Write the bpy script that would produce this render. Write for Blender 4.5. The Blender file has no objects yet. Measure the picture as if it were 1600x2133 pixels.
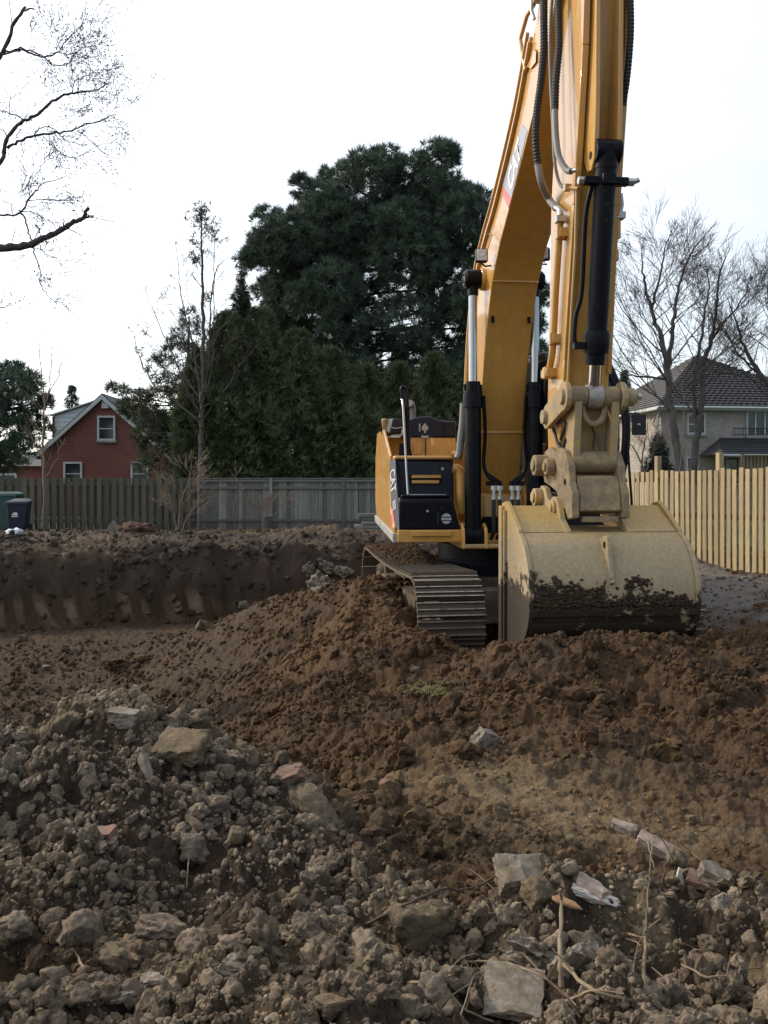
import bpy, bmesh, math, random
import numpy as np
from mathutils import Vector, Matrix, noise as mnoise
R = math.radians
rng = random.Random(7)
NR = np.random.RandomState(11)

scene = bpy.context.scene
COL = scene.collection

# ------------------------------------------------------------------ camera, sky, sun, exposure
CAM_Z = 1.5
FPX = 1900.0            # focal length in photo pixels
HORIZON = 1015.0
cam_d = bpy.data.cameras.new('camera')
cam = bpy.data.objects.new('camera', cam_d); COL.objects.link(cam)
cam.location = (0, 0, CAM_Z); cam.rotation_euler = (R(90), 0, 0)
cam_d.sensor_width = 36.0; cam_d.lens = 36.0 * FPX / 2133.0
cam_d.shift_y = -(1066.5 - HORIZON) / 2133.0
cam_d.clip_start = 0.05; cam_d.clip_end = 2000
scene.camera = cam

SUN_AZ, SUN_EL = -62.0, 30.0
SUN_DIR = Vector((math.sin(R(SUN_AZ)) * math.cos(R(SUN_EL)), math.cos(R(SUN_AZ)) * math.cos(R(SUN_EL)), math.sin(R(SUN_EL))))
w = bpy.data.worlds.new("World"); scene.world = w; w.use_nodes = True
nt = w.node_tree; bg = nt.nodes['Background']
sky = nt.nodes.new('ShaderNodeTexSky'); sky.sky_type = 'NISHITA'; sky.sun_disc = False
sky.sun_elevation = R(SUN_EL); sky.sun_rotation = R(SUN_AZ)
def wn(t, **k):
    n = nt.nodes.new(t)
    for a, b in k.items(): setattr(n, a, b)
    return n
tc = wn('ShaderNodeTexCoord')
# thin bright cloud veil: thick towards the sun, thinning away from it
dot = wn('ShaderNodeVectorMath', operation='DOT_PRODUCT'); dot.inputs[1].default_value = SUN_DIR
nt.links.new(tc.outputs['Generated'], dot.inputs[0])
mpw = wn('ShaderNodeMapping'); mpw.inputs['Scale'].default_value = (1.6, 1.6, 4.0)
nt.links.new(tc.outputs['Generated'], mpw.inputs[0])
nz = wn('ShaderNodeTexNoise'); nz.inputs['Scale'].default_value = 1.7; nz.inputs['Detail'].default_value = 5
nt.links.new(mpw.outputs[0], nz.inputs['Vector'])
mr = wn('ShaderNodeMapRange'); mr.inputs[1].default_value = -0.40; mr.inputs[2].default_value = 0.66
mr.inputs[3].default_value = 0.02; mr.inputs[4].default_value = 1.0
nt.links.new(dot.outputs['Value'], mr.inputs[0])
ad = wn('ShaderNodeMath', operation='MULTIPLY_ADD'); ad.inputs[1].default_value = 0.45; ad.use_clamp = True
sub = wn('ShaderNodeMath', operation='SUBTRACT'); sub.inputs[1].default_value = 0.5
nt.links.new(nz.outputs['Fac'], sub.inputs[0]); nt.links.new(sub.outputs[0], ad.inputs[0]); nt.links.new(mr.outputs[0], ad.inputs[2])
thin = wn('ShaderNodeMix', data_type='RGBA')     # cloud light added on the blue sky
thin.inputs['A'].default_value = (1.15, 1.5, 2.0, 1); thin.inputs['B'].default_value = (10.9, 10.8, 10.6, 1)
nt.links.new(ad.outputs[0], thin.inputs['Factor'])
addc = wn('ShaderNodeMix', data_type='RGBA', blend_type='ADD'); addc.inputs['Factor'].default_value = 1.0
nt.links.new(sky.outputs[0], addc.inputs['A']); nt.links.new(thin.outputs['Result'], addc.inputs['B'])
nt.links.new(addc.outputs['Result'], bg.inputs[0]); bg.inputs[1].default_value = 0.09

sl = bpy.data.lights.new('sun', 'SUN'); sun = bpy.data.objects.new('sun', sl); COL.objects.link(sun)
sl.energy = 2.9; sl.angle = R(4); sl.color = (1.0, 0.88, 0.70)
sun.rotation_euler = SUN_DIR.to_track_quat('Z', 'Y').to_euler()
vs = scene.view_settings
vs.view_transform = 'Standard'; vs.look = 'None'; vs.gamma = 1.0; vs.exposure = 0.24; vs.use_curve_mapping = False
scene.cycles.max_bounces = 5; scene.cycles.diffuse_bounces = 3; scene.cycles.glossy_bounces = 3
scene.cycles.use_denoising = True

# ------------------------------------------------------------------ small helpers
def pxd(u, v, d):
    """photo pixel + depth -> world point"""
    return Vector(((u - 800.0) * d / FPX, d, CAM_Z - (v - HORIZON) * d / FPX))

def tag(o, label=None, cat=None, group=None, kind=None):
    if label: o['label'] = label
    if cat: o['category'] = cat
    if group: o['group'] = group
    if kind: o['kind'] = kind
    return o

def empty(name, loc=(0, 0, 0), rz=0.0, label=None, cat=None, group=None):
    o = bpy.data.objects.new(name, None); COL.objects.link(o)
    o.location = loc; o.rotation_euler = (0, 0, rz); o.empty_display_size = 0.2
    return tag(o, label, cat, group)

class MB:
    def __init__(s): s.v = []; s.f = []
    def add(s, vs_, fs):
        n = len(s.v); s.v.extend([tuple(p) for p in vs_]); s.f.extend([tuple(i + n for i in f) for f in fs]); return s
    def hexa(s, c, ex, ey, ez):
        c = Vector(c); ex, ey, ez = Vector(ex), Vector(ey), Vector(ez)
        vs_ = [c + a * ex + b * ey + d * ez for d in (-1, 1) for b in (-1, 1) for a in (-1, 1)]
        return s.add(vs_, [(0, 2, 3, 1), (4, 5, 7, 6), (0, 1, 5, 4), (2, 6, 7, 3), (0, 4, 6, 2), (1, 3, 7, 5)])
    def box(s, c, sz, rz=0.0):
        m = Matrix.Rotation(rz, 3, 'Z')
        return s.hexa(c, m @ Vector((sz[0] / 2, 0, 0)), m @ Vector((0, sz[1] / 2, 0)), Vector((0, 0, sz[2] / 2)))
    def loft(s, loops, cap=True, closed=False):
        n = len(loops[0]); base = []
        fs = []
        vs_ = [p for l in loops for p in l]
        m = len(loops)
        for i in range(m - 1 + (1 if closed else 0)):
            a, b = i * n, ((i + 1) % m) * n
            for j in range(n):
                k = (j + 1) % n
                fs.append((a + j, a + k, b + k, b + j))
        if cap and not closed:
            fs.append(tuple(range(n))[::-1]); fs.append(tuple(range((m - 1) * n, m * n)))
        return s.add(vs_, fs)
    def prism(s, A, B): return s.loft([A, B])
    def tube(s, pts, r, n=8, cap=True):
        pts = [Vector(p) for p in pts]
        if not hasattr(r, '__len__'): r = [r] * len(pts)
        t0 = (pts[1] - pts[0]).normalized()
        a = Vector((0, 0, 1)) if abs(t0.z) < .9 else Vector((1, 0, 0))
        nx = t0.cross(a).normalized()
        loops = []
        for i, p in enumerate(pts):
            if i == 0: t = pts[1] - pts[0]
            elif i == len(pts) - 1: t = pts[-1] - pts[-2]
            else: t = pts[i + 1] - pts[i - 1]
            if t.length < 1e-9: t = t0
            t.normalize()
            nx = (nx - t * nx.dot(t))
            if nx.length < 1e-6: nx = t.orthogonal()
            nx.normalize(); ny = t.cross(nx)
            loops.append([p + (nx * math.cos(q * 2 * math.pi / n) + ny * math.sin(q * 2 * math.pi / n)) * r[i] for q in range(n)])
        return s.loft(loops, cap)
    def cyl(s, a, b, r, r1=None, n=20): return s.tube([a, b], [r, r if r1 is None else r1], n)
    def mesh(s, name):
        me = bpy.data.meshes.new(name); me.from_pydata(s.v, [], s.f); me.update(); return me
    def build(s, name, mat, parent=None, smooth=None, bevel=0, seg=2, loc=None, flip=False):
        me = s.mesh(name)
        bm = bmesh.new(); bm.from_mesh(me); bmesh.ops.recalc_face_normals(bm, faces=bm.faces); bm.to_mesh(me); bm.free()
        if mat: me.materials.append(mat)
        if smooth is not None:
            me.shade_smooth(); me.set_sharp_from_angle(angle=R(smooth))
        o = bpy.data.objects.new(name, me); COL.objects.link(o)
        if parent: o.parent = parent
        if loc is not None: o.location = loc
        if bevel:
            b = o.modifiers.new('bevel', 'BEVEL'); b.width = bevel; b.segments = seg; b.limit_method = 'ANGLE'; b.angle_limit = R(40)
        return o

def inst(name, me, parent=None, loc=(0, 0, 0), rot=(0, 0, 0), scale=(1, 1, 1), matrix=None):
    o = bpy.data.objects.new(name, me); COL.objects.link(o)
    if parent: o.parent = parent
    if matrix is not None: o.matrix_local = matrix
    else: o.location = loc; o.rotation_euler = rot; o.scale = scale
    return o

def np_mesh(name, V, F, cols=None, mat=None, smooth=True):
    """fast mesh from numpy arrays; F is (n,3) or (n,4)"""
    me = bpy.data.meshes.new(name)
    k = F.shape[1]
    me.vertices.add(len(V)); me.vertices.foreach_set('co', np.ascontiguousarray(V, dtype=np.float32).ravel())
    me.loops.add(F.size); me.loops.foreach_set('vertex_index', np.ascontiguousarray(F, dtype=np.int32).ravel())
    me.polygons.add(len(F))
    me.polygons.foreach_set('loop_start', np.arange(0, F.size, k, dtype=np.int32))
    me.polygons.foreach_set('loop_total', np.full(len(F), k, dtype=np.int32))
    me.update(calc_edges=True); me.validate()
    if cols is not None:
        at = me.color_attributes.new('tint', 'FLOAT_COLOR', 'POINT')
        c4 = np.ones((len(V), 4), dtype=np.float32); c4[:, :3] = cols
        at.data.foreach_set('color', c4.ravel())
    if smooth: me.shade_smooth()
    if mat: me.materials.append(mat)
    return me

# ------------------------------------------------------------------ materials
def new_mat(name):
    m = bpy.data.materials.new(name); m.use_nodes = True
    return m, m.node_tree, m.node_tree.nodes['Principled BSDF']

def mat(name, col, rough=0.6, var=0.25, nscale=6.0, bump=0.0, bscale=40.0, metallic=0.0, stretch=(1, 1, 1), rnd=0.0,
        dirt=None, dirt_amt=0.4, dscale=3.0, coat=0.0, alpha_rough=0.15, attr=False, spec=0.5, coords='pos'):
    """procedural: base colour with two-scale noise, optional dirt layer, per-object variation, bump"""
    m, t, b = new_mat(name)
    N = t.nodes.new; Lk = t.links.new
    if coords == 'pos':
        g = N('ShaderNodeNewGeometry'); src = g.outputs['Position']
    else:
        g = N('ShaderNodeTexCoord'); src = g.outputs['Object']
    mp = N('ShaderNodeMapping'); mp.inputs['Scale'].default_value = stretch; Lk(src, mp.inputs[0])
    oi = N('ShaderNodeObjectInfo')
    if rnd:
        rv = N('ShaderNodeVectorMath'); rv.operation = 'SCALE'; rv.inputs[0].default_value = (37, 17, 53)
        Lk(oi.outputs['Random'], rv.inputs['Scale'])
        av = N('ShaderNodeVectorMath'); av.operation = 'ADD'; Lk(mp.outputs[0], av.inputs[0]); Lk(rv.outputs[0], av.inputs[1]); vec = av.outputs[0]
    else: vec = mp.outputs[0]
    n1 = N('ShaderNodeTexNoise'); n1.inputs['Scale'].default_value = nscale; n1.inputs['Detail'].default_value = 8; n1.inputs['Roughness'].default_value = 0.65
    Lk(vec, n1.inputs['Vector'])
    r1 = N('ShaderNodeMapRange'); r1.inputs[1].default_value = 0.25; r1.inputs[2].default_value = 0.75
    r1.inputs[3].default_value = 1 - var; r1.inputs[4].default_value = 1 + var; Lk(n1.outputs['Fac'], r1.inputs[0])
    last = r1.outputs[0]
    if rnd:
        r2 = N('ShaderNodeMapRange'); r2.inputs[3].default_value = 1 - rnd; r2.inputs[4].default_value = 1 + rnd; Lk(oi.outputs['Random'], r2.inputs[0])
        mm = N('ShaderNodeMath'); mm.operation = 'MULTIPLY'; Lk(last, mm.inputs[0]); Lk(r2.outputs[0], mm.inputs[1]); last = mm.outputs[0]
    mx = N('ShaderNodeVectorMath'); mx.operation = 'SCALE'
    if attr:
        at = N('ShaderNodeAttribute'); at.attribute_name = 'tint'; at.attribute_type = attr if isinstance(attr, str) else 'GEOMETRY'; Lk(at.outputs['Color'], mx.inputs[0])
    else: mx.inputs[0].default_value = col
    Lk(last, mx.inputs['Scale'])
    outc = mx.outputs[0]
    rr = N('ShaderNodeMapRange'); rr.inputs[3].default_value = max(0.02, rough - alpha_rough); rr.inputs[4].default_value = min(1, rough + alpha_rough)
    Lk(n1.outputs['Fac'], rr.inputs[0]); rough_out = rr.outputs[0]
    if dirt:
        n2 = N('ShaderNodeTexNoise'); n2.inputs['Scale'].default_value = dscale; n2.inputs['Detail'].default_value = 9; n2.inputs['Roughness'].default_value = 0.7
        Lk(src, n2.inputs['Vector'])
        rd = N('ShaderNodeMapRange'); rd.inputs[1].default_value = 0.62 - dirt_amt * 0.35; rd.inputs[2].default_value = 0.78 - dirt_amt * 0.2
        Lk(n2.outputs['Fac'], rd.inputs[0])
        md = N('ShaderNodeMix'); md.data_type = 'RGBA'; md.inputs['B'].default_value = (*dirt, 1); Lk(rd.outputs[0], md.inputs['Factor']); Lk(outc, md.inputs['A'])
        outc = md.outputs['Result']
        mr2 = N('ShaderNodeMix'); mr2.data_type = 'FLOAT'; mr2.inputs[3].default_value = 0.9; Lk(rd.outputs[0], mr2.inputs[0]); Lk(rough_out, mr2.inputs[2]); rough_out = mr2.outputs[0]
    Lk(outc, b.inputs['Base Color']); Lk(rough_out, b.inputs['Roughness'])
    b.inputs['Metallic'].default_value = metallic; b.inputs['Coat Weight'].default_value = coat
    b.inputs['Specular IOR Level'].default_value = spec
    if bump:
        nb = N('ShaderNodeTexNoise'); nb.inputs['Scale'].default_value = bscale; nb.inputs['Detail'].default_value = 8; nb.inputs['Roughness'].default_value = 0.7
        Lk(vec, nb.inputs['Vector'])
        bp = N('ShaderNodeBump'); bp.inputs['Strength'].default_value = 1.0; bp.inputs['Distance'].default_value = bump
        Lk(nb.outputs['Fac'], bp.inputs['Height']); Lk(bp.outputs[0], b.inputs['Normal'])
    return m

MUD = (0.040, 0.028, 0.018)
DUST = (0.30, 0.24, 0.16)
M = {}
M['yellow'] = mat('yellow_paint', (0.54, 0.285, 0.062), 0.34, 0.14, 3, stretch=(5, 5, .6), dirt=(0.38, 0.25, 0.11), dirt_amt=0.22, dscale=4, coat=0.5)
M['yellow_worn'] = mat('yellow_paint_worn', (0.48, 0.30, 0.09), 0.5, 0.15, 8, bump=0.002, bscale=60, dirt=(0.33, 0.265, 0.18), dirt_amt=0.75, dscale=7)
M['black'] = mat('black_paint', (0.005, 0.005, 0.008), 0.42, 0.2, 10, dirt=(0.06, 0.052, 0.048), dirt_amt=0.12, dscale=14, spec=0.15)
M['black_panel'] = mat('dark_panel_paint', (0.012, 0.016, 0.031), 0.4, 0.15, 4, spec=0.3, dirt=(0.07, 0.065, 0.06), dirt_amt=0.1, dscale=5)
M['black_rubber'] = mat('black_rubber', (0.011, 0.011, 0.013), 0.6, 0.2, 20)
M['grey_hose'] = mat('grey_hose', (0.20, 0.19, 0.175), 0.6, 0.25, 12)
M['chrome'] = mat('chrome', (0.36, 0.35, 0.34), 0.12, 0.08, 8, metallic=1.0, alpha_rough=0.06)
M['zinc'] = mat('zinc_steel', (0.45, 0.44, 0.42), 0.4, 0.2, 20, metallic=0.8)
M['steel'] = mat('muddy_steel', (0.105, 0.080, 0.058), 0.55, 0.35, 14, bump=0.006, bscale=30, metallic=0.2, dirt=(0.115, 0.080, 0.050), dirt_amt=0.85, dscale=5)
M['worn_steel'] = mat('worn_steel', (0.40, 0.36, 0.32), 0.45, 0.3, 20, bump=0.002, metallic=0.4, dirt=(0.12, 0.085, 0.055), dirt_amt=0.35, dscale=9)
M['grey_plate'] = mat('grey_plate', (0.30, 0.30, 0.29), 0.6, 0.2, 8, dirt=(0.15, 0.12, 0.09), dirt_amt=0.4)
M['dirty_cast'] = mat('dirty_casting', (0.36, 0.25, 0.115), 0.65, 0.45, 14, bump=0.006, bscale=45, dirt=(0.19, 0.145, 0.10), dirt_amt=0.75, dscale=9)
M['lens'] = mat('lamp_lens', (0.62, 0.60, 0.60), 0.15, 0.2, 60, bump=0.002, bscale=150)
M['decal_grey'] = mat('decal_grey', (0.30, 0.31, 0.36), 0.35, 0.05)
M['decal_red'] = mat('decal_red', (0.62, 0.10, 0.10), 0.4, 0.05)
M['white'] = mat('white_paint', (0.78, 0.77, 0.74), 0.5, 0.06)
M['silver'] = mat('silver_print', (0.38, 0.38, 0.39), 0.5, 0.1)

M['handrail'] = mat('glossy_black_tube', (0.03, 0.03, 0.032), 0.22, 0.1, 10)
M['mud_steel'] = mat('mud_caked_steel', (0.15, 0.11, 0.065), 0.8, 0.4, 12, bump=0.015, bscale=30, dirt=(0.070, 0.048, 0.030), dirt_amt=0.9, dscale=5)
def glass_mat(name, col, rough=0.06):
    m, t, b = new_mat(name)
    n = t.nodes.new('ShaderNodeTexNoise'); n.inputs['Scale'].default_value = 1.3
    g = t.nodes.new('ShaderNodeNewGeometry'); t.links.new(g.outputs['Position'], n.inputs['Vector'])
    r = t.nodes.new('ShaderNodeMapRange'); r.inputs[3].default_value = 0.6; r.inputs[4].default_value = 1.4; t.links.new(n.outputs['Fac'], r.inputs[0])
    s = t.nodes.new('ShaderNodeVectorMath'); s.operation = 'SCALE'; s.inputs[0].default_value = col; t.links.new(r.outputs[0], s.inputs['Scale'])
    t.links.new(s.outputs[0], b.inputs['Base Color']); b.inputs['Roughness'].default_value = rough
    return m
M['glass'] = glass_mat('dark_glass', (0.022, 0.028, 0.03))
M['pane'] = glass_mat('window_glass', (0.035, 0.042, 0.05), 0.08)

# bucket paint: dusty tan over yellow, caked mud towards the heel
def bucket_mat():
    m, t, b = new_mat('bucket_paint'); N = t.nodes.new; Lk = t.links.new
    g = N('ShaderNodeNewGeometry'); pos = g.outputs['Position']
    sx = N('ShaderNodeSeparateXYZ'); Lk(pos, sx.inputs[0])
    n1 = N('ShaderNodeTexNoise'); n1.inputs['Scale'].default_value = 5; n1.inputs['Detail'].default_value = 10; n1.inputs['Roughness'].default_value = .7; Lk(pos, n1.inputs['Vector'])
    n2 = N('ShaderNodeTexNoise'); n2.inputs['Scale'].default_value = 28; n2.inputs['Detail'].default_value = 8; n2.inputs['Roughness'].default_value = .7; Lk(pos, n2.inputs['Vector'])
    n3 = N('ShaderNodeTexNoise'); n3.inputs['Scale'].default_value = 6.5; n3.inputs['Detail'].default_value = 7; n3.inputs['Roughness'].default_value = .62; Lk(pos, n3.inputs['Vector'])
    # dust: more of it lower down
    z1 = N('ShaderNodeMapRange'); z1.inputs[1].default_value = 1.28; z1.inputs[2].default_value = 0.95; z1.inputs[3].default_value = -0.22; z1.inputs[4].default_value = 0.5; Lk(sx.outputs[2], z1.inputs[0])
    a1 = N('ShaderNodeMath'); a1.operation = 'ADD'; Lk(z1.outputs[0], a1.inputs[0]); Lk(n1.outputs['Fac'], a1.inputs[1])
    c1 = N('ShaderNodeMapRange'); c1.inputs[1].default_value = 0.35; c1.inputs[2].default_value = 0.95; Lk(a1.outputs[0], c1.inputs[0])
    m1 = N('ShaderNodeMix'); m1.data_type = 'RGBA'; m1.inputs['A'].default_value = (0.50, 0.33, 0.12, 1); m1.inputs['B'].default_value = (0.365, 0.28, 0.17, 1); Lk(c1.outputs[0], m1.inputs['Factor'])
    v = N('ShaderNodeMapRange'); v.inputs[1].default_value = .25; v.inputs[2].default_value = .75; v.inputs[3].default_value = .70; v.inputs[4].default_value = 1.22; Lk(n2.outputs['Fac'], v.inputs[0])
    sc = N('ShaderNodeVectorMath'); sc.operation = 'SCALE'; Lk(m1.outputs['Result'], sc.inputs[0]); Lk(v.outputs[0], sc.inputs['Scale'])
    # caked mud
    z2 = N('ShaderNodeMapRange'); z2.inputs[1].default_value = 0.84; z2.inputs[2].default_value = 0.42; z2.inputs[3].default_value = -0.16; z2.inputs[4].default_value = 0.24; Lk(sx.outputs[2], z2.inputs[0])
    xr = N('ShaderNodeMapRange'); xr.inputs[1].default_value = 1.5; xr.inputs[2].default_value = 2.6; xr.inputs[3].default_value = 0.055; xr.inputs[4].default_value = -0.07; Lk(sx.outputs[0], xr.inputs[0])
    zx = N('ShaderNodeMath'); zx.operation = 'ADD'; Lk(z2.outputs[0], zx.inputs[0]); Lk(xr.outputs[0], zx.inputs[1])
    a2 = N('ShaderNodeMath'); a2.operation = 'ADD'; Lk(zx.outputs[0], a2.inputs[0]); Lk(n3.outputs['Fac'], a2.inputs[1])
    c2 = N('ShaderNodeMapRange'); c2.inputs[1].default_value = 0.66; c2.inputs[2].default_value = 0.73; a3 = N('ShaderNodeMath'); a3.operation = 'MULTIPLY_ADD'; a3.inputs[1].default_value = .16; Lk(n2.outputs['Fac'], a3.inputs[0]); Lk(a2.outputs[0], a3.inputs[2]); Lk(a3.outputs[0], c2.inputs[0])
    m2 = N('ShaderNodeMix'); m2.data_type = 'RGBA'; m2.inputs['B'].default_value = (*MUD, 1); Lk(c2.outputs[0], m2.inputs['Factor']); Lk(sc.outputs[0], m2.inputs['A'])
    Lk(m2.outputs['Result'], b.inputs['Base Color'])
    ro = N('ShaderNodeMapRange'); ro.inputs[3].default_value = .5; ro.inputs[4].default_value = .8; Lk(n2.outputs['Fac'], ro.inputs[0]); Lk(ro.outputs[0], b.inputs['Roughness']); b.inputs['Specular IOR Level'].default_value = .25
    hh = N('ShaderNodeMath'); hh.operation = 'MULTIPLY_ADD'; hh.inputs[1].default_value = 3.0; Lk(c2.outputs[0], hh.inputs[0]); Lk(n2.outputs['Fac'], hh.inputs[2])
    bp = N('ShaderNodeBump'); bp.inputs['Distance'].default_value = 0.005; Lk(hh.outputs[0], bp.inputs['Height']); Lk(bp.outputs[0], b.inputs['Normal'])
    return m
M['bucket'] = bucket_mat()

M['soil'] = mat('soil', (0, 0, 0), 0.93, 0.55, 34, bump=0.034, bscale=44, attr=True, alpha_rough=0.05, spec=0.25)
M['clod'] = mat('clod_soil', (0, 0, 0), 0.95, 0.5, 50, bump=0.016, bscale=80, attr='INSTANCER', alpha_rough=0.04, spec=0.2)
M['clay'] = mat('grey_clay', (0.215, 0.168, 0.120), 0.95, 0.4, 26, bump=0.020, bscale=45, rnd=0.3, spec=0.2, dirt=(0.10, 0.066, 0.037), dirt_amt=0.4, dscale=9)
M['brown_clod'] = mat('brown_clod', (0.080, 0.045, 0.023), 0.95, 0.4, 26, bump=0.020, bscale=60, rnd=0.25, spec=0.2)
M['tan_clay'] = mat('tan_clay', (0.200, 0.150, 0.093), 0.95, 0.45, 26, bump=0.026, bscale=50, rnd=0.12, spec=0.2, dirt=(0.11, 0.085, 0.06), dirt_amt=0.5, dscale=8)
M['concrete'] = mat('concrete', (0.27, 0.24, 0.195), 0.9, 0.2, 25, bump=0.004, bscale=80, rnd=0.12, dirt=(0.115, 0.082, 0.050), dirt_amt=0.85, dscale=14)
M['brick'] = mat('old_brick', (0.23, 0.10, 0.07), 0.9, 0.3, 30, bump=0.004, bscale=90, dirt=(0.15, 0.11, 0.075), dirt_amt=0.8, dscale=14)
M['pale_brick'] = mat('pale_brick', (0.34, 0.255, 0.20), 0.9, 0.3, 30, bump=0.004, bscale=90, dirt=(0.15, 0.105, 0.065), dirt_amt=0.55, dscale=12)
M['stick'] = mat('bare_stick', (0.20, 0.145, 0.085), 0.8, 0.35, 30, bump=0.002, bscale=80, rnd=0.2)
M['root'] = mat('dark_root', (0.075, 0.048, 0.030), 0.85, 0.35, 30, bump=0.003, bscale=80)
M['white_wood'] = mat('splintered_white_wood', (0.55, 0.52, 0.46), 0.8, 0.3, 12, bump=0.004, bscale=60, stretch=(1, 1, 1), dirt=(0.16, 0.12, 0.08), dirt_amt=0.5, dscale=12)
M['bark'] = mat('grey_bark', (0.088, 0.075, 0.069), 0.9, 0.35, 10, bump=0.01, bscale=30)
M['bark_dark'] = mat('dark_bark', (0.060, 0.052, 0.050), 0.9, 0.35, 10, bump=0.01, bscale=30)
M['twig'] = mat('reddish_twig', (0.21, 0.155, 0.110), 0.85, 0.3, 10)
M['needle'] = mat('pine_needles', (0.085, 0.118, 0.082), 0.7, 0.6, 0.9, spec=0.3)
M['needle2'] = mat('spruce_needles', (0.045, 0.062, 0.045), 0.75, 0.4, 1.2, spec=0.3)
M['cedar'] = mat('cedar_foliage', (0.105, 0.128, 0.062), 0.8, 0.6, 1.1, spec=0.25)
M['juniper'] = mat('juniper_foliage', (0.085, 0.092, 0.050), 0.8, 0.5, 1.5, spec=0.25)
M['new_wood'] = mat('new_fence_wood', (0.33, 0.25, 0.132), 0.75, 0.34, 5, bump=0.0015, bscale=40, stretch=(8, 8, 0.8), rnd=0.22, coords='obj')
M['old_wood'] = mat('weathered_grey_wood', (0.175, 0.172, 0.150), 0.9, 0.45, 4, bump=0.003, bscale=25, stretch=(9, 9, 0.7), rnd=0.42, coords='obj')
M['green_wood'] = mat('mossy_brown_wood', (0.095, 0.090, 0.064), 0.9, 0.28, 4, bump=0.003, bscale=25, stretch=(9, 9, 0.7), rnd=0.22, coords='obj')
M['siding'] = mat('pale_siding', (0.52, 0.56, 0.58), 0.6, 0.06, 4)
M['trim'] = mat('white_trim', (0.50, 0.52, 0.52), 0.6, 0.06, 4)
M['roof_tile'] = mat('dark_roof_tile', (0.042, 0.040, 0.045), 0.8, 0.3, 8, bump=0.004)
M['roof_shingle'] = mat('grey_roof_shingle', (0.085, 0.080, 0.080), 0.9, 0.25, 8, bump=0.004)
M['iron'] = mat('black_iron', (0.015, 0.015, 0.017), 0.5, 0.1)
M['bin_green'] = mat('green_plastic', (0.012, 0.055, 0.045), 0.5, 0.12)
M['bin_blue'] = mat('dark_blue_plastic', (0.010, 0.014, 0.030), 0.45, 0.15)
M['bag'] = mat('white_plastic_bag', (0.72, 0.74, 0.78), 0.45, 0.08)
M['slate'] = mat('tilted_slab_stone', (0.14, 0.135, 0.10), 0.85, 0.25)

def brick_mat(name, c1, c2, mortar, bw=0.22, bh=0.075, ang=0.0):
    m, t, b = new_mat(name); N = t.nodes.new; Lk = t.links.new
    g = N('ShaderNodeTexCoord'); sx = N('ShaderNodeSeparateXYZ'); Lk(g.outputs['Object'], sx.inputs[0])
    ad = N('ShaderNodeMath'); ad.operation = 'ADD'; Lk(sx.outputs[0], ad.inputs[0]); Lk(sx.outputs[1], ad.inputs[1])
    cx = N('ShaderNodeCombineXYZ'); Lk(ad.outputs[0], cx.inputs[0]); Lk(sx.outputs[2], cx.inputs[1])
    br = N('ShaderNodeTexBrick'); br.inputs['Scale'].default_value = 1.0; br.inputs['Brick Width'].default_value = bw; br.inputs['Row Height'].default_value = bh
    br.inputs['Mortar Size'].default_value = 0.010; br.inputs['Color1'].default_value = (*c1, 1); br.inputs['Color2'].default_value = (*c2, 1); br.inputs['Mortar'].default_value = (*mortar, 1)
    Lk(cx.outputs[0], br.inputs['Vector'])
    n = N('ShaderNodeTexNoise'); n.inputs['Scale'].default_value = 0.9; n.inputs['Detail'].default_value = 7; Lk(g.outputs['Object'], n.inputs['Vector'])
    r = N('ShaderNodeMapRange'); r.inputs[3].default_value = .65; r.inputs[4].default_value = 1.35; Lk(n.outputs['Fac'], r.inputs[0])
    s = N('ShaderNodeVectorMath'); s.operation = 'SCALE'; Lk(br.outputs['Color'], s.inputs[0]); Lk(r.outputs[0], s.inputs['Scale'])
    Lk(s.outputs[0], b.inputs['Base Color']); b.inputs['Roughness'].default_value = .9
    bp = N('ShaderNodeBump'); bp.inputs['Distance'].default_value = .006; bp.invert = True; Lk(br.outputs['Fac'], bp.inputs['Height']); Lk(bp.outputs[0], b.inputs['Normal'])
    return m
M['red_brick'] = brick_mat('red_brick', (0.245, 0.056, 0.040), (0.17, 0.040, 0.031), (0.19, 0.13, 0.11))
M['buff_brick'] = brick_mat('buff_brick', (0.40, 0.345, 0.30), (0.29, 0.245, 0.21), (0.38, 0.34, 0.31))

# ------------------------------------------------------------------ ground: height, soil colour, one sheet
def _hash(ix, iy, seed):
    h = (ix.astype(np.int64) * 374761393 + iy.astype(np.int64) * 668265263 + seed * 974634777) & 0x7fffffff
    h = ((h ^ (h >> 13)) * 1274126177) & 0x7fffffff
    h = h ^ (h >> 16)
    return (h & 0xffff) / 65535.0

def vnoise(x, y, seed=0):
    """gradient noise, about -0.7..0.7"""
    x0 = np.floor(x); y0 = np.floor(y); fx = x - x0; fy = y - y0
    ix = x0.astype(np.int64); iy = y0.astype(np.int64)
    u = fx * fx * fx * (fx * (fx * 6 - 15) + 10); v = fy * fy * fy * (fy * (fy * 6 - 15) + 10)
    def g(dx, dy):
        a = _hash(ix + dx, iy + dy, seed) * 2 * np.pi
        return np.cos(a) * (fx - dx) + np.sin(a) * (fy - dy)
    return (g(0, 0) * (1 - u) + g(1, 0) * u) * (1 - v) + (g(0, 1) * (1 - u) + g(1, 1) * u) * v

def fbm(x, y, sc, octv, seed=0, gain=0.5):
    a = 1.0; s = np.zeros_like(x)
    for i in range(octv):
        s += a * vnoise(x / sc, y / sc, seed + i * 13); sc *= 0.5; a *= gain
    return s

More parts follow.
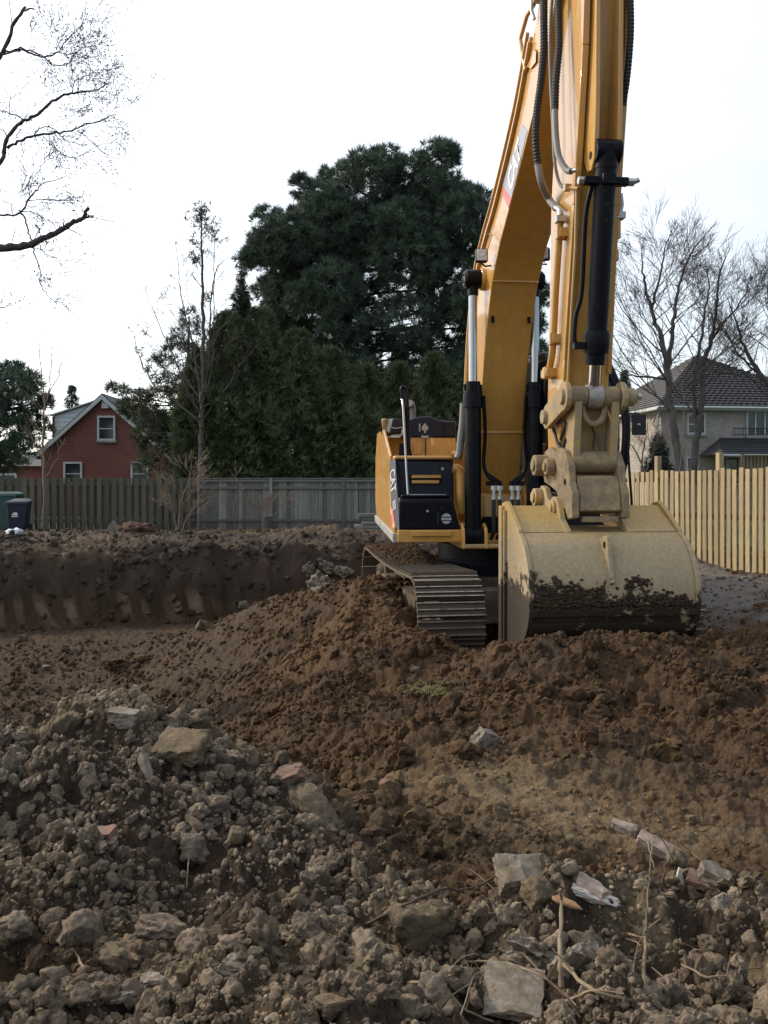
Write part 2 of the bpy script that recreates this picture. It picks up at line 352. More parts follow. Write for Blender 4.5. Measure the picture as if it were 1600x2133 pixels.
def lumps(x, y, sc, seed=0):
    """rounded lumps: 1 at a jittered cell's centre falling to 0, sizes differ"""
    xs = x / sc; ys = y / sc; ix = np.floor(xs); iy = np.floor(ys)
    best = np.zeros_like(xs)
    for dx in (-1, 0, 1):
        for dy in (-1, 0, 1):
            cx = ix + dx; cy = iy + dy
            jx = cx + _hash(cx, cy, seed); jy = cy + _hash(cx, cy, seed + 5)
            r = 0.35 + 0.5 * _hash(cx, cy, seed + 9)
            d2 = ((xs - jx) ** 2 + (ys - jy) ** 2) / (r * r)
            best = np.maximum(best, np.sqrt(np.clip(1 - d2, 0, 1)) * r)
    return best

def sstep(a, b, x):
    t = np.clip((x - a) / (b - a), 0, 1); return t * t * (3 - 2 * t)

def gauss(x, y, cx, cy, rx, ry=None):
    ry = ry or rx
    return np.exp(-(((x - cx) / rx) ** 2 + ((y - cy) / ry) ** 2))

CP = []
for (u, v, d) in [(600,1560,7),(600,1480,8.5),(520,1480,9.5),(640,1640,5.5),(560,1620,5.6),(750,1650,4.9),(750,1550,6),(850,1600,5.2),
                  (1000,1650,4.6),(1200,1700,4.2),(1500,1700,4.3),(1000,1560,5.3),(1200,1560,5.4),(1500,1560,5.5),
                  (1050,1420,6.8),(1100,1360,7.4),(1240,1342,7.4),(1350,1350,7.4),(1450,1372,7.4),(1580,1335,8),(1250,1450,6.6),(1450,1450,6.5),
                  (1000,1388,7.8),(920,1400,7.9),(900,1480,6.8),(820,1470,7.6),
                  (700,1232,12),(640,1240,12.6),(780,1240,11.4),(850,1300,10.3),(880,1345,9.5),(930,1385,8.8),(760,1330,10),(700,1400,9.6),(600,1320,11.8),(520,1330,13),
                  (430,1340,14.3),(620,1420,10.2),(500,1420,11.5),(760,1430,8.7),(560,1250,14.5),(480,1285,15.5)]:
    p = pxd(u, v, d); CP.append((p.x, p.y, p.z))
CP += [(-1.6,1.5,0),(0,1.5,-.02),(1.6,1.5,0),(-3,3,.05),(-1.5,2.8,.06),(0,2.8,0),(1.2,2.8,.0),(2.4,2.8,0),(-1.5,.3,0),(1.5,.3,0),(-4,1,0),(4,1,0),
       (-2.6,4.5,.16),(-1.9,4.7,.18),(-1.4,4.8,.20),(-1.0,4.9,.17),(-.82,5.0,.12),(-1.5,3.8,.11),(-.8,3.6,.05),(-2.3,3.6,.11),(-3.4,4.4,.12),
       (-2.5,6.2,-.7),(-1.5,6.4,-.65),(-.7,6.1,-.40),(-.3,5.4,-.24),(-5,7,-.9),(-4,6,-.6),(-3.0,5.5,-.3),(-5,5,0),
       (-8,18,-1.45),(-5,19,-1.45),(-3,19,-1.42),(-6,15,-1.45),(-4,14.5,-1.45),(-6,12,-1.45),(-3.5,12.5,-1.38),(-9,14,-1.45),(-4,10,-1.3),(-6,9,-1.25),
       (-12,15,-1.4),(-1.8,17,-1.25),(-1.2,19.5,-1.4),(-6,21,-1.5),(-2,21.5,-1.5),(-11,19,-1.4),
       (.4,10.6,-.58),(.4,12,-.50),(.1,15,-.42),(1.5,10,-.5),(2.5,10,-.45),(3.6,10.5,-.42),(3.2,13,-.42),(2.5,15,-.4),(1.6,12.5,-.5),(1.0,9.8,-.42),
       (2.0,8.6,-.12),(1.5,8.5,-.12),(2.6,8.6,-.10),(1.2,9.3,-.32),
       (-.04,13.0,.16),(.08,12.4,.20),(.18,11.8,.17),(.26,11.2,.06),(-.16,13.6,.02),(-.35,12.6,.14),(-.5,14.5,-.34),(-.6,16,-.8),(.2,17.5,-.7),(1.4,19.5,-.3),
       (4.9,11,-.02),(4.5,9,.05),(5,13,0),(5.5,16,0),(6.5,14,0),(4.6,17,0),(7,10,0),(9,12,0),(3.4,19,0),(3.8,8,.13),(3,4.5,-.03),(3.6,6,0),(5,5,0),(7,7,.02),
       (3,22,0),(5,22,0),(8,20,0),(12,16,0),(1.8,21,-.1)]
CPA = np.array(CP)
def _U(r2): return 0.5 * r2 * np.log(r2 + 1e-9)
def _solve():
    n = len(CPA); X = CPA[:, :2]
    d2 = ((X[:, None] - X[None]) ** 2).sum(-1)
    A = np.zeros((n + 3, n + 3)); A[:n, :n] = _U(d2) + np.eye(n) * 0.25
    A[:n, n] = 1; A[:n, n + 1:] = X; A[n, :n] = 1; A[n + 1:, :n] = X.T
    return np.linalg.solve(A, np.concatenate([CPA[:, 2], [0, 0, 0]]))
WTS = _solve()

def wall_y(x):
    return 18.7 + 0.36 * (x + 8.5) + 0.35 * vnoise(x / 1.9, x * 0 + .3, 3) + 0.12 * vnoise(x / .5, x * 0 + .7, 4)

def base_z(x, y):
    xc = np.clip(x, -12, 12); yc = np.clip(y, 0.3, 22)
    z = WTS[-3] + WTS[-2] * xc + WTS[-1] * yc
    for (px_, py_, _), wt in zip(CP, WTS[:-3]):
        z = z + wt * _U((xc - px_) ** 2 + (yc - py_) ** 2)
    side = sstep(9, 14, np.abs(x)) * (1 - sstep(-13.5, -12, -np.abs(x)) * 0)
    z = z * (1 - sstep(10.5, 13, x)) * (1 - sstep(-14, -12.5, -np.abs(x)) * 0)
    z = np.where(x < -12.5, z * (1 - sstep(12.5, 14.5, -x)), z)
    return np.clip(z, -1.6, .32)

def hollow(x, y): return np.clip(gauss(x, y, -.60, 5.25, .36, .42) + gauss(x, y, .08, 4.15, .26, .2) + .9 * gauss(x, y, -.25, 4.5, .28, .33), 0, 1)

def masks(x, y):
    k = {}
    wob = 0.35 * vnoise(x / .8, y / .8, 21)
    wy = wall_y(x)
    k['pl'] = sstep(-0.35, 0.60, y - wy)                      # plateau behind the cut
    k['dw'] = y - wy
    k['rub'] = np.clip(sstep(5.4, 4.4, y + wob) * sstep(0.15, -0.5, x + wob * .6 - .25 * (4 - y)) + sstep(3.75, 3.2, y + wob * .5 + .25 * np.abs(x - 1.2)), 0, 1)
    k['rub'] = k['rub'] * (1 - .75 * gauss(x, y, -1.0, 2.75, .38, .26))
    k['tan'] = np.clip(gauss(x, y, .55, 4.6, .66, .66) + .65 * gauss(x, y, 1.15, 4.05, .5, .3) + .25 * gauss(x, y, 1.9, 4.2, .8, .4), 0, 1) * (.62 + .38 * sstep(-.25, .15, vnoise(x / .23, y / .23, 401))) * (1 - gauss(x, y, 0, 4.0, .25))
    k['grey'] = sstep(3.7, 4.6, x + wob) * sstep(8.6, 10, y + wob)
    k['pit'] = sstep(-.8, -2.2, x + wob) * sstep(7, 9, y)
    k['heap'] = sstep(5.0, 5.8, y + wob) * (1 - k['pit']) * (1 - k['grey'])
    return k

def ground(x, y, fine=True):
    x = np.asarray(x, float); y = np.asarray(y, float)
    k = masks(x, y)
    z = base_z(x, y) - .13 * hollow(x, y) + .09 * gauss(x, y, -1.45, 4.55, .85, .5)
    zp = 0.02 + 0.10 * fbm(x, y, 2.2, 3, 31) * sstep(30.5, 28, y) + .22 * fbm(x, y, .9, 3, 33) * sstep(2.2, .2, k['dw'])
    # dark spoil thrown along the lip of the cut
    zp = zp + 0.22 * np.clip(fbm(x, y, 1.3, 3, 61) + .1, 0, 1) * sstep(.2, 1.4, k['dw']) * sstep(7.5, 5.0, k['dw']) * sstep(3.2, .6, x)
    zp = zp + .28 * gauss(x, y, -2.2, 26.6, 1.5, .6) + .20 * gauss(x, y, -7.3, 27.3, .7, .4)
    pl = k['pl'] * sstep(2.6, 1.0, x) * sstep(-15, -13, x)
    pl = np.where(x > 1.8, sstep(16, 20, y), pl)
    z = z * (1 - pl) + zp * pl
    # claw marks down the cut face
    face = pl * (1 - pl) * 4
    if fine:
        grv = np.abs(np.sin((x + .8 * k['dw']) * 8 + 2.2 * vnoise(x / 1.1, x * 0, 8)))
        z = z + face * (0.15 * (grv - .5) * sstep(.05, .5, vnoise(x / 1.3, x * 0 + 2, 81) + .25) + .38 * fbm(x, y * 1.6, .8, 5, 71) + .20 * lumps(x, y * 2, .35, 77))
        far = 1 - sstep(28, 34, y)
        pud = np.clip(k['tan'] * .85 + .55 * k['grey'], 0, .9)
        rough = (1 - pud) * far
        flat = 1 - .55 * k['pit'] * (1 - pl)
        z = z + rough * flat * ((0.11 + .10 * k['rub'] + .06 * k['heap']) * fbm(x, y, .85, 3, 41) + 0.055 * fbm(x, y, .28, 3, 43))
        z = z + far * (0.014 + .034 * rough) * fbm(x, y, .10, 5, 47, .6)
        xw = x + .10 * vnoise(x / .16, y / .16, 201) + .04 * vnoise(x / .05, y / .05, 203); yw = y + .10 * vnoise(x / .16, y / .16, 202) + .04 * vnoise(x / .05, y / .05, 204)
        cl = np.clip(k['rub'] + .55 * k['heap'] + .45 * pl * far + .35 * k['pit'], 0, 1) * rough
        z = z + cl * (.10 * lumps(xw, yw, .36, 5) * (.4 + k['rub'] * .6) + .06 * lumps(xw + 3, yw + .4, .17, 7) + .035 * lumps(xw, yw + 7, .08, 8)) 
        z = z + far * .02 * lumps(x + 9, y, .05, 12) * (1 - .5 * pud)
        # furrows the bucket left on the pit floor
        fu = k['pit'] * gauss(x, y, -5.4, 17.2, 2.2, 1.3) * (1 - pl)
        z = z + fu * .035 * np.sin((y + .13 * x) * 15)
    return z

def tint(x, y, z=None, clod=False):
    k = masks(x, y)
    def mixc(c, new, m): return c * (1 - m[..., None]) + np.array(new) * m[..., None]
    n = vnoise(x / 1.1, y / 1.1, 91); n2 = vnoise(x / .33, y / .33, 92); n3 = vnoise(x / 3.1, y / 3.1, 93)
    c = np.ones(x.shape + (3,)) * np.array((.078, .044, .021))
    c = mixc(c, (.043, .027, .016), sstep(0, .5, n + .4 * n2) * .8)
    c = mixc(c, (.112, .064, .030), sstep(.05, .5, n3 - .4 * n) * .55)
    c = mixc(c, (.050, .032, .019), k['pit'] * .75)
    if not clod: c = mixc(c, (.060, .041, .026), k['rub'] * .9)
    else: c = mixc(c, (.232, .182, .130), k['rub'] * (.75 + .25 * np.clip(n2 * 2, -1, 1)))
    c = mixc(c, (.25, .19, .115), k['rub'] * sstep(.15, .45, n2 - n) * .6)
    c = mixc(c, (.205, .145, .080), k['tan'] * .9)
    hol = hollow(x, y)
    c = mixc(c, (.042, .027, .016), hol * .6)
    c = mixc(c, (.17, .155, .142), k['grey'] * sstep(-.3, .25, n3 + n2 * .7) * .85)
    pl = np.where(x > 1.8, sstep(16, 20, y), k['pl'])
    c = mixc(c, (.070, .052, .038), pl * .9)
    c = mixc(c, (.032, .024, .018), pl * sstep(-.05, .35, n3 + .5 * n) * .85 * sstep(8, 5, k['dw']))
    c = mixc(c, (.125, .088, .055), pl * sstep(.05, .3, -n3 + .3 * n2) * .7)
    if z is not None:      # the strata of the cut: black topsoil above, paler clay scraped by the bucket below
        face = pl * (1 - pl) * 4 * sstep(2.4, 1.2, x)
        c = mixc(c, (.068, .048, .034), np.clip(face * 1.3, 0, 1) * sstep(-.85, -.5, z + .25 * n))
        c = mixc(c, (.195, .137, .092), np.clip(face * 1.3, 0, 1) * sstep(-.75, -1.05, z + .45 * n + .2 * n3) * sstep(-.2, .6, np.sin((x + 1.1 * k['dw']) * 13 + 6.5 * vnoise(x / 1.1, x * 0, 8))) * sstep(-.05, .22, vnoise(x / 1.3, x * 0 + 2, 81) + .12))
    c = mixc(c, (.045, .075, .025), sstep(31.9, 32.4, y) * (1 - .4 * np.clip(n, 0, 1)))   # lawns behind the fences
    rf = sstep(.25, .7, x - (5.2 - .335 * (y - 19.4))) * sstep(8, 9, y)
    c = mixc(c, (.050, .075, .028), rf)
    c = mixc(c, (.11, .095, .08), gauss(x, y, 3.6, 23.5, 1.6, 1.6) * .0)
    return np.clip(c, .015, .5)

def build_ground():
    ys = []
    y = 1.55
    while y < 18.4: ys.append(y); y *= 1.0052
    while y < 23.2: ys.append(y); y += .034
    while y < 36: ys.append(y); y *= 1.0062
    while y < 700: ys.append(y); y *= 1.22
    ys = [-30, -8, -2, .4, 1.0, 1.35] + ys
    t = list(np.linspace(-.60, .60, 640))
    t = [-40, -12, -5, -2.4, -1.5, -1.1, -.9, -.75, -.66] + t + [.66, .75, .9, 1.1, 1.5, 2.4, 5, 12, 40]
    Y, T = np.meshgrid(np.array(ys), np.array(t), indexing='ij')
    X = T * np.maximum(np.abs(Y), 1.6)
    Z = ground(X, Y)
    Z = np.where(Y > 60, np.minimum(Z, 0), Z)
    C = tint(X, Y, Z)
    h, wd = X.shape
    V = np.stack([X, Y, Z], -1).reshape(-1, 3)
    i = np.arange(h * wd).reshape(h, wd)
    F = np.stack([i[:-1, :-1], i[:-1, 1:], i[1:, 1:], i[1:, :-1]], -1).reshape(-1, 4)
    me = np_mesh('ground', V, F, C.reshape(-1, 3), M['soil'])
    o = bpy.data.objects.new('ground', me); COL.objects.link(o); o['kind'] = 'structure'
    return o
build_ground()

def gz(x, y): return float(ground(np.array([x]), np.array([y]))[0])

def hit(u, v, dmin=1.8, dmax=36):
    """where the ray through a photo pixel meets the ground"""
    d = np.geomspace(dmin, dmax, 900)
    x = (u - 800) * d / FPX; zr = CAM_Z - (v - HORIZON) * d / FPX
    g = ground(x, d)
    b = np.nonzero(zr <= g)[0]
    i = b[0] if len(b) else len(d) - 1
    return Vector((x[i], d[i], g[i]))

# ------------------------------------------------------------------ excavator
TH = math.atan(.103); CT, ST = math.cos(TH), math.sin(TH); STR = math.sqrt(1 + .103 ** 2)
EXO = Vector((2.866 - .103 * 13, 13, -.5))
def W2L(p):
    dx, dy = p[0] - EXO.x, p[1] - EXO.y
    return Vector((dx * CT + dy * ST, -dx * ST + dy * CT, p[2] - EXO.z))
def L(s, d, z): return Vector((s, (d - 13) * STR, z + .5))
def LP(u, v, d): return W2L(pxd(u, v, d))
def LS(u, v, s):
    """point on the vertical plane at side offset s of the machine seen at photo pixel (u, v)"""
    q = (u - 800) / FPX; lo, hi = 4.0, 30.0
    for _ in range(60):
        m = (lo + hi) / 2
        d = m
        X = 2.866 - .103 * d + s * CT; Y = d + s * ST
        if X / Y > q: lo = m
        else: hi = m
    d = (lo + hi) / 2; Y = d + s * ST
    return L(s, d, CAM_Z - (v - HORIZON) * Y / FPX)

ex = empty('excavator', EXO, TH, 'big yellow tracked excavator with its tan bucket lowered onto the soil heap', 'excavator')
def plate(s0, s1, prof): return [[L(s, d, z) for d, z in prof] for s in (s0, s1)]
def prof_part(name, mt, s0, s1, prof, parent=None, bevel=.01, smooth=30, seg=2):
    m = MB(); m.prism(*plate(s0, s1, prof)); return m.build(name, mt, parent or ex, smooth, bevel, seg)
def lcyl(m, s0, s1, d, z, r, n=24): m.cyl(L(s0, d, z), L(s1, d, z), r, n=n)
def spline(pts, n):
    """Catmull-Rom through pts"""
    P = [Vector(p) for p in pts]; P = [P[0] * 2 - P[1]] + P + [P[-1] * 2 - P[-2]]
    out = []
    for i in range(1, len(P) - 2):
        for j in range(n):
            t = j / n; a, b, c, d = P[i - 1:i + 3]
            out.append(.5 * ((2 * b) + (c - a) * t + (2 * a - 5 * b + 4 * c - d) * t * t + (3 * b - a - 3 * c + d) * t ** 3))
    out.append(P[-2]); return out

# boom -------------------------------------------------------------
under = [(12.80, 1.0), (12.56, 1.6), (12.36, 2.3), (12.18, 2.95), (11.95, 3.55), (11.62, 4.1), (11.2, 4.47), (10.58, 4.84), (9.65, 5.44), (9.2, 5.80), (8.75, 6.35)]
over = [(8.72, 6.8), (9.1, 6.78), (9.70, 6.22), (10.29, 5.66), (11.32, 5.02), (11.95, 4.72), (12.5, 4.35), (12.95, 3.6), (13.2, 2.7), (13.28, 1.9), (13.25, 1.0)]
boom = prof_part('boom', M['yellow'], -.30, .30, under + over, bevel=.012)
ovs = spline([L(0, d, z) for d, z in over[2:9]], 4)
for s in (-.315, .315):                        # top flange strips
    m = MB()
    for p, q in zip(ovs[:-1], ovs[1:]):
        dv = (q - p); nrm = dv.cross(Vector((1, 0, 0))).normalized()
        m.hexa((p + q) / 2 + Vector((s, 0, 0)), (.03, 0, 0), dv * .5, nrm * .018)
    m.build('boom_flange', M['yellow'], boom, 30)
for k, off in ((0, .07), (1, .13)):
    m = MB(); m.tube([p + Vector((-.30 - .035 * k, 0, 0)) + Vector((0, .3, .9)) * off for p in ovs], .022, 8)
    m.build('boom_pipe', M['yellow'], boom, 60)
for pr in ((12.375, 2.25), (11.60, 4.12)):
    m = MB(); m.hexa(L(0, pr[0] - .012, pr[1]), (.30, 0, 0), (0, .004, .004), (0, .002, .010)); m.build('weld_seam', M['yellow'], boom)
m = MB(); m.tube([LS(1112, 10, -.33), LS(1098, 32, -.33), LS(1084, 82, -.33), LS(1095, 146, -.33)], .024, 8); m.build('hose_guard', M['yellow'], boom, 60)
m = MB(); m.cyl(LS(1110, -8, -.36), LS(1110, -8, -.36) + Vector((.10, 0, 0)), .07, n=16); m.tube([LS(1110, -8, -.36), LS(1107, 20, -.36), LS(1113, 40, -.34)], .02, 8)
m.build('hose_fitting', M['zinc'], boom, 50)
# raised rib high on the left face
m = MB(); m.prism([LS(u, v, -.301) for u, v in ((1097, 140), (1113, 102), (1117, 108), (1116, 130), (1106, 143))], [LS(u, v, -.32) for u, v in ((1097, 140), (1113, 102), (1117, 108), (1116, 130), (1106, 143))])
m.build('boom_lug', M['yellow'], boom, 30, .004)
# decal with its letters
def quadpart(name, mt, pts, parent, th=.004):
    A = [p for p in pts]; n = (A[1] - A[0]).cross(A[2] - A[0]).normalized()
    if n.x > 0 and abs(n.x) > .5: n = -n
    m = MB(); m.prism(A, [p + n * th for p in A]); return m.build(name, mt, parent)
dec = quadpart('boom_decal', M['decal_grey'], [LS(u, v, -.3005) for u, v in ((1088, 258), (1099, 272), (1066, 412), (1047, 386))], boom)
quadpart('decal_stripe', M['decal_red'], [LS(u, v, -.3005) for u, v in ((1046.8, 388), (1065.6, 414), (1060, 434), (1048, 408))], dec)
def letters(name, text, mt, parent, origin, xdir, ydir, height, width, off, bold=.03):
    cu = bpy.data.curves.new('lettering', 'FONT'); cu.body = text; cu.size = 1.0; cu.offset = bold; cu.extrude = 0.0; cu.align_x = 'CENTER'; cu.align_y = 'CENTER'
    to = bpy.data.objects.new('lettering', cu); COL.objects.link(to)
    dg = bpy.context.evaluated_depsgraph_get(); me = bpy.data.meshes.new_from_object(to.evaluated_get(dg))
    bpy.data.objects.remove(to)
    xs = [v.co.x for v in me.vertices]; ys = [v.co.y for v in me.vertices]
    cx, cy = (max(xs) + min(xs)) / 2, (max(ys) + min(ys)) / 2; sx, sy = width / (max(xs) - min(xs)), height / (max(ys) - min(ys))
    xdir, ydir = Vector(xdir).normalized(), Vector(ydir).normalized(); nn = xdir.cross(ydir)
    for v in me.vertices: v.co = Vector(origin) + xdir * ((v.co.x - cx) * sx) + ydir * ((v.co.y - cy) * sy) + nn * off
    me.materials.clear(); me.materials.append(mt)
    o = bpy.data.objects.new(name, me); COL.objects.link(o); o.parent = parent; return o
c0 = LS(1059, 388, -.3005); c1 = LS(1086, 292, -.3005)
bd = (c1 - c0); bx = bd.normalized(); by = Vector((0, -bx.z, bx.y)); by = by if by.z > 0 else -by
letters('decal_lettering', 'CAT', M['white'], dec, (c0 + c1) / 2 - by * .02, bx, by, .30, bd.length * .86, .008, .035)
for s in (-.24, .24):
    m = MB(); m.hexa(L(s, 11.86, 3.70) + Vector((0, -.012, 0)), (.02, 0, 0), (0, .02, .07), (0, -.006, .002)); m.build('boom_slot', M['black'], boom)

# stick ------------------------------------------------------------
stick_prof = [(8.16, 7.0), (8.3, 5.5), (8.57, 4.14), (8.86, 2.74), (9.0, 2.0), (9.05, 1.62), (9.2, 1.52), (9.36, 1.62), (9.42, 2.2), (9.38, 2.8), (9.28, 4.35), (9.0, 5.9), (8.85, 7.0)]
stick = prof_part('stick', M['yellow'], -.215, .215, stick_prof, bevel=.012)
m = MB()
for s in (-.195, .195):
    for (a, b) in (((8.13, 7.0), (8.28, 5.5)), ((8.28, 5.5), (8.545, 4.14)), ((8.545, 4.14), (8.835, 2.74)), ((8.835, 2.74), (8.96, 2.05))):
        A, B = L(s, *a), L(s, *b); dv = B - A
        m.hexa((A + B) / 2, (.03, 0, 0), dv * .5, Vector((0, dv.z, -dv.y)).normalized() * .035)
m.build('stick_flange', M['yellow'], stick, 30, .006)
for s in (-.125, .085):
    prof_part('cylinder_lug', M['yellow'], s - .022, s + .022, [(8.32, 6.9), (8.10, 6.4), (8.13, 4.9), (8.17, 4.45), (8.25, 4.36), (8.36, 4.38), (8.52, 4.6), (8.45, 5.2)], stick, .008)
m = MB(); lcyl(m, -.152, -.10, 8.26, 4.5, .035); m.build('lug_pin', M['black'], stick, 40)
m = MB(); pipe = [LS(u, v, -.27) for u, v in ((1167, 462), (1166, 480), (1158, 600), (1153, 700), (1150, 740), (1144, 772))]
m.tube(spline(pipe, 4), .034, 10); m.build('stick_pipe', M['yellow'], stick, 60)
for (u, v) in ((1172, 487), (1157, 707)):
    m = MB(); c = LS(u, v, -.245); m.hexa(c, (.05, 0, 0), (0, .075, 0), (0, 0, .045)); m.hexa(c + Vector((-.05, -.03, 0)), (.02, 0, 0), (0, .03, 0), (0, 0, .06))
    m.build('pipe_clamp', M['yellow'], stick, 30, .006)
m = MB(); c = LS(1146, 778, -.25); m.hexa(c, (.07, 0, 0), (0, .10, 0), (0, 0, .045)); m.hexa(c + Vector((-.05, -.03, 0)), (.03, 0, 0), (0, .045, 0), (0, 0, .06)); m.build('pipe_end_block', M['yellow'], stick, 30, .01)
m = MB(); m.tube([LS(u, v, -.225) + Vector((0, -.05, 0)) for u, v in ((1198, 395), (1195, 520), (1188, 640), (1178, 830))], .014, 8); m.build('grease_line', M['yellow'], stick, 60)
m = MB(); m.hexa(L(.22, 8.62, 3.95), (.03, 0, 0), (0, .05, 0), (0, 0, .10)); m.hexa(L(.215, 8.66, 3.70), (.03, 0, 0), (0, .05, 0), (0, 0, .05)); m.tube([L(.225, 8.62, 4.0), L(.222, 8.80, 2.6)], .02, 8); m.build('side_pipe', M['yellow'], stick, 40)
m = MB(); m.tube([L(.235, 8.58, 4.06), L(.25, 8.56, 4.16), L(.235, 8.55, 4.26)], .028, 8); m.hexa(L(.24, 8.58, 4.06), (.045, 0, 0), (0, .05, 0), (0, 0, .03)); m.build('hose_fitting', M['zinc'], stick, 40)

# bucket cylinder ----------------------------------------------------
def cyl_axis(m, A, B, segs, n=28):
    """segs: list of (t, r) along A->B"""
    m.tube([A.lerp(B, t) for t, r in segs], [r for t, r in segs], n)
SC = -.02
A, B = L(SC, 8.20, 4.5), L(SC, 8.56, 2.35)
bc = MB(); cyl_axis(bc, A, B, [(-.03, .10), (.0, .105), (.06, .105), (.06, .098), (.72, .098), (.72, .112), (.74, .126), (.78, .126), (.80, .122), (.815, .122), (.815, .095), (.865, .092), (.865, .06)])
lcyl(bc, SC - .115, SC + .115, 8.20, 4.52, .105)
cyl = bc.build('bucket_cylinder', M['black'], ex, 35)
m = MB(); cyl_axis(m, A, B, [(.80, .054), (.97, .054)]); m.build('piston_rod', M['chrome'], cyl, 40)
m = MB(); p = A.lerp(B, .115)
m.hexa(p + Vector((-.13, -.03, 0)), (.08, 0, 0), (0, .04, 0), (0, 0, .035)); m.hexa(p + Vector((.13, -.03, 0)), (.07, 0, 0), (0, .04, 0), (0, 0, .035)); m.hexa(p + Vector((0, -.08, 0)), (.06, 0, 0), (0, .045, 0), (0, 0, .05))
m.build('port_block', M['black'], cyl, 30, .008)
m = MB(); m.tube([p + Vector((-.26, -.03, .0)), p + Vector((-.205, -.03, .0))], .036, 6); m.build('hose_fitting', M['zinc'], cyl, 40)
m = MB(); m.tube([p + Vector((.20, -.03, 0)), p + Vector((.255, -.03, 0))], .036, 6); m.tube([p + Vector((.25, -.03, 0)), p + Vector((.30, -.05, .02))], .022, 10)
m.build('hose_fitting', M['zinc'], cyl, 40)
m = MB(); m.tube(spline([p + Vector((-.12, -.0, -.02)), A.lerp(B, .25) + Vector((-.155, .03, 0)), A.lerp(B, .55) + Vector((-.155, .03, 0)), A.lerp(B, .66) + Vector((-.20, .03, 0)), A.lerp(B, .77) + Vector((-.205, .0, 0)), A.lerp(B, .79) + Vector((-.12, .0, 0))], 6), .022, 8); m.hexa(A.lerp(B, .785) + Vector((-.17, -.01, 0)), (.05, 0, 0), (0, .035, 0), (0, 0, .03)); m.build('oil_pipe', M['black'], cyl, 60)
m = MB(); m.cyl(A.lerp(B, .965), A.lerp(B, 1.03), .06, .075); lcyl(m, SC - .07, SC + .07, 8.56, 2.35, .112); m.build('rod_eye', M['worn_steel'], cyl, 40)

# linkage --------------------------------------------------------------
PIN = (8.56, 2.35)
for a_, b_ in ((-.255, SC - .075), (SC + .075, .215)):
    m = MB(); lcyl(m, a_, b_, *PIN, .098); m.build('linkage_pin_barrel', M['dirty_cast'], ex, 40, .006)
for s0, s1 in ((-.315, -.262), (.222, .275)):
    q = MB(); pr = []
    for i in range(9):
        a = R(-120 + i * 30 - 10); pr.append((PIN[0] + .135 * math.cos(a + R(60)) - .0, PIN[1] + .135 * math.sin(a + R(60))))
    pr = [(8.56 + .14 * math.cos(R(a)), 2.35 + .14 * math.sin(R(a))) for a in (-80, -110, -140, -170, 160, 130, 100, 70, 40)] + [(9.13 + .12 * math.cos(R(a)), 2.2 + .12 * math.sin(R(a))) for a in (70, 35, 0, -35, -70, -100)]
    lk = prof_part('idler_link', M['yellow_worn'], s0, s1, pr, bevel=.008)
    sg = -1 if s0 < 0 else 1; se = s0 if sg < 0 else s1
    for e_, q_ in ((.03, (*PIN, .075)), (.04, (9.13, 2.2, .07))):
        e = MB(); lcyl(e, se, se + sg * e_, *q_); e.build('pin_boss', M['yellow_worn'], lk, 40, .004)
m = MB(); lcyl(m, .275, .37, *PIN, .085); lcyl(m, .37, .40, 8.56, 2.33, .05, 6); m.build('pin_head', M['yellow_worn'], ex, 40, .006)
m = MB(); lcyl(m, .395, .43, 8.53, 2.35, .028, 12); m.build('pin_bolt', M['zinc'], ex, 40)
# power link: two legs, web behind, loop, bottom barrel
BP = (8.66, 1.72)
lk = prof_part('power_link', M['yellow_worn'], -.17, .17, [(8.66, 2.25), (8.72, 1.75), (8.80, 1.75), (8.76, 2.25)], bevel=.006)
for s in (-.185, .175):
    prof_part('link_leg', M['yellow_worn'], s - .035, s + .035, [(8.47, 2.36), (8.52, 2.0), (8.56, 1.70), (8.80, 1.66), (8.78, 2.1), (8.68, 2.42)], lk, .008)
m = MB(); lp = [L(SC + .10 * math.cos(R(a)) * 1.1, 8.545, 2.26 + .17 * math.sin(R(a))) for a in range(180, 361, 15)]
lp = [L(SC - .11, 8.53, 2.36)] + lp + [L(SC + .11, 8.53, 2.36)]
m.tube(lp, .03, 8); m.build('link_loop', M['dirty_cast'], lk, 60)
m = MB(); lcyl(m, -.21, .21, BP[0] - .02, BP[1] + .02, .105); m.build('link_barrel', M['dirty_cast'], lk, 40, .008)
m = MB(); m.prism([L(a, 8.655, b) for a, b in ((-.02, 2.08), (.035, 2.02), (.055, 1.90), (.02, 1.80), (.0, 1.9), (.015, 2.0))], [L(a, 8.60, b) for a, b in ((-.02, 2.08), (.035, 2.02), (.055, 1.90), (.02, 1.80), (.0, 1.9), (.015, 2.0))]); m.build('mud_smear', M['tan_clay'], lk, 30, .006)
m = MB(); m.tube(spline([LS(u, v, -.22) for u, v in ((1148, 880), (1157, 905), (1163, 925), (1172, 935), (1180, 915))], 5), .02, 8); m.tube(spline([LS(u, v, -.24) for u, v in ((1158, 882), (1170, 878), (1177, 886), (1168, 915))], 5), .014, 8); m.build('coupler_hose', M['black_rubber'], ex, 60)

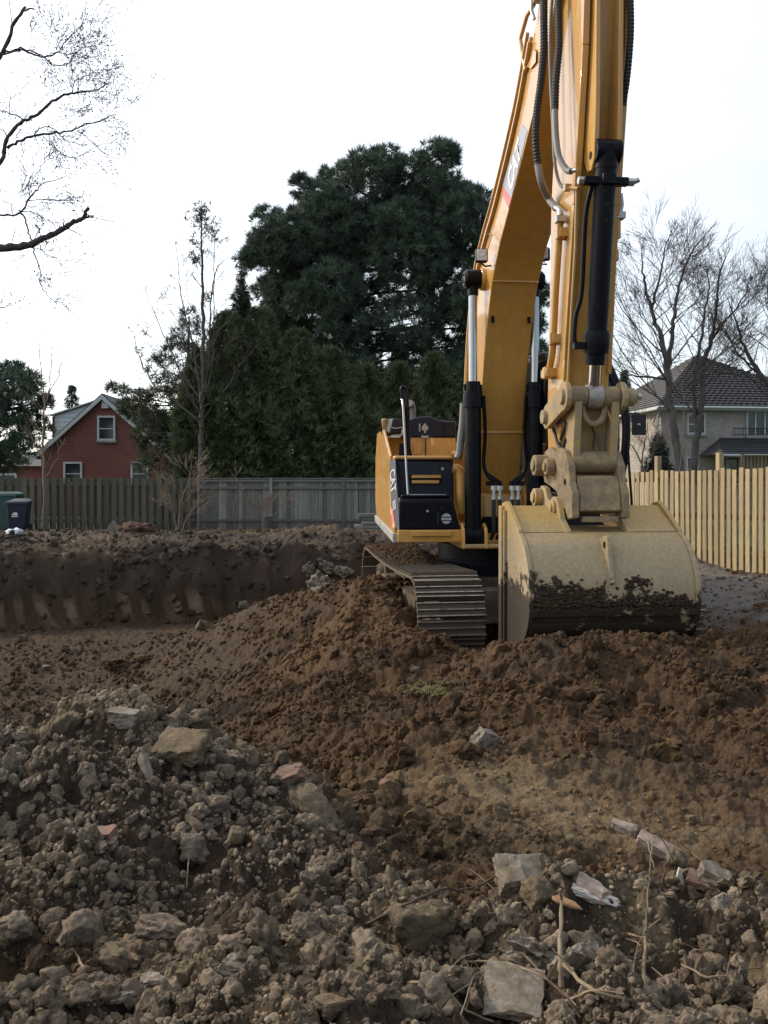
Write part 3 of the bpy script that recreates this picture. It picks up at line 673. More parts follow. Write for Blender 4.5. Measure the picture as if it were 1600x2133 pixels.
# quick coupler --------------------------------------------------------
cp = prof_part('quick_coupler', M['dirty_cast'], -.20, .20, [(8.50, 1.60), (8.44, 1.45), (8.40, 1.28), (8.80, 1.24), (8.95, 1.40), (8.85, 1.60), (8.70, 1.63)], bevel=.015)
for s in (-.245, .235):
    prof_part('coupler_plate', M['dirty_cast'], s - .035, s + .035, [(9.38, 1.72), (9.30, 1.86), (9.12, 1.90), (8.95, 1.84), (8.78, 1.88), (8.62, 1.84), (8.50, 1.70), (8.48, 1.55), (8.40, 1.45), (8.385, 1.22), (8.52, 1.20), (8.62, 1.30), (8.76, 1.30), (8.86, 1.45), (9.05, 1.50), (9.30, 1.55)], cp, .010)
    sg = -1 if s < 0 else 1
    m = MB(); lcyl(m, s + sg * .035, s + sg * .17, 9.22, 1.72, .105); lcyl(m, s + sg * .17, s + sg * .19, 9.22, 1.72, .06); m.build('coupler_boss', M['dirty_cast'], cp, 40, .01)
    m = MB(); lcyl(m, s + sg * .035, s + sg * .12, 8.98, 1.70, .085); lcyl(m, s + sg * .12, s + sg * .14, 8.98, 1.70, .045); m.build('coupler_boss', M['dirty_cast'], cp, 40, .01)
    m = MB(); lcyl(m, s + sg * .036, s + sg * .042, 8.60, 1.55, .028); m.build('pin_hole', M['black'], cp)
m = MB(); lcyl(m, -.17, .17, 8.43, 1.205, .02); m.hexa(L(.0, 8.44, 1.205), (.17, 0, 0), (0, .03, 0), (0, 0, .025)); m.build('coupler_lip', M['dirty_cast'], cp, 30)

# bucket -----------------------------------------------------------------
HW = .735
shell_out = [(8.42, 1.085), (8.25, .985), (8.13, .85), (8.055, .70), (8.03, .55), (8.045, .40), (8.10, .27), (8.20, .16), (8.34, .07), (8.52, -.0), (8.75, -.06), (9.02, -.10)]
so = [(q.y, q.z) for q in spline([Vector((0, a, b)) for a, b in shell_out], 4)]
inn = [(d + (8.6 - d) * .055, z + (.55 - z) * .055) for d, z in so]
bucket = prof_part('bucket', M['bucket'], -HW, HW, so + inn[::-1], bevel=.004, smooth=40)
for s0, s1 in ((-HW, -.31), (.29, HW)):
    prof_part('top_plate', M['bucket'], s0, s1, [(8.425, 1.09), (8.86, 1.325), (8.86, 1.285), (8.46, 1.06)], bucket, .004)
m = MB(); m.prism(*plate(-.27, .27, [(8.43, 1.075), (8.72, 1.13), (8.9, 1.13), (8.9, 1.10), (8.45, 1.05)])); m.build('hinge_pocket', M['bucket'], bucket, 30)
for sg in (-1, 1):
    sp = [(9.04, 1.345), (8.88, 1.365), (8.72, 1.29), (8.41, 1.11)] + [(d - .022, z) for d, z in so] + [(9.06, -.12), (9.07, .6)]
    side = prof_part('side_plate', M['bucket'], sg * HW, sg * (HW + .045), sp, bucket, .006)
    m = MB(); m.hexa(L(sg * (HW + .06), 8.86, .6), (.012, 0, 0), (0, .018, 0), (0, 0, .68)); m.build('wear_bar', M['bucket'], side, 30, .004)
    m = MB(); m.hexa(L(sg * (HW + .06), 9.0, .62), (.016, 0, 0), (0, .06, 0), (0, 0, .70)); m.build('side_cutter', M['bucket'], side, 30, .006)
# ears
for s in (-.30, .285):
    ear = prof_part('bucket_ear', M['yellow_worn'], s - .03, s + .03, [(9.36, 1.36), (9.33, 1.47), (9.24, 1.52), (9.12, 1.49), (9.02, 1.38), (8.93, 1.36), (8.85, 1.41), (8.73, 1.40), (8.66, 1.32), (8.60, 1.2), (8.41, 1.09), (8.44, 1.045), (9.0, 1.08), (9.2, 1.25)], bucket, .008)
    sg = -1 if s < 0 else 1
    m = MB(); lcyl(m, s + sg * .03, s + sg * .11, 9.24, 1.40, .09); lcyl(m, s + sg * .11, s + sg * .13, 9.24, 1.40, .055); m.build('ear_boss', M['yellow_worn'], ear, 40, .008)
    m = MB(); lcyl(m, s + sg * .03, s + sg * .06, 8.79, 1.30, .075); lcyl(m, s + sg * .06, s + sg * .08, 8.79, 1.30, .045); m.build('ear_boss', M['yellow_worn'], ear, 40, .008)
for q_ in ((9.24, 1.40, .05), (8.79, 1.30, .045)):
    m = MB(); lcyl(m, -.28, .265, *q_); m.build('coupling_pin', M['worn_steel'], bucket, 40)
# lifting eye
eye = prof_part('lifting_eye', M['bucket'], -.055, -.012, [(8.31, 1.02), (8.17, 1.07), (8.11, 1.06), (8.085, .98), (8.06, .86), (8.0, .66), (8.06, .63), (8.14, .80), (8.25, .95)], bucket, .006)
for q_ in (-.0575, -.0115):
    m = MB(); lcyl(m, q_, q_ + .002, 8.16, .985, .032); m.build('eye_hole', M['black'], eye)
# wear strips wrapped round the heel
def strip(i0, i1, off, name='wear_strip', mt=None, s=HW + .03):
    a = so[i0:i1 + 1]; o_ = [(d - off * (1 if z > .2 else .6), z - off * (0 if z > .3 else .8)) for d, z in a]
    m = MB(); m.prism(*plate(-s, s, a + o_[::-1])); return m.build(name, mt or M['bucket'], bucket, 40, .003)
strip(19, 21, .028); strip(23, 27, .022, s=HW + .01); strip(29, 33, .022, s=HW + .01); strip(35, 43, .022, s=HW + .01)
m = MB(); m.hexa(L(0, 8.035, .475), (HW + .05, 0, 0), (0, .022, 0), (0, 0, .012)); m.build('wear_strip', M['bucket'], bucket, 40, .004)

# hoses from boom to stick -------------------------------------------------
def corrugated(name, pts, r, pitch=.016, amp=.17, mt='black_rubber', n=10):
    P = spline(pts, 12); tot = sum((b - a).length for a, b in zip(P, P[1:])); k = int(tot / pitch)
    acc = [0]
    for a, b in zip(P, P[1:]): acc.append(acc[-1] + (b - a).length)
    out = []; j = 0
    for i in range(k + 1):
        t = tot * i / k
        while j < len(P) - 2 and acc[j + 1] < t: j += 1
        out.append(P[j].lerp(P[j + 1], (t - acc[j]) / max(1e-9, acc[j + 1] - acc[j])))
    m = MB(); m.tube(out, [r * (1 + amp * (i % 2)) for i in range(len(out))], n); return m.build(name, M[mt], ex, 30)
h1 = corrugated('hydraulic_hose', [LP(*q) for q in ((1133, -30, 9.0), (1133, 40, 8.95), (1133, 100, 8.95), (1127, 170, 8.95), (1119, 230, 8.95), (1116, 290, 8.95), (1121, 345, 8.97))], .034)
m = MB(); m.tube(spline([LP(1120, 340, 8.97), LP(1128, 380, 8.96), LS(1144, 415, -.275), LS(1158, 433, -.275)], 6), .036, 10); m.build('hose_sleeve', M['grey_hose'], h1, 60)
m = MB(); m.tube(spline([LS(1156, 431, -.275), LS(1166, 437, -.275), LS(1168, 450, -.275)], 5), .030, 10); m.hexa(LS(1168, 457, -.275), (.05, 0, 0), (0, .05, 0), (0, 0, .028)); m.build('hose_fitting', M['zinc'], h1, 40)
h2 = corrugated('hydraulic_hose', [LP(*q) for q in ((1163, -30, 8.7), (1164, 40, 8.66), (1164, 100, 8.62), (1158, 170, 8.6), (1156, 230, 8.58))], .032)
m = MB(); m.tube(spline([LP(*q) for q in ((1156, 225, 8.58), (1158, 280, 8.52), (1164, 325, 8.45), (1180, 353, 8.36), (1190, 357, 8.3))], 6), .030, 10); m.build('hose_sleeve', M['grey_hose'], h2, 60)
m = MB(); m.tube([LP(1184, 356, 8.34), LP(1202, 354, 8.26)], .022, 10); m.build('hose_fitting', M['zinc'], h2, 40)
m = MB(); m.tube(spline([LP(*q) for q in ((1152, -30, 8.75), (1146, 60, 8.75), (1147, 160, 8.72), (1152, 260, 8.68), (1156, 340, 8.62), (1166, 382, 8.58), (1180, 392, 8.5))], 8), .017, 8); m.build('hydraulic_hose', M['grey_hose'], ex, 60)
m = MB(); m.tube([LP(1178, 391, 8.5), LP(1205, 393, 8.36)], .018, 8); m.hexa(LP(1182, 391, 8.48), (.03, 0, 0), (0, .03, 0), (0, 0, .028)); m.build('hose_fitting', M['yellow'], ex, 40)
corrugated('hydraulic_hose', [LP(*q) for q in ((1312, -30, 8.15), (1314, 50, 8.16), (1311, 110, 8.18), (1305, 170, 8.22), (1297, 220, 8.3))], .028)

# boom cylinders -------------------------------------------------------------
for s in (-.455, .375):
    A, B = L(s, 12.06, .86), L(s, 12.06, 4.24)
    m = MB(); cyl_axis(m, A, B, [(0, .10), (.02, .108), (.50, .108), (.50, .135), (.545, .135), (.545, .125), (.565, .125), (.565, .098), (.60, .098), (.60, .06)])
    for a in range(0, 360, 60): m.cyl(A.lerp(B, .56) + Vector((.105 * math.cos(R(a)), .105 * math.sin(R(a)), 0)), A.lerp(B, .59) + Vector((.105 * math.cos(R(a)), .105 * math.sin(R(a)), 0)), .018, n=6)
    lcyl(m, s - .11, s + .11, 12.06, .86, .13)
    c = m.build('boom_cylinder', M['black'], ex, 35)
    m = MB(); cyl_axis(m, A, B, [(.585, .058), (.97, .058)]); m.build('piston_rod', M['chrome'], c, 40)
    sg = -1 if s < 0 else 1
    m = MB(); lcyl(m, s - .10, s + .10, 12.06, 4.24, .125); m.cyl(L(s, 12.06, 4.15), L(s, 12.06, 4.02), .07, n=16); m.build('rod_eye', M['black'], c, 40, .008)
    m = MB(); se = s + sg * .10; lcyl(m, se, se + sg * .022, 12.06, 4.24, .10)
    for a in range(0, 360, 120): lcyl(m, se + sg * .022, se + sg * .04, 12.06 + .055 * math.cos(R(a)), 4.24 + .055 * math.sin(R(a)), .018, 6)
    m.build('pin_cap', M['black_rubber'], c, 40, .003)
    m = MB(); lcyl(m, sg * .29, s - sg * .10, 12.06, 4.24, .145); m.build('pin_boss', M['yellow'], boom, 40, .008)
    # foot bracket
    m = MB()
    for q in (-.15, .15): m.prism(*plate(s + q - .02, s + q + .02, [(12.3, .70), (11.9, .70), (11.93, .95), (12.06, 1.03), (12.25, .98), (12.4, .8)]))
    m.build('cylinder_bracket', M['yellow'], ex, 30, .008)
    # oil pipes down the inner side
    i = -sg
    m = MB()
    for k, off in enumerate((.155, .205)):
        x0 = s + i * .13
        m.tube(spline([L(x0, 12.0, 2.7), L(x0 + i * .02, 12.0, 2.2), L(x0, 12.0, 1.85), L(x0 + i * .03, 12.0, 1.70), L(x0 + i * (off - .08), 11.98, 1.62), L(x0 + i * off, 11.96, 1.56), L(x0 + i * (off + .012), 11.95, 1.48)], 5), .024, 8)
    m.hexa(L(s + i * .26, 11.98, 1.55), (.10, 0, 0), (0, .03, 0), (0, 0, .03))
    m.build('oil_pipe', M['black'], c, 60)
    for off in (.142, .222):
        m = MB(); x0 = s + i * (.13 + off - .02)
        m.tube([L(x0, 11.95, 1.52), L(x0, 11.95, 1.46)], .045, 6); m.tube([L(x0, 11.95, 1.46), L(x0, 11.95, 1.38)], .026, 8); m.tube([L(x0, 11.95, 1.38), L(x0, 11.95, 1.34)], .034, 6); f = m.build('hose_fitting', M['zinc'], ex, 40)
        m = MB(); m.tube(spline([L(x0, 11.95, 1.35), L(x0, 11.95, 1.10), L(x0 + .01, 11.98, .92), L(x0, 12.1, .82)], 5), .027, 8); m.build('hydraulic_hose', M['black_rubber'], ex, 60)
    # work light on the boom
wl = []
for (u, v, s, face) in ((1003, 533, -.46, 0), (1133, 530, .38, .5)):
    c = LS(u, v, s) if s < 0 else LP(u, v, 11.9)
    m = MB(); mm = Matrix.Rotation(-face, 3, 'Z')
    m.hexa(c, mm @ Vector((.078, 0, 0)), mm @ Vector((0, .05, 0)), (0, 0, .085)); wo = m.build('work_light', M['black_rubber'], ex, 30, .025, 3)
    m = MB(); m.hexa(c + mm @ Vector((0, -.047, 0)), mm @ Vector((.064, 0, 0)), mm @ Vector((0, .008, 0)), (0, 0, .07)); m.build('lens', M['lens'], wo, 30, .02, 3)
    m = MB(); m.hexa(c + mm @ Vector((0, -.057, .0)), mm @ Vector((.026, 0, 0)), mm @ Vector((0, .003, 0)), (0, 0, .016)); m.build('lamp_bulb', M['white'], wo, 30, .004)
    m = MB(); m.tube([c + Vector((0, .03, -.08)), c + Vector((.06, .06, -.115)), c + Vector((.14 if s < 0 else -.14, .08, -.10))], .012, 6); m.build('lamp_bracket', M['black'], wo, 40)
m = MB(); m.tube(spline([LS(1012, 532, -.44), LS(1022, 500, -.40), LS(1024, 490, -.36), LS(1014, 488, -.34), LS(1000, 510, -.34), LS(1000, 492, -.33)], 6), .005, 5); m.build('lamp_wire', M['stick'], ex, 60)

# revolving frame and boom foot ---------------------------------------------
m = MB(); m.prism(*plate(-.62, .62, [(11.92, .70), (14.6, .74), (14.6, 1.02), (12.6, 1.02), (12.25, .76), (11.92, .74)])); m.build('revolving_frame', M['yellow'], ex, 30, .01)
for s in (-.36, .36):
    prof_part('boom_foot_plate', M['yellow'], s - .03, s + .03, [(12.35, .75), (12.3, 1.25), (12.75, 1.75), (13.4, 1.7), (13.9, .95)], bevel=.01)
m = MB(); m.prism(*plate(-.33, .33, [(12.42, .76), (12.45, 1.40), (12.55, 1.42), (12.55, .76)])); fr = m.build('front_plate', M['yellow'], ex, 30, .01)
m = MB(); m.prism([L(a, 12.405, b) for a, b in ((-.24, .80), (.28, .80), (.30, 1.02), (.26, 1.10), (-.24, 1.10), (-.29, 1.0), (-.28, .86))], [L(a, 12.43, b) for a, b in ((-.24, .80), (.28, .80), (.30, 1.02), (.26, 1.10), (-.24, 1.10), (-.29, 1.0), (-.28, .86))]); m.build('access_opening', M['black'], fr, 30, .004)
m = MB(); m.hexa(L(0, 11.97, .735), (.62, 0, 0), (0, .06, 0), (0, 0, .022)); m.build('frame_lip', M['yellow_worn'], ex, 30, .006)
# swing bearing and lower frame
m = MB(); cc = L(0, 13.2, 0); m.tube([Vector((cc.x, cc.y, z_)) for z_ in (.78, 1.0, 1.0, 1.20)], [.80, .80, .72, .72], 40)
for a in range(0, 360, 9): 
    p = Vector((cc.x + .805 * math.cos(R(a)), cc.y + .805 * math.sin(R(a)), .90)); m.box(p, (.05, .05, .06), R(a))
m.build('swing_bearing', M['black'], ex, 35)

# tracks ------------------------------------------------------------------------
CF, CR = Vector((.705, 11.0, -.06)), Vector((.10, 14.95, .02))
RT = .47
ax = (CR - CF); TL = ax.length; ax.normalize()
lat = Vector((ax.y, -ax.x, 0)).normalized()      # to the right
if lat.x < 0: lat = -lat
up = lat.cross(ax).normalized()
if up.z < 0: up = -up
per = 2 * TL + 2 * math.pi * RT
NS = 56; pitch = per / NS
def shoe_mesh():
    m = MB(); h = pitch * .47
    m.hexa((0, 0, .012), (.40, 0, 0), (0, h, 0), (0, 0, .014))
    for y_, hh in ((-h + .014, .030), (.0, .014), (h - .014, .014)):
        m.prism([(-.40, y_ - .012, .026), (-.40, y_ + .012, .026), (-.40, y_ + .006, .026 + hh * 2), (-.40, y_ - .006, .026 + hh * 2)], [(.40, y_ - .012, .026), (.40, y_ + .012, .026), (.40, y_ + .006, .026 + hh * 2), (.40, y_ - .006, .026 + hh * 2)])
    for x_ in (-.1, .1): m.hexa((x_, 0, -.05), (.03, 0, 0), (0, h * 1.02, 0), (0, 0, .05))
    me = m.mesh('track_shoe'); bm = bmesh.new(); bm.from_mesh(me); bmesh.ops.recalc_face_normals(bm, faces=bm.faces); bm.to_mesh(me); bm.free()
    me.materials.append(M['steel']); me.materials.append(M['worn_steel'])
    for p in me.polygons:
        if p.center.z > .04 and p.normal.z > .5: p.material_index = 1
    return me
SHOE = shoe_mesh()
MW = Matrix.Rotation(-TH, 4, 'Z') @ Matrix.Translation(-EXO)
def track(offset):
    cf, cr = CF + lat * offset, CR + lat * offset
    tr = MB()
    # side frame, inset
    for q in (-1, 1):
        a0, b0 = cf + ax * .55, cr - ax * .62
        c = (a0 + b0) / 2 + lat * q * .14
        tr.hexa(c + up * -.02, lat * .10, (b0 - a0) * .5, up * .17)
    tr.hexa((cf + cr) / 2 - up * .1, lat * .22, (cr - cf) * .36, up * .12)
    tr.hexa((cf + cr) / 2 + lat * .02, lat * .02, (cr - cf) * .5, up * .33)  # added inner plate, blocks light showing through the open track
    tr.v = [tuple(MW @ Vector(p)) for p in tr.v]
    t = tr.build('track', M['mud_steel'], ex, 30, .02)
    for c, r_, nm in ((cf, .40, 'idler_wheel'), (cr, .37, 'drive_sprocket')):
        w_ = MB(); w_.tube([c - lat * .13, c + lat * .13], r_, 28); w_.tube([c - lat * .20, c - lat * .13], [.22, .25], 24); w_.tube([c + lat * .13, c + lat * .20], [.25, .22], 24)
        for a in range(0, 360, 40): 
            pc = c - lat * .20 + (ax * math.cos(R(a)) + up * math.sin(R(a))) * .17; w_.tube([pc, pc - lat * .02], .018, 6)
        w_.v = [tuple(MW @ Vector(p)) for p in w_.v]; w_.build(nm, M['mud_steel'], t, 35, .01)
    for k in range(7):
        c = cf + ax * (.75 + k * (TL - 1.5) / 6) - up * .30
        w_ = MB(); w_.tube([c - lat * .18, c + lat * .18], .11, 16); w_.v = [tuple(MW @ Vector(p)) for p in w_.v]; w_.build('track_roller', M['steel'], t, 35, .01)
    for k in range(NS):
        q = k * pitch
        if q < TL:                      # top run, front -> rear, sagging a little
            f = q / TL; c = cf + ax * q + up * (RT - .05 * math.sin(math.pi * f)); yd, zd = ax, up
        elif q < TL + math.pi * RT:
            a = (q - TL) / RT; c = cr + (up * math.cos(a) + ax * math.sin(a)) * RT; zd = up * math.cos(a) + ax * math.sin(a); yd = ax * math.cos(a) - up * math.sin(a)
        elif q < 2 * TL + math.pi * RT:
            g = q - TL - math.pi * RT; c = cr - ax * g - up * RT; zd = -up; yd = -ax
        else:
            a = (q - 2 * TL - math.pi * RT) / RT; c = cf + (-up * math.cos(a) - ax * math.sin(a)) * RT; zd = -up * math.cos(a) - ax * math.sin(a); yd = -ax * math.cos(a) + up * math.sin(a)
        xd = yd.cross(zd)
        mt = Matrix(((xd.x, yd.x, zd.x, c.x), (xd.y, yd.y, zd.y, c.y), (xd.z, yd.z, zd.z, c.z), (0, 0, 0, 1)))
        inst('track_shoe', SHOE, t, matrix=MW @ mt)
    return t
track(0); track(2.70)
m = MB(); c = (CF + CR) / 2 + lat * 1.36
m.hexa(c + up * .16, lat * 1.0, ax * .85, up * .16); m.hexa(c + up * .02 - ax * 1.3, lat * 1.36, ax * .16, up * .22); m.hexa(c + up * .02 + ax * 1.3, lat * 1.36, ax * .16, up * .22)
m.v = [tuple(MW @ Vector(p)) for p in m.v]; m.build('lower_frame', M['mud_steel'], ex, 30, .02)

# right-hand body (left in the photo): panels, tool box, hood ----------------------
def sbox(name, mt, s0, s1, prof, parent=None, bevel=.02, seg=3): return prof_part(name, mt, s0, s1, prof, parent, bevel, 35, seg)
side = [(12.02, .80), (14.5, .98), (14.75, 1.25), (14.7, 2.0), (14.45, 2.42), (13.3, 2.36), (12.62, 1.93), (12.46, 1.9), (12.46, 1.40), (12.06, 1.36)]
sbox('rear_body', M['yellow'], -1.0, 1.2, [(14.4, .98), (16.6, 1.0), (16.6, 2.2), (14.4, 2.2)], bevel=.03)
body = sbox('engine_body', M['yellow'], -1.46, -.60, [(12.10, .82), (14.4, .98), (14.5, 1.1), (14.45, 2.2), (13.75, 2.26), (13.62, 1.95), (12.56, 1.93), (12.52, 1.30), (12.1, 1.0)], bevel=.03)
sbox('side_panel', M['yellow'], -1.50, -1.462, [(12.10, .86), (14.45, 1.03), (14.7, 1.3), (14.66, 1.95), (14.38, 2.34), (13.45, 2.34), (12.60, 1.93), (12.5, 1.2), (12.1, .98)], body, .012)
sbox('side_sill', M['grey_plate'], -1.52, -1.40, [(12.03, .775), (14.55, .955), (14.6, 1.06), (12.06, .90)], body, .012)
sbox('front_sill', M['yellow'], -1.46, -.585, [(11.97, .785), (12.3, .785), (12.3, .945), (11.97, .945)], body, .012)
m = MB(); m.hexa(L(-1.02, 11.955, .90), (.26, 0, 0), (0, .03, 0), (0, 0, .035)); m.build('step_bar', M['yellow'], body, 30, .008)
# side print: letters and number on a dark band
D0 = [L(-1.506, 12.60, 1.86), L(-1.506, 12.20, .95), L(-1.440, 11.985, .95), L(-1.440, 12.42, 1.86)]
m = MB(); m.prism(D0, [p + Vector((.05, .05, 0)) for p in D0]); dp = m.build('side_decal', M['black_panel'], body)
dn = ((D0[1] + D0[2]) - (D0[0] + D0[3])).normalized(); dy = (D0[3] - D0[0]).normalized(); dy = (dy - dn * dy.dot(dn)).normalized()
def on_decal(f): return (D0[0] + D0[3]) / 2 * (1 - f) + (D0[1] + D0[2]) / 2 * f
letters('side_lettering', 'CAT', M['silver'], dp, on_decal(.30), dn, dy, .15, .34, .006, .03)
m = MB()      # small print, too foreshortened to read
for k in range(5): m.hexa(on_decal(.60 + k * .028) + dn.cross(dy) * .004, dy * .045, dn * .009, dn.cross(dy) * .002)
m.build('side_print', M['silver'], dp)
q0 = [D0[0].lerp(D0[1], .66), D0[0].lerp(D0[1], .99), D0[0].lerp(D0[1], .99).lerp(D0[2], .5), D0[0].lerp(D0[1], .74).lerp(D0[3].lerp(D0[2], .74), .25)]; nn_ = dn.cross(dy)
m = MB(); m.prism([p + nn_ * .004 for p in q0], [p - nn_ * .01 for p in q0]); m.build('decal_stripe', M['decal_red'], dp)
up_panel = sbox('upper_tool_box', M['black_panel'], -1.43, -.64, [(12.44, 1.30), (12.6, 1.30), (12.6, 1.88), (12.44, 1.86)], body, .03)
m = MB(); m.hexa(L(-1.03, 12.43, 1.615), (.215, 0, 0), (0, .02, 0), (0, 0, .065)); m.build('step_recess', M['black'], up_panel, 30, .01)
m = MB(); m.hexa(L(-1.03, 12.39, 1.64), (.20, 0, 0), (0, .05, 0), (0, 0, .016)); m.hexa(L(-1.04, 12.395, 1.575), (.185, 0, 0), (0, .035, 0), (0, 0, .022)); 
for k in range(14): m.hexa(L(-1.21 + k * .028, 12.36, 1.66), (.007, 0, 0), (0, .02, 0), (0, 0, .008))
m.build('foot_step', M['yellow'], up_panel, 30, .004)
m = MB(); lcyl(m, -.80, -.80 + .001, 12.43, 1.75, .01); m.cyl(L(-.80, 12.44, 1.75), L(-.80, 12.41, 1.75), .02, n=10); m.build('panel_bolt', M['zinc'], up_panel, 40)
low = sbox('lower_tool_box', M['black'], -1.44, -.63, [(12.0, .95), (12.0, 1.32), (12.05, 1.37), (12.46, 1.37), (12.46, .95)], body, .025)
for p in low.data.vertices:
    if p.co.x > -.8 and p.co.z > 1.7: p.co.x -= .10
m = MB(); m.hexa(L(-1.08, 12.22, 1.385), (.32, 0, 0), (0, .19, 0), (0, 0, .014)); st = m.build('step_plate', M['black'], low, 30, .01)
m = MB()
for r_ in range(4):
    for k in range(24): m.hexa(L(-1.30 + k * .021, 12.09 + r_ * .07, 1.403), (.006, 0, 0), (0, .022, 0), (0, 0, .005))
m.build('step_tread', M['silver'], st, 30)
m = MB(); m.cyl(L(-.82, 12.0, 1.09), L(-.82, 11.992, 1.09), .068, n=24); rd = m.build('round_sticker', M['silver'], low, 30)
m = MB()
for z_ in (1.11, 1.065): m.hexa(L(-.82, 11.990, z_), (.062, 0, 0), (0, .002, 0), (0, 0, .006))
m.build('sticker_line', M['black'], rd)
m = MB(); m.hexa(L(-.93, 11.99, 1.10), (.010, 0, 0), (0, .01, 0), (0, 0, .08)); m.build('latch', M['black_rubber'], low, 30, .004); 
m = MB(); m.cyl(L(-1.07, 12.0, 1.19), L(-1.07, 11.985, 1.19), .018, n=10); m.build('panel_bolt', M['zinc'], low, 40)
m = MB(); m.hexa(L(-1.02, 12.5, 1.90), (.43, 0, 0), (0, .09, 0), (0, 0, .022)); m.build('panel_rim', M['yellow'], body, 30, .015)
# tank face behind, black hood above
tank = sbox('tank_panel', M['yellow'], -1.16, -.40, [(13.55, 1.93), (13.9, 1.93), (13.9, 2.24), (13.62, 2.24)], body, .012)
m = MB(); m.hexa(L(-.98, 13.553, 2.06), (.06, 0, 0), (0, .006, 0), (0, 0, .08)); m.build('fuel_cover', M['yellow'], tank, 30, .004)
m = MB(); m.hexa(L(-.86, 13.56, 2.08), (.006, 0, 0), (0, .012, 0), (0, 0, .14)); m.build('panel_gap', M['black'], tank)
hood = MB(); hood.prism([L(s, 13.60, z) for s, z in ((-1.22, 2.24), (-1.18, 2.36), (-1.10, 2.50), (-1.0, 2.54), (-.78, 2.555), (-.66, 2.50), (-.56, 2.485), (-.40, 2.48), (-.40, 2.24))], [L(s, 15.2, z) for s, z in ((-1.22, 2.26), (-1.18, 2.40), (-1.10, 2.55), (-1.0, 2.60), (-.78, 2.61), (-.66, 2.56), (-.56, 2.54), (-.40, 2.54), (-.40, 2.26))])
hood = hood.build('engine_hood', M['black_panel'], ex, 35, .025, 3)
m = MB(); m.hexa(L(-.585, 13.598, 2.36), (.006, 0, 0), (0, .004, 0), (0, 0, .12)); m.build('hood_gap', M['black'], hood)
m = MB(); pts = [(0, .075), (.022, .045), (.045, .01), (.03, -.03), (.008, -.018), (.012, -.06), (-.012, -.06), (-.008, -.018), (-.03, -.03), (-.045, .01), (-.022, .045)]
m.prism([L(-.865 + a * 1.2, 13.597, 2.37 + b * 1.1) for a, b in pts], [L(-.865 + a * 1.2, 13.592, 2.37 + b * 1.1) for a, b in pts]); m.build('spade_sticker', M['silver'], hood)
m = MB(); m.hexa(L(-.865, 13.597, 2.245), (.055, 0, 0), (0, .004, 0), (0, 0, .02)); m.hexa(L(-.945, 13.59, 2.38), (.010, 0, 0), (0, .012, 0), (0, 0, .06)); m.build('hood_latch', M['silver'], hood, 30, .003)
m = MB(); m.tube(spline([L(-.975, 14.2, 2.5), L(-.975, 14.2, 2.68), L(-.985, 14.18, 2.76), L(-1.03, 14.1, 2.79)], 5), .058, 14); m.build('exhaust_pipe', M['grey_hose'], ex, 50)
# lamp housing on the far corner and its guard
m = MB(); m.prism([L(s, 13.3, z) for s, z in ((-1.43, 2.27), (-1.38, 2.50), (-1.24, 2.48), (-1.20, 2.29))], [L(s, 13.75, z) for s, z in ((-1.47, 2.27), (-1.42, 2.52), (-1.24, 2.48), (-1.20, 2.29))]); lh = m.build('lamp_housing', M['black_rubber'], ex, 35, .02)
m = MB(); m.hexa(L(-1.46, 13.7, 2.40), (.04, 0, 0), (0, .05, 0), (0, 0, .12)); m.build('amber_panel', M['yellow'], lh, 30, .02)
m = MB(); m.tube([L(-1.50, 13.6, 2.28), L(-1.52, 13.6, 2.5), L(-1.48, 13.6, 2.56), L(-1.36, 13.6, 2.57)], .012, 6); m.build('lamp_guard', M['black'], lh, 50)
m = MB(); m.prism([L(s, 13.2, z) for s, z in ((-1.27, 2.24), (-1.20, 2.24), (-1.20, 2.36), (-1.235, 2.37))], [L(s, 13.3, z) for s, z in ((-1.27, 2.24), (-1.20, 2.24), (-1.20, 2.36), (-1.235, 2.37))]); m.build('lamp_foot', M['grey_plate'], lh, 30, .008)
# hand rails
post = [LP(u, v, 12.65) for u, v in ((848, 955), (846, 900), (840, 840), (836, 812), (840, 806), (846, 815), (850, 860), (853, 955))]
m = MB(); m.tube(spline(post, 5), .022, 8)
m.hexa(LP(847, 900, 12.66), (.045, 0, 0), (0, .012, 0), (0, 0, .34)); m.prism([LP(u, v, 12.68) for u, v in ((830, 956), (832, 925), (852, 920), (861, 956))], [LP(u, v, 12.64) for u, v in ((830, 956), (832, 925), (852, 920), (861, 956))]); m.tube([LP(843, 890, 12.64), LP(825, 893, 12.9), LP(812, 890, 13.2)], .012, 6)
hr = m.build('handrail_post', M['black'], ex, 40)
m = MB(); m.tube([LP(838, 832, 12.45), LP(840, 850, 12.35), LP(846, 960, 11.98), LP(850, 1030, 11.93)], .015, 10); m.build('handrail', M['chrome'], hr, 50)
m = MB(); m.tube([LP(850, 1030, 11.93), LP(853, 1085, 11.93), LP(855, 1130, 11.93)], .020, 10); m.hexa(LP(853, 1122, 11.93), (.07, 0, 0), (0, .02, 0), (0, 0, .008)); m.build('handrail_foot', M['black'], hr, 50)
# grey hose and yellow elbow beside the left cylinder
m = MB(); m.tube(spline([LP(u, v, 12.2) for u, v in ((966, 840), (964, 880), (960, 915), (957, 945), (952, 955))], 6), .05, 12); m.build('hydraulic_hose', M['grey_hose'], ex, 50)
m = MB(); m.tube(spline([LP(u, v, 12.3) for u, v in ((943, 975), (955, 978), (960, 995), (961, 1040), (962, 1070))], 6), .065, 12); m.tube([LP(942, 945, 12.35), LP(962, 948, 12.3)], .04, 8); m.build('yellow_elbow', M['yellow'], ex, 50)

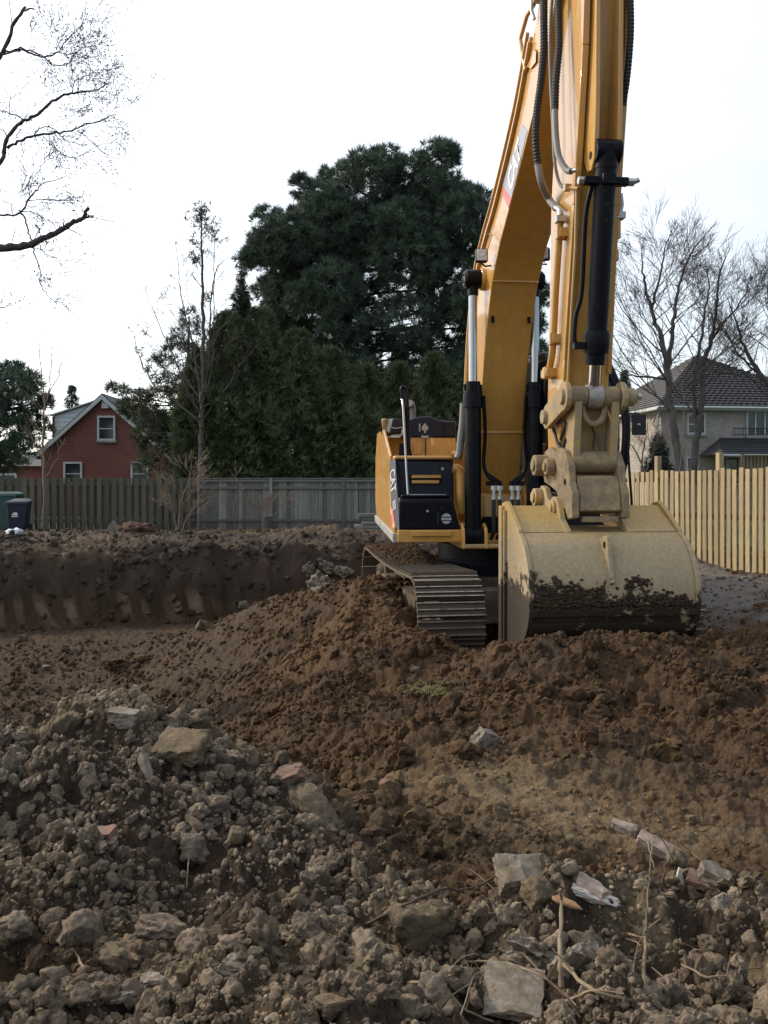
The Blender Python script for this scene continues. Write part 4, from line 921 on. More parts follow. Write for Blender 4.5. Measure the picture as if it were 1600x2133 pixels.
# counterweight and cab ----------------------------------------------------------------
m = MB(); m.prism([L(s, d, .98) for s, d in ((-1.15, 15.6), (-1.3, 16.4), (-1.0, 17.2), (0, 17.5), (1.0, 17.2), (1.4, 16.4), (1.4, 15.6))], [L(s, d, 2.2) for s, d in ((-1.15, 15.6), (-1.3, 16.4), (-1.0, 17.2), (0, 17.5), (1.0, 17.2), (1.4, 16.4), (1.4, 15.6))]); m.build('counterweight', M['yellow'], ex, 30, .06, 3)
cab = MB(); cab.prism(*plate(.56, 1.42, [(12.05, .80), (11.92, 1.0), (11.95, 1.35), (13.7, 1.35), (13.7, .80)])); cab = cab.build('cab', M['black'], ex, 30, .02)
prof = [(11.95, 1.3), (11.78, 1.9), (11.80, 2.5), (12.0, 3.05), (12.25, 3.27)]
for s, bow in ((.58, 0.0), (1.42, .10)):
    m = MB(); m.tube(spline([L(s + bow * math.sin((z - 1.3) / 1.97 * math.pi) - (.06 if (bow and z > 3) else 0), d, z) for d, z in prof], 5), .058, 8); m.build('cab_pillar', M['black'], cab, 50)
    m = MB(); m.tube([L(s, 13.68, 1.3), L(s, 13.62, 3.25)], .055, 8); m.build('cab_pillar', M['black'], cab, 50)
m = MB(); m.prism(*plate(.54, 1.42, [(12.15, 3.24), (12.3, 3.34), (13.6, 3.36), (13.7, 3.26)])); m.build('cab_roof', M['black_panel'], cab, 35, .03, 3)
m = MB(); pf = spline([L(0, d + .02, z) for d, z in prof], 3)
m.loft([[p + Vector((.60, 0, 0)), p + Vector((1.44, 0, 0)), p + Vector((1.44, .012, 0)), p + Vector((.60, .012, 0))] for p in pf]); m.build('windscreen', M['glass'], cab, 35)
for s in (.585, 1.43): prof_part('side_glass', M['glass'], s - .006, s + .006, [(11.98, 1.36), (11.82, 1.9), (11.84, 2.5), (12.05, 3.02), (12.28, 3.22), (13.6, 3.24), (13.65, 1.36)], cab, 0)
m = MB(); m.prism(*plate(.62, .82, [(12.0, 3.2), (12.0, 3.36), (12.15, 3.36), (12.15, 3.2)])); m.build('roof_light', M['grey_plate'], cab, 30, .02)
m = MB(); m.tube([L(1.40, 12.3, 3.3), L(1.44, 12.2, 3.1), L(1.44, 12.0, 2.95)], .03, 8); m.hexa(L(1.40, 12.1, 3.18), (.035, 0, 0), (0, .03, 0), (0, 0, .15)); m.build('cab_handrail', M['grey_plate'], cab, 40)
m = MB(); m.tube([LP(1290, 862, 11.7), LP(1305, 862, 11.5), LP(1331, 861, 11.3), LP(1331, 870, 11.3)], .014, 6); m.hexa(LP(1331, 885, 11.3), (.082, 0, 0), (0, .03, 0), (0, 0, .125)); mi = m.build('cab_mirror', M['black_rubber'], ex, 35, .022, 3)
m = MB(); m.hexa(LP(1331, 884, 11.25), (.02, 0, 0), (0, .008, 0), (0, 0, .012)); m.build('mirror_badge', M['silver'], mi, 30, .005)
m = MB(); m.tube(spline([LP(1303, 858, 11.5), LP(1306, 900, 11.5), LP(1311, 980, 11.5), LP(1316, 1050, 11.5), LP(1316, 1100, 11.6)], 5), .017, 8); m.build('mirror_pole', M['black'], ex, 50)

# ------------------------------------------------------------------ fences
def board_meshes(name, w_, h, t, mats, n=4, dog=0.0, seed=3):
    r_ = random.Random(seed); out = []
    for i in range(n):
        m = MB(); nz_ = 5
        a = r_.uniform(-.006, .006); b = r_.uniform(-.008, .008); hh = h + r_.uniform(-.012, .012)
        loops = []
        for k in range(nz_ + 1):
            f = k / nz_; z = hh * f; ox = a * math.sin(f * 3); oy = b * math.sin(f * 2.5)
            loops.append([(-w_ / 2 + ox, -t / 2 + oy, z), (w_ / 2 + ox, -t / 2 + oy, z), (w_ / 2 + ox, t / 2 + oy, z), (-w_ / 2 + ox, t / 2 + oy, z)])
        m.loft(loops); me = m.mesh(name); bm = bmesh.new(); bm.from_mesh(me); bmesh.ops.recalc_face_normals(bm, faces=bm.faces); bm.to_mesh(me); bm.free()
        me.materials.append(mats); out.append(me)
    return out

fr_ = random.Random(5)
def fence(root, A, B, h, bw, gap, mt, alternate, post_every, post_h, post_w, rails, cap=False, top_jit=.012, z_base=None, lean=.006, skip_front=False):
    A, B = Vector(A), Vector(B); dv = B - A; ln = dv.length; u = dv.normalized(); n = Vector((-u.y, u.x))
    ang = math.atan2(u.y, u.x)
    me = board_meshes('fence_board', bw, h, .019, mt, 5)
    k = 0; q = bw / 2
    while q < ln:
        side = (1 if k % 2 else -1) if alternate else 1
        p = A + u * q
        z = z_base(p.x, p.y) if z_base else 0.03
        o = inst('fence_board', me[fr_.randrange(5)], root, (p.x + n.x * .055 * side, p.y + n.y * .055 * side, z + fr_.uniform(-top_jit, top_jit)), (fr_.uniform(-lean, lean), fr_.uniform(-lean, lean), ang + fr_.uniform(-.02, .02)))
        if not alternate and k % 2:      # board laid over the joints
            o.location.x += n.x * .0; 
        q += bw + gap; k += 1
    for rz_ in rails:
        m = MB(); c = (A + B) / 2; m.hexa((c.x, c.y, rz_ + (z_base(c.x, c.y) if z_base else .03)), (u.x * ln / 2, u.y * ln / 2, 0), (n.x * .019, n.y * .019, 0), (0, 0, .042)); m.build('fence_rail', mt, root, None, .004)
    k = 0; q = 0.0
    pm = MB(); pm.box((0, 0, post_h / 2 - .1), (post_w, post_w, post_h + .2)); pme = pm.mesh('fence_post'); pme.materials.append(mt)
    while q <= ln + .01:
        p = A + u * q; inst('fence_post', pme, root, (p.x, p.y, z_base(p.x, p.y) if z_base else .02), (0, 0, ang)); q += post_every
    if cap:
        m = MB(); c = (A + B) / 2; m.hexa((c.x, c.y, h + .045), (u.x * ln / 2, u.y * ln / 2, 0), (n.x * .055, n.y * .055, 0), (0, 0, .016)); m.build('cap_rail', mt, root, None, .004)
        m = MB(); m.hexa((c.x - n.x * .04 * 0, c.y, h - .03), (u.x * ln / 2, u.y * ln / 2, 0), (n.x * .03, n.y * .03, 0), (0, 0, .04)); m.build('fence_rail', mt, root, None, .004)

# mossy board-on-board fence behind the pit, far left
f1 = empty('board_fence', (0, 0, 0), 0, 'dark mossy brown board-on-board fence in front of the red brick house', 'fence')
fence(f1, (-17.5, 31.75), (-6.55, 31.7), 1.80, .142, -.012, M['green_wood'], True, 2.44, 1.84, .09, (.32, 1.55), z_base=lambda x, y: .03)
# weathered grey fence under the cedars
f2 = empty('board_fence', (0, 0, 0), 0, 'weathered grey close-board fence with a cap rail under the cedars', 'fence')
fence(f2, (-6.45, 31.7), (1.05, 31.7), 1.76, .135, .004, M['old_wood'], False, 2.52, 1.80, .10, (.32, 1.45), cap=True, z_base=lambda x, y: .03, top_jit=.006)
# new pale fence on the right, posts standing proud of the boards
def rfx(y): return 5.2 - .335 * (y - 19.4)
f3 = empty('board_fence', (0, 0, 0), 0, 'new pale yellow board fence with tall posts right of the bucket', 'fence')
fence(f3, (rfx(11.32), 11.32), (rfx(24.4), 24.4), 1.80, .104, .060, M['new_wood'], False, 1.87, 2.10, .098, (.28, .95, 1.62), z_base=lambda x, y: .03, top_jit=.02)
f4 = empty('board_fence', (0, 0, 0), 0, 'second pale fence panel standing in the garden behind the new right fence', 'fence')
fence(f4, (7.75, 18.2), (10.2, 17.4), 1.62, .094, .03, M['new_wood'], True, 2.4, 1.7, .09, (.3, .9, 1.4), z_base=lambda x, y: .03)

# low mesh along the fence foot
m = MB()
for k in range(150):
    x0 = -11.5 + k * .085
    m.tube([(x0, 31.45, .03), (x0 + .30, 31.45, .36)], .004, 3, False); m.tube([(x0 + .30, 31.45, .03), (x0, 31.45, .36)], .004, 3, False)
wf = m.build('wire_mesh', M['bark'], None); tag(wf, 'low strip of diamond wire mesh along the foot of the back fences', 'wire mesh')

# ------------------------------------------------------------------ houses
def P3(name, mt, pts, parent, th, ndir, **k):
    """slab: polygon pts thickened along ndir"""
    n = Vector(ndir) * th; m = MB(); m.prism([Vector(p) for p in pts], [Vector(p) + n for p in pts]); return m.build(name, mt, parent, **k)

def window(parent, x0, x1, z0, z1, y, fw=.07, frame='trim', sill=True, mullion=0, rail=True):
    f = MB()
    for (a, b, c, d) in ((x0, x1, z0, z0 + fw), (x0, x1, z1 - fw, z1), (x0, x0 + fw, z0 + fw, z1 - fw), (x1 - fw, x1, z0 + fw, z1 - fw)):
        f.hexa(((a + b) / 2, y - .03, (c + d) / 2), ((b - a) / 2, 0, 0), (0, .05, 0), (0, 0, (d - c) / 2))
    if rail: f.hexa(((x0 + x1) / 2, y - .01, z0 + (z1 - z0) * .48), ((x1 - x0) / 2 - fw, 0, 0), (0, .025, 0), (0, 0, .025))
    for q in range(mullion):
        xm = x0 + (x1 - x0) * (q + 1) / (mullion + 1); f.hexa((xm, y - .015, (z0 + z1) / 2), (.035, 0, 0), (0, .03, 0), (0, 0, (z1 - z0) / 2 - fw))
    o = f.build('window', M[frame], parent)
    p = MB(); p.hexa(((x0 + x1) / 2, y + .005, (z0 + z1) / 2), ((x1 - x0) / 2 - fw * .5, 0, 0), (0, .008, 0), (0, 0, (z1 - z0) / 2 - fw * .5)); p.build('pane', M['pane'], o)
    if sill:
        s_ = MB(); s_.hexa(((x0 + x1) / 2, y - .06, z0 - .05), ((x1 - x0) / 2 + .06, 0, 0), (0, .06, 0), (0, 0, .05)); s_.build('sill', M['grey_plate'], o)
    return o

# red brick house with a steep gable and siding dormers
D = 47.0
def hx(u): return (u - 800) * D / FPX
def hz(v): return CAM_Z - (v - HORIZON) * D / FPX
apx, apz = hx(215), hz(822)
rise = (hz(822) - hz(948)) / (hx(215) - hx(76))
hw_ = hx(215) - hx(76)
h1_ = empty('brick_house', (apx, D, 0), 0, 'red brick gabled house with white rake trim behind the mossy fence', 'house')
ez = hz(948) - .0
wl_ = hw_ - .25
zw = apz - rise * wl_
m = MB(); m.prism([(-wl_, 0, -.2), (wl_, 0, -.2), (wl_, 0, zw - .05), (0, 0, apz - .12), (-wl_, 0, zw - .05)], [(-wl_, 9, -.2), (wl_, 9, -.2), (wl_, 9, zw - .05), (0, 9, apz - .12), (-wl_, 9, zw - .05)])
m.build('wall', M['red_brick'], h1_)
for sg in (-1, 1):
    P3('roof', M['roof_shingle'], [(0, -.22, apz), (sg * hw_ * 1.06, -.22, apz - rise * hw_ * 1.06), (sg * hw_ * 1.06, 9.3, apz - rise * hw_ * 1.06), (0, 9.3, apz)], h1_, .06, (0, 0, 1))
    P3('rake_board', M['trim'], [(0, -.25, apz - .01), (sg * hw_ * 1.06, -.25, apz - rise * hw_ * 1.06 - .01), (sg * hw_ * 1.06, -.25, apz - rise * hw_ * 1.06 - .24), (0, -.25, apz - .26)], h1_, .05, (0, 1, 0))
    # shed dormer end with lapped siding
    xt, zt = sg * (apx - hx(188)), hz(838); xo, zo = sg * (apx - hx(101)), hz(866); zb = hz(926)
    n_ = 9
    for k in range(n_):
        z0, z1 = zb + (zt - zb) * k / n_, zb + (zt - zb) * (k + 1) / n_
        def xin(z): return sg * (apz - z) / rise * 1.0
        def xout_(z): return xo if z <= zo else xo + (xt - xo) * (z - zo) / (zt - zo)
        a0, a1 = xin(z0), xin(z1); b0, b1 = xout_(z0), xout_(z1)
        if abs(b0) - abs(a0) < .02: continue
        if abs(b1) < abs(a1): b1 = a1
        P3('siding_board', M['siding'], [(a0, .55 - .03, z0), (b0, .55 - .03, z0), (b1, .55, z1), (a1, .55, z1)], h1_, .05, (0, 1, 0))
    m = MB(); m.prism([(xo, .6, zb), (xo, .6, zo), (xt, .6, zt), (xt, .6, zb)], [(xo, 8, zb), (xo, 8, zo), (xt, 8, zt), (xt, 8, zb)]); m.build('dormer_body', M['siding'], h1_)
    P3('dormer_roof', M['trim'], [(xt * .8, .38, zt + .10), (xo * 1.03, .38, zo + .02), (xo * 1.03, 8.4, zo + .02), (xt * .8, 8.4, zt + .10)], h1_, .07, (0, 0, 1))
def rel(u): return hx(u) - apx
window(h1_, rel(203.5), rel(241), hz(918), hz(866), -.01, .10)
window(h1_, rel(133), rel(172), hz(1010), hz(962), -.01, .10)
window(h1_, rel(273), rel(310), hz(1010), hz(962), -.01, .10)
vt = MB(); x0, x1, z0, z1 = rel(213), rel(228), hz(851), hz(835)
vt.hexa(((x0 + x1) / 2, -.05, (z0 + z1) / 2), ((x1 - x0) / 2, 0, 0), (0, .06, 0), (0, 0, (z1 - z0) / 2)); v_ = vt.build('gable_vent', M['trim'], h1_)
vt = MB()
for k in range(5): vt.hexa(((x0 + x1) / 2, -.12, z0 + (z1 - z0) * (k + .5) / 5), ((x1 - x0) / 2 - .03, 0, 0), (0, .02, .0), (0, 0, .015))
vt.build('vent_louvre', M['white'], v_)
m = MB(); m.box((rel(111.5), 4.5, hz(850) - 1.0), (.42, .6, 2.5)); ch = m.build('chimney', M['red_brick'], h1_); m = MB(); m.box((rel(111.5), 4.5, hz(850) + .28), (.50, .68, .10)); m.build('chimney_cap', M['grey_plate'], ch)
m = MB(); m.tube([(rel(104), .5, hz(866)), (rel(103.5), .5, hz(926))], .05, 6); m.build('downpipe', M['iron'], h1_)

# low brick bungalow at the far left, mostly behind the pine
h2_ = empty('brick_house', (-22.5, 52, 0), 0, 'low orange brick house with white window trim at the far left behind the bin', 'house')
m = MB(); m.box((0, 3, 1.2), (9, 6, 3.0)); m.build('wall', M['red_brick'], h2_)
m = MB(); m.prism([(-5, -.4, 2.7), (5, -.4, 2.7), (4.2, 3, 3.6), (-4.2, 3, 3.6)], [(-5, 6.4, 2.7), (5, 6.4, 2.7), (4.2, 3.1, 3.62), (-4.2, 3.1, 3.62)]); m.build('roof', M['roof_shingle'], h2_)
window(h2_, .1, 1.6, .9, 2.3, -.01, .12); window(h2_, 3.1, 3.9, .9, 2.3, -.01, .12)

# buff brick house with a hipped tile roof, right
HA, HB_, HC, HD = Vector((13.1, 43.0, 0)), Vector((11.85, 52.0, 0)), Vector((22.2, 44.3, 0)), Vector((20.95, 53.3, 0))
hb = empty('brick_house', HA, 0, 'two-storey buff brick house with a dark hipped tile roof behind the new fence', 'house')
ux = (HC - HA).normalized(); uy = (HB_ - HA).normalized()
WX, WY = (HC - HA).length, (HB_ - HA).length
def hp(a, b, z): return ux * a + uy * b + Vector((0, 0, z))
EZ = 5.3
m = MB(); m.prism([hp(0, 0, -.3), hp(WX, 0, -.3), hp(WX, WY, -.3), hp(0, WY, -.3)], [hp(0, 0, EZ), hp(WX, 0, EZ), hp(WX, WY, EZ), hp(0, WY, EZ)]); m.build('wall', M['buff_brick'], hb)
OV = .45; AP = hp(WX * .44, WY * .5, 8.45)
cor = [hp(-OV, -OV, EZ - .02), hp(WX + OV, -OV, EZ - .02), hp(WX + OV, WY + OV, EZ - .02), hp(-OV, WY + OV, EZ - .02)]
m = MB(); m.add([c for c in cor] + [c - Vector((0, 0, .14)) for c in cor], [(0, 3, 2, 1), (4, 5, 6, 7), (0, 1, 5, 4), (1, 2, 6, 5), (2, 3, 7, 6), (3, 0, 4, 7)]); m.build('eave', M['trim'], hb)
def tiled(name, a, b, ap, rows, step, mt, parent, wave=True):
    """one hip: courses of tiles with a scalloped lower edge, each course lapping the one below"""
    m = MB()
    for k in range(rows):
        f0, f1 = k / rows, (k + 1.12) / rows
        A0, B0 = a.lerp(ap, f0), b.lerp(ap, f0); A1, B1 = a.lerp(ap, min(1, f1)), b.lerp(ap, min(1, f1))
        nrm = (b - a).cross(ap - a).normalized(); nrm = nrm if nrm.z > 0 else -nrm
        ln = (B0 - A0).length; n = max(1, int(ln / step))
        top, bot, und = [], [], []
        for i in range(2 * n + 1):
            t = i / (2 * n); h = (.035 if i % 2 else .0) if wave else 0
            bot.append(A0.lerp(B0, t) + nrm * (.075 + h)); und.append(A0.lerp(B0, t) + nrm * (.0 + h * .5)); top.append(A1.lerp(B1, t) + nrm * (.02 + h * .6))
        nn = 2 * n + 1
        m.add(bot + top + und, [(i, i + 1, nn + i + 1, nn + i) for i in range(nn - 1)] + [(i + 1, i, 2 * nn + i, 2 * nn + i + 1) for i in range(nn - 1)])
    o = m.build(name, mt, parent); o['kind'] = 'stuff'; return o
m = MB(); m.add([c for c in cor] + [AP], [(0, 1, 4), (1, 2, 4), (2, 3, 4), (3, 0, 4), (3, 2, 1, 0)]); m.build('roof', M['roof_tile'], hb)
tiled('roof_tiles', cor[0], cor[1], AP, 22, .30, M['roof_tile'], hb)
tiled('roof_tiles', cor[3], cor[0], AP, 22, .6, M['roof_shingle'], hb, False)
# small front-facing wing hip that gives the roof its valley
m = MB(); q = [hp(-OV - .02, -OV - .02, EZ + .02), hp(4.6, -OV - .02, EZ + .02), hp(2.0, 2.4, 7.1)]; m.add(q + [hp(2.2, 4.2, 7.15)], [(0, 1, 2), (1, 3, 2), (0, 2, 3)]); m.build('wing_roof', M['roof_tile'], hb)
# windows on the front wall: local window builder works in x/z, so parent through a rotated frame
wf_ = math.atan2(ux.y, ux.x)
def hwin(x0, x1, z0, z1, **k):
    o = window(hb, x0, x1, z0, z1, -.01, **k); o.rotation_euler = (0, 0, wf_); return o
def fx(u): return ((u - 800) / FPX * 43.4 - 13.1) / ux.x
def fz(v): return CAM_Z - (v - HORIZON) * 43.4 / FPX
hwin(fx(1427), fx(1467), fz(905), fz(862))
hwin(fx(1557), fx(1640), fz(908), fz(855), mullion=3, rail=False)
hwin(fx(1425), fx(1452), fz(1000), fz(952))
hwin(fx(1514), fx(1542), fz(1010), fz(951), fw=.06)
# balcony rail over the porch roof
m = MB(); x0, x1 = fx(1508), fx(1690); z0, z1 = fz(909), fz(894)
for k in range(34):
    x = x0 + (x1 - x0) * k / 33; m.tube([hp(x, -.9, z0), hp(x, -.9, z1)], .014, 4)
for z in (z0 + .03, z1): m.tube([hp(x0, -.9, z), hp(x1, -.9, z)], .022, 4)
m.build('balcony_rail', M['iron'], hb)
# porch roof
pa, pb, pc, pd = hp(fx(1457) - .1, -2.2, 3.0), hp(fx(1720), -2.2, 3.0), hp(fx(1720), -.02, 3.85), hp(fx(1500), -.02, 3.85)
m = MB(); m.add([pa, pb, pc, pd, hp(fx(1457) - .1, -.02, 3.0)], [(0, 1, 2, 3), (0, 3, 4)]); m.build('porch_roof', M['roof_tile'], hb)
m = MB()
for k in range(8):
    f0, f1 = k / 8, (k + 1.1) / 8
    A0, A1, B0, B1 = pa.lerp(pd, f0), pa.lerp(pd, f1), pb.lerp(pc, f0), pb.lerp(pc, f1); up_ = Vector((0, -.02, .06))
    m.add([A0 + up_, B0 + up_, B1, A1, A0, B0], [(0, 1, 2, 3), (0, 4, 5, 1)])
o = m.build('porch_tiles', M['roof_tile'], hb); o['kind'] = 'stuff'
m = MB(); m.tube([pa - Vector((0, .05, .05)), pb - Vector((0, .05, .05))], .06, 6); m.build('gutter', M['trim'], hb, 60)
m = MB(); m.tube([hp(-OV, -OV - .05, EZ - .05), hp(WX + OV, -OV - .05, EZ - .05)], .065, 6); m.build('gutter', M['trim'], hb, 60)
m = MB(); m.tube([hp(-.12, .15, EZ - .2), hp(-.12, .15, 0)], .05, 6); m.build('downpipe', M['trim'], hb, 60)
m = MB(); m.box(hp(fx(1560), -3.2, .4) , (.12, .12, 3.4)); m.build('porch_post', M['trim'], hb)

# garden deck railing behind the fence
dr = empty('deck_railing', (0, 0, 0), 0, 'brown wooden deck railing above the new fence by the porch', 'railing')
def dx(u): return (u - 800) / FPX * 33
def dz(v): return CAM_Z - (v - HORIZON) * 33 / FPX
m = MB(); m.box(((dx(1546) + dx(1700)) / 2, 33, dz(949)), (dx(1700) - dx(1546), .14, .06)); m.build('hand_rail', M['stick'], dr)
m = MB(); m.box(((dx(1546) + dx(1700)) / 2, 33, dz(1010)), (dx(1700) - dx(1546), .09, .06)); m.build('bottom_rail', M['stick'], dr)
bm_ = MB(); bm_.box((0, 0, 0), (.05, .05, dz(951) - dz(1008))); bme = bm_.mesh('baluster'); bme.materials.append(M['stick'])
for k in range(22): inst('baluster', bme, dr, (dx(1550) + k * .13, 33, (dz(951) + dz(1008)) / 2))
m = MB(); m.box((dx(1547), 33, dz(946) / 2), (.11, .11, dz(946))); m.build('newel_post', M['stick'], dr)

# ------------------------------------------------------------------ bins, planks, small things by the fence
bx_ = pxd(40, 1110, 29)
bn = empty('wheeled_bin', (bx_.x, 29, gz(bx_.x, 29)), R(8), 'dark navy wheeled bin with a white emblem in front of the mossy fence', 'bin')
m = MB(); m.loft([[(-.24, -.26, .05), (.24, -.26, .05), (.24, .26, .05), (-.24, .26, .05)], [(-.31, -.33, .86), (.31, -.33, .86), (.31, .33, .86), (-.31, .33, .86)]]); m.build('body', M['bin_blue'], bn, 30, .03, 3)
m = MB(); m.loft([[(-.34, -.36, .86), (.34, -.36, .86), (.34, .36, .86), (-.34, .36, .86)], [(-.32, -.34, .93), (.32, -.34, .93), (.32, .36, .96), (-.32, .36, .96)], [(-.18, -.2, .99), (.22, -.2, .99), (.22, .34, 1.03), (-.18, .34, 1.03)]]); m.build('lid', M['bin_blue'], bn, 30, .02, 3)
for s in (-1, 1):
    m = MB(); m.cyl((s * .25, .26, .12), (s * .31, .26, .12), .12, n=18); m.build('wheel', M['black_rubber'], bn, 40, .01)
m = MB(); m.cyl((-.26, .38, .92), (.26, .38, .92), .02, n=8); m.build('handle', M['bin_blue'], bn, 40)
m = MB()
for dx_, hh in ((-.065, .05), (-.02, .10), (.025, .13), (.065, .08)): m.hexa((dx_ - .06, -.303, .50 + hh / 2), (.018, 0, 0), (0, .004, .0004), (0, 0, hh / 2))
m.hexa((-.06, -.300, .465), (.10, 0, 0), (0, .004, 0), (0, 0, .012)); m.build('emblem', M['white'], bn)
gx = pxd(8, 1110, 29.8)
gb = empty('garden_bin', (gx.x, 29.9, gz(gx.x, 29.9)), 0, 'dark green plastic bin with a rounded lid behind the navy wheeled bin', 'bin')
m = MB(); m.loft([[(-.44, -.3, .0), (.44, -.3, .0), (.44, .3, .0), (-.44, .3, .0)], [(-.50, -.34, 1.12), (.50, -.34, 1.12), (.50, .34, 1.12), (-.50, .34, 1.12)]]); m.build('body', M['bin_green'], gb, 30, .03, 3)
m = MB(); m.loft([[(-.52, -.36, 1.12), (.52, -.36, 1.12), (.52, .36, 1.12), (-.52, .36, 1.12)], [(-.5, -.34, 1.22), (.5, -.34, 1.22), (.5, .34, 1.22), (-.5, .34, 1.22)], [(-.36, -.22, 1.29), (.36, -.22, 1.29), (.36, .22, 1.29), (-.36, .22, 1.29)]]); m.build('lid', M['bin_green'], gb, 30, .02, 3)

def rough_mesh(name, sub, amp, seed, squash=(1, 1, 1), freq=1.6, octs=4, mats=None, flat=.0, cuts=0):
    bm = bmesh.new(); bmesh.ops.create_icosphere(bm, subdivisions=sub, radius=1.0)
    off = Vector((seed * 7.3, seed * 3.1, seed * 5.7)); rc = random.Random(int(seed * 100))
    for k in range(cuts):
        n = Vector((rc.gauss(0, 1), rc.gauss(0, 1), rc.gauss(0, 1))).normalized(); dd = rc.uniform(.45, .85)
        for v in bm.verts:
            q = v.co.dot(n) - dd
            if q > 0: v.co -= n * q
    for v in bm.verts:
        p = v.co.copy(); s_ = 0; a = 1; f = freq
        for o in range(octs): s_ += a * mnoise.noise(p * f + off); a *= .55; f *= 2.1
        f1 = mnoise.voronoi(p * freq * 1.5 + off)[0][0]; f2 = mnoise.voronoi(p * freq * 3.6 + off)[0][0]
        v.co = p * (1 + amp * s_ * .8 + amp * .55 * (.55 - f1) + amp * .50 * (.5 - f2) + (amp * .30 * (.4 - mnoise.voronoi(p * freq * 7.5 + off)[0][0]) if sub > 2 else 0)); v.co.x *= squash[0]; v.co.y *= squash[1]; v.co.z *= squash[2]
        if flat and v.co.z < -flat: v.co.z = -flat
    me = bpy.data.meshes.new(name); bm.to_mesh(me); bm.free(); me.shade_smooth()
    if mats: me.materials.append(mats)
    return me
bg_ = hit(30, 1116)
o = inst('plastic_bag', rough_mesh('plastic_bag', 3, .55, 3, (1, .7, .55), 1.4, 4, M['bag']), None, (bg_.x, bg_.y, bg_.z + .10), (0, 0, .3), (.22, .22, .22)); tag(o, 'crumpled white plastic bag on the ground by the bins', 'bag')

def stump(u, v, h, r):
    p = pxd(u, v, 29.6); p.z = gz(p.x, p.y)
    m = MB(); m.loft([[(r * k * math.cos(a * .6283) * (1 + .2 * math.sin(a * 2.1)), r * k * math.sin(a * .6283), z) for a in range(10)] for k, z in ((1.7, -.05), (1.1, h * .25), (1, h * .9), (.85, h))])
    o = m.build('tree_stump', M['bark_dark'], None, 40, loc=(p.x, p.y, p.z)); return tag(o, 'short dark tree stump in front of the grey fence', 'stump')
stump(556, 1098, .55, .18)
s_ = pxd(236, 1103, 29); m = MB(); m.prism([(-.34, 0, -.1), (.40, 0, -.1), (.22, .03, .20), (.0, .06, .42), (-.12, .05, .30)], [(-.34, .05, -.1), (.40, .05, -.1), (.22, .08, .20), (.0, .11, .42), (-.12, .10, .30)])
o = m.build('broken_slab', M['slate'], None, 30, .01, loc=(s_.x, 29, gz(s_.x, 29))); tag(o, 'broken olive-grey slab leaning up before the mossy fence', 'slab')
p = hit(280, 1108); o = inst('rust_heap', rough_mesh('rust_heap', 4, .5, 8, (1, .6, .35), 2.2, 5, mat('rusty_soil', (.085, .040, .026), .95, .3, 20, bump=.02)), None, (p.x, p.y + .3, p.z), (0, 0, 0), (.55, .55, .75)); tag(o, 'small heap of rust-red crumbled brick before the mossy fence', 'heap')
# stacked planks
pz = 0
for k, (w_, sh) in enumerate(((1.55, 0), (1.5, .08), (1.6, -.05), (1.45, .10), (1.5, .0), (1.55, .04))):
    c = pxd(795, 1100, 28.6); m = MB(); m.hexa((c.x + sh, 28.6 + .02 * (k % 3), .05 + k * .115), (w_ / 2, .02 * (k % 2), 0), (-.01, .22, 0), (0, 0, .048)); 
    o = m.build('plank', M['old_wood'], None, None, .01); tag(o, None, 'plank', 'weathered planks stacked by the grey fence')
    o['label'] = ['weathered plank lying lowest in the stack by the grey fence', 'second plank from the bottom of the stack by the grey fence', 'third plank from the bottom of the stack by the grey fence', 'third plank from the top of the stack by the grey fence', 'second plank from the top of the stack by the grey fence', 'weathered plank lying on top of the stack by the grey fence'][k]

# ------------------------------------------------------------------ trees
class TB:
    """collects branches as cheap tubes"""
    def __init__(s): s.v = []; s.f = []; s.tips = []
    def tube(s, pts, rads, n):
        m = MB(); m.tube(pts, rads, n, False); k = len(s.v); s.v += m.v; s.f += [tuple(i + k for i in f) for f in m.f]
    def build(s, name, mt, parent):
        me = bpy.data.meshes.new(name); me.from_pydata(s.v, [], s.f); me.update(); me.materials.append(mt); me.shade_smooth()
        o = bpy.data.objects.new(name, me); COL.objects.link(o); o.parent = parent; return o

def wander(p, d, ln, n, wob, r_, grav=0.0):
    pts = [p.copy()]; d = d.normalized()
    for i in range(n):
        d = (d + Vector((r_.gauss(0, wob), r_.gauss(0, wob), r_.gauss(0, wob) + grav))).normalized()
        p = p + d * ln / n; pts.append(p.copy())
    return pts, d

def grow(tb, p, d, ln, rad, lvl, r_, spread=.6, wob=.10, ratio=.72, grav=.03, kids=(3, 5), minr=.004, tip=None):
    n = 5 if lvl > 1 else 3
    pts, d2 = wander(p, d, ln, n, wob, r_, grav)
    r1 = max(minr, rad * .55)
    tb.tube(pts, [rad + (r1 - rad) * i / n for i in range(n + 1)], 6 if rad > .04 else (4 if rad > .012 else 3))
    if lvl <= 0: tb.tips.append(pts[-1]); return
    for k in range(r_.randint(*kids)):
        t = r_.uniform(.35, 1.0); i = min(n - 1, int(t * n)); q = pts[i].lerp(pts[i + 1], t * n - i)
        ax_ = (pts[i + 1] - pts[i]).normalized(); side = ax_.orthogonal().normalized(); side = Matrix.Rotation(r_.uniform(0, 6.283), 3, ax_) @ side
        nd = (ax_ + side * r_.uniform(spread * .6, spread * 1.4)).normalized()
        grow(tb, q, nd, ln * r_.uniform(ratio * .75, ratio * 1.05), max(minr, (rad + (r1 - rad) * t) * r_.uniform(.45, .62)), lvl - 1, r_, spread, wob, ratio, grav, kids, minr)
    grow(tb, pts[-1], d2, ln * ratio, r1, lvl - 1, r_, spread, wob, ratio, grav, kids, minr)

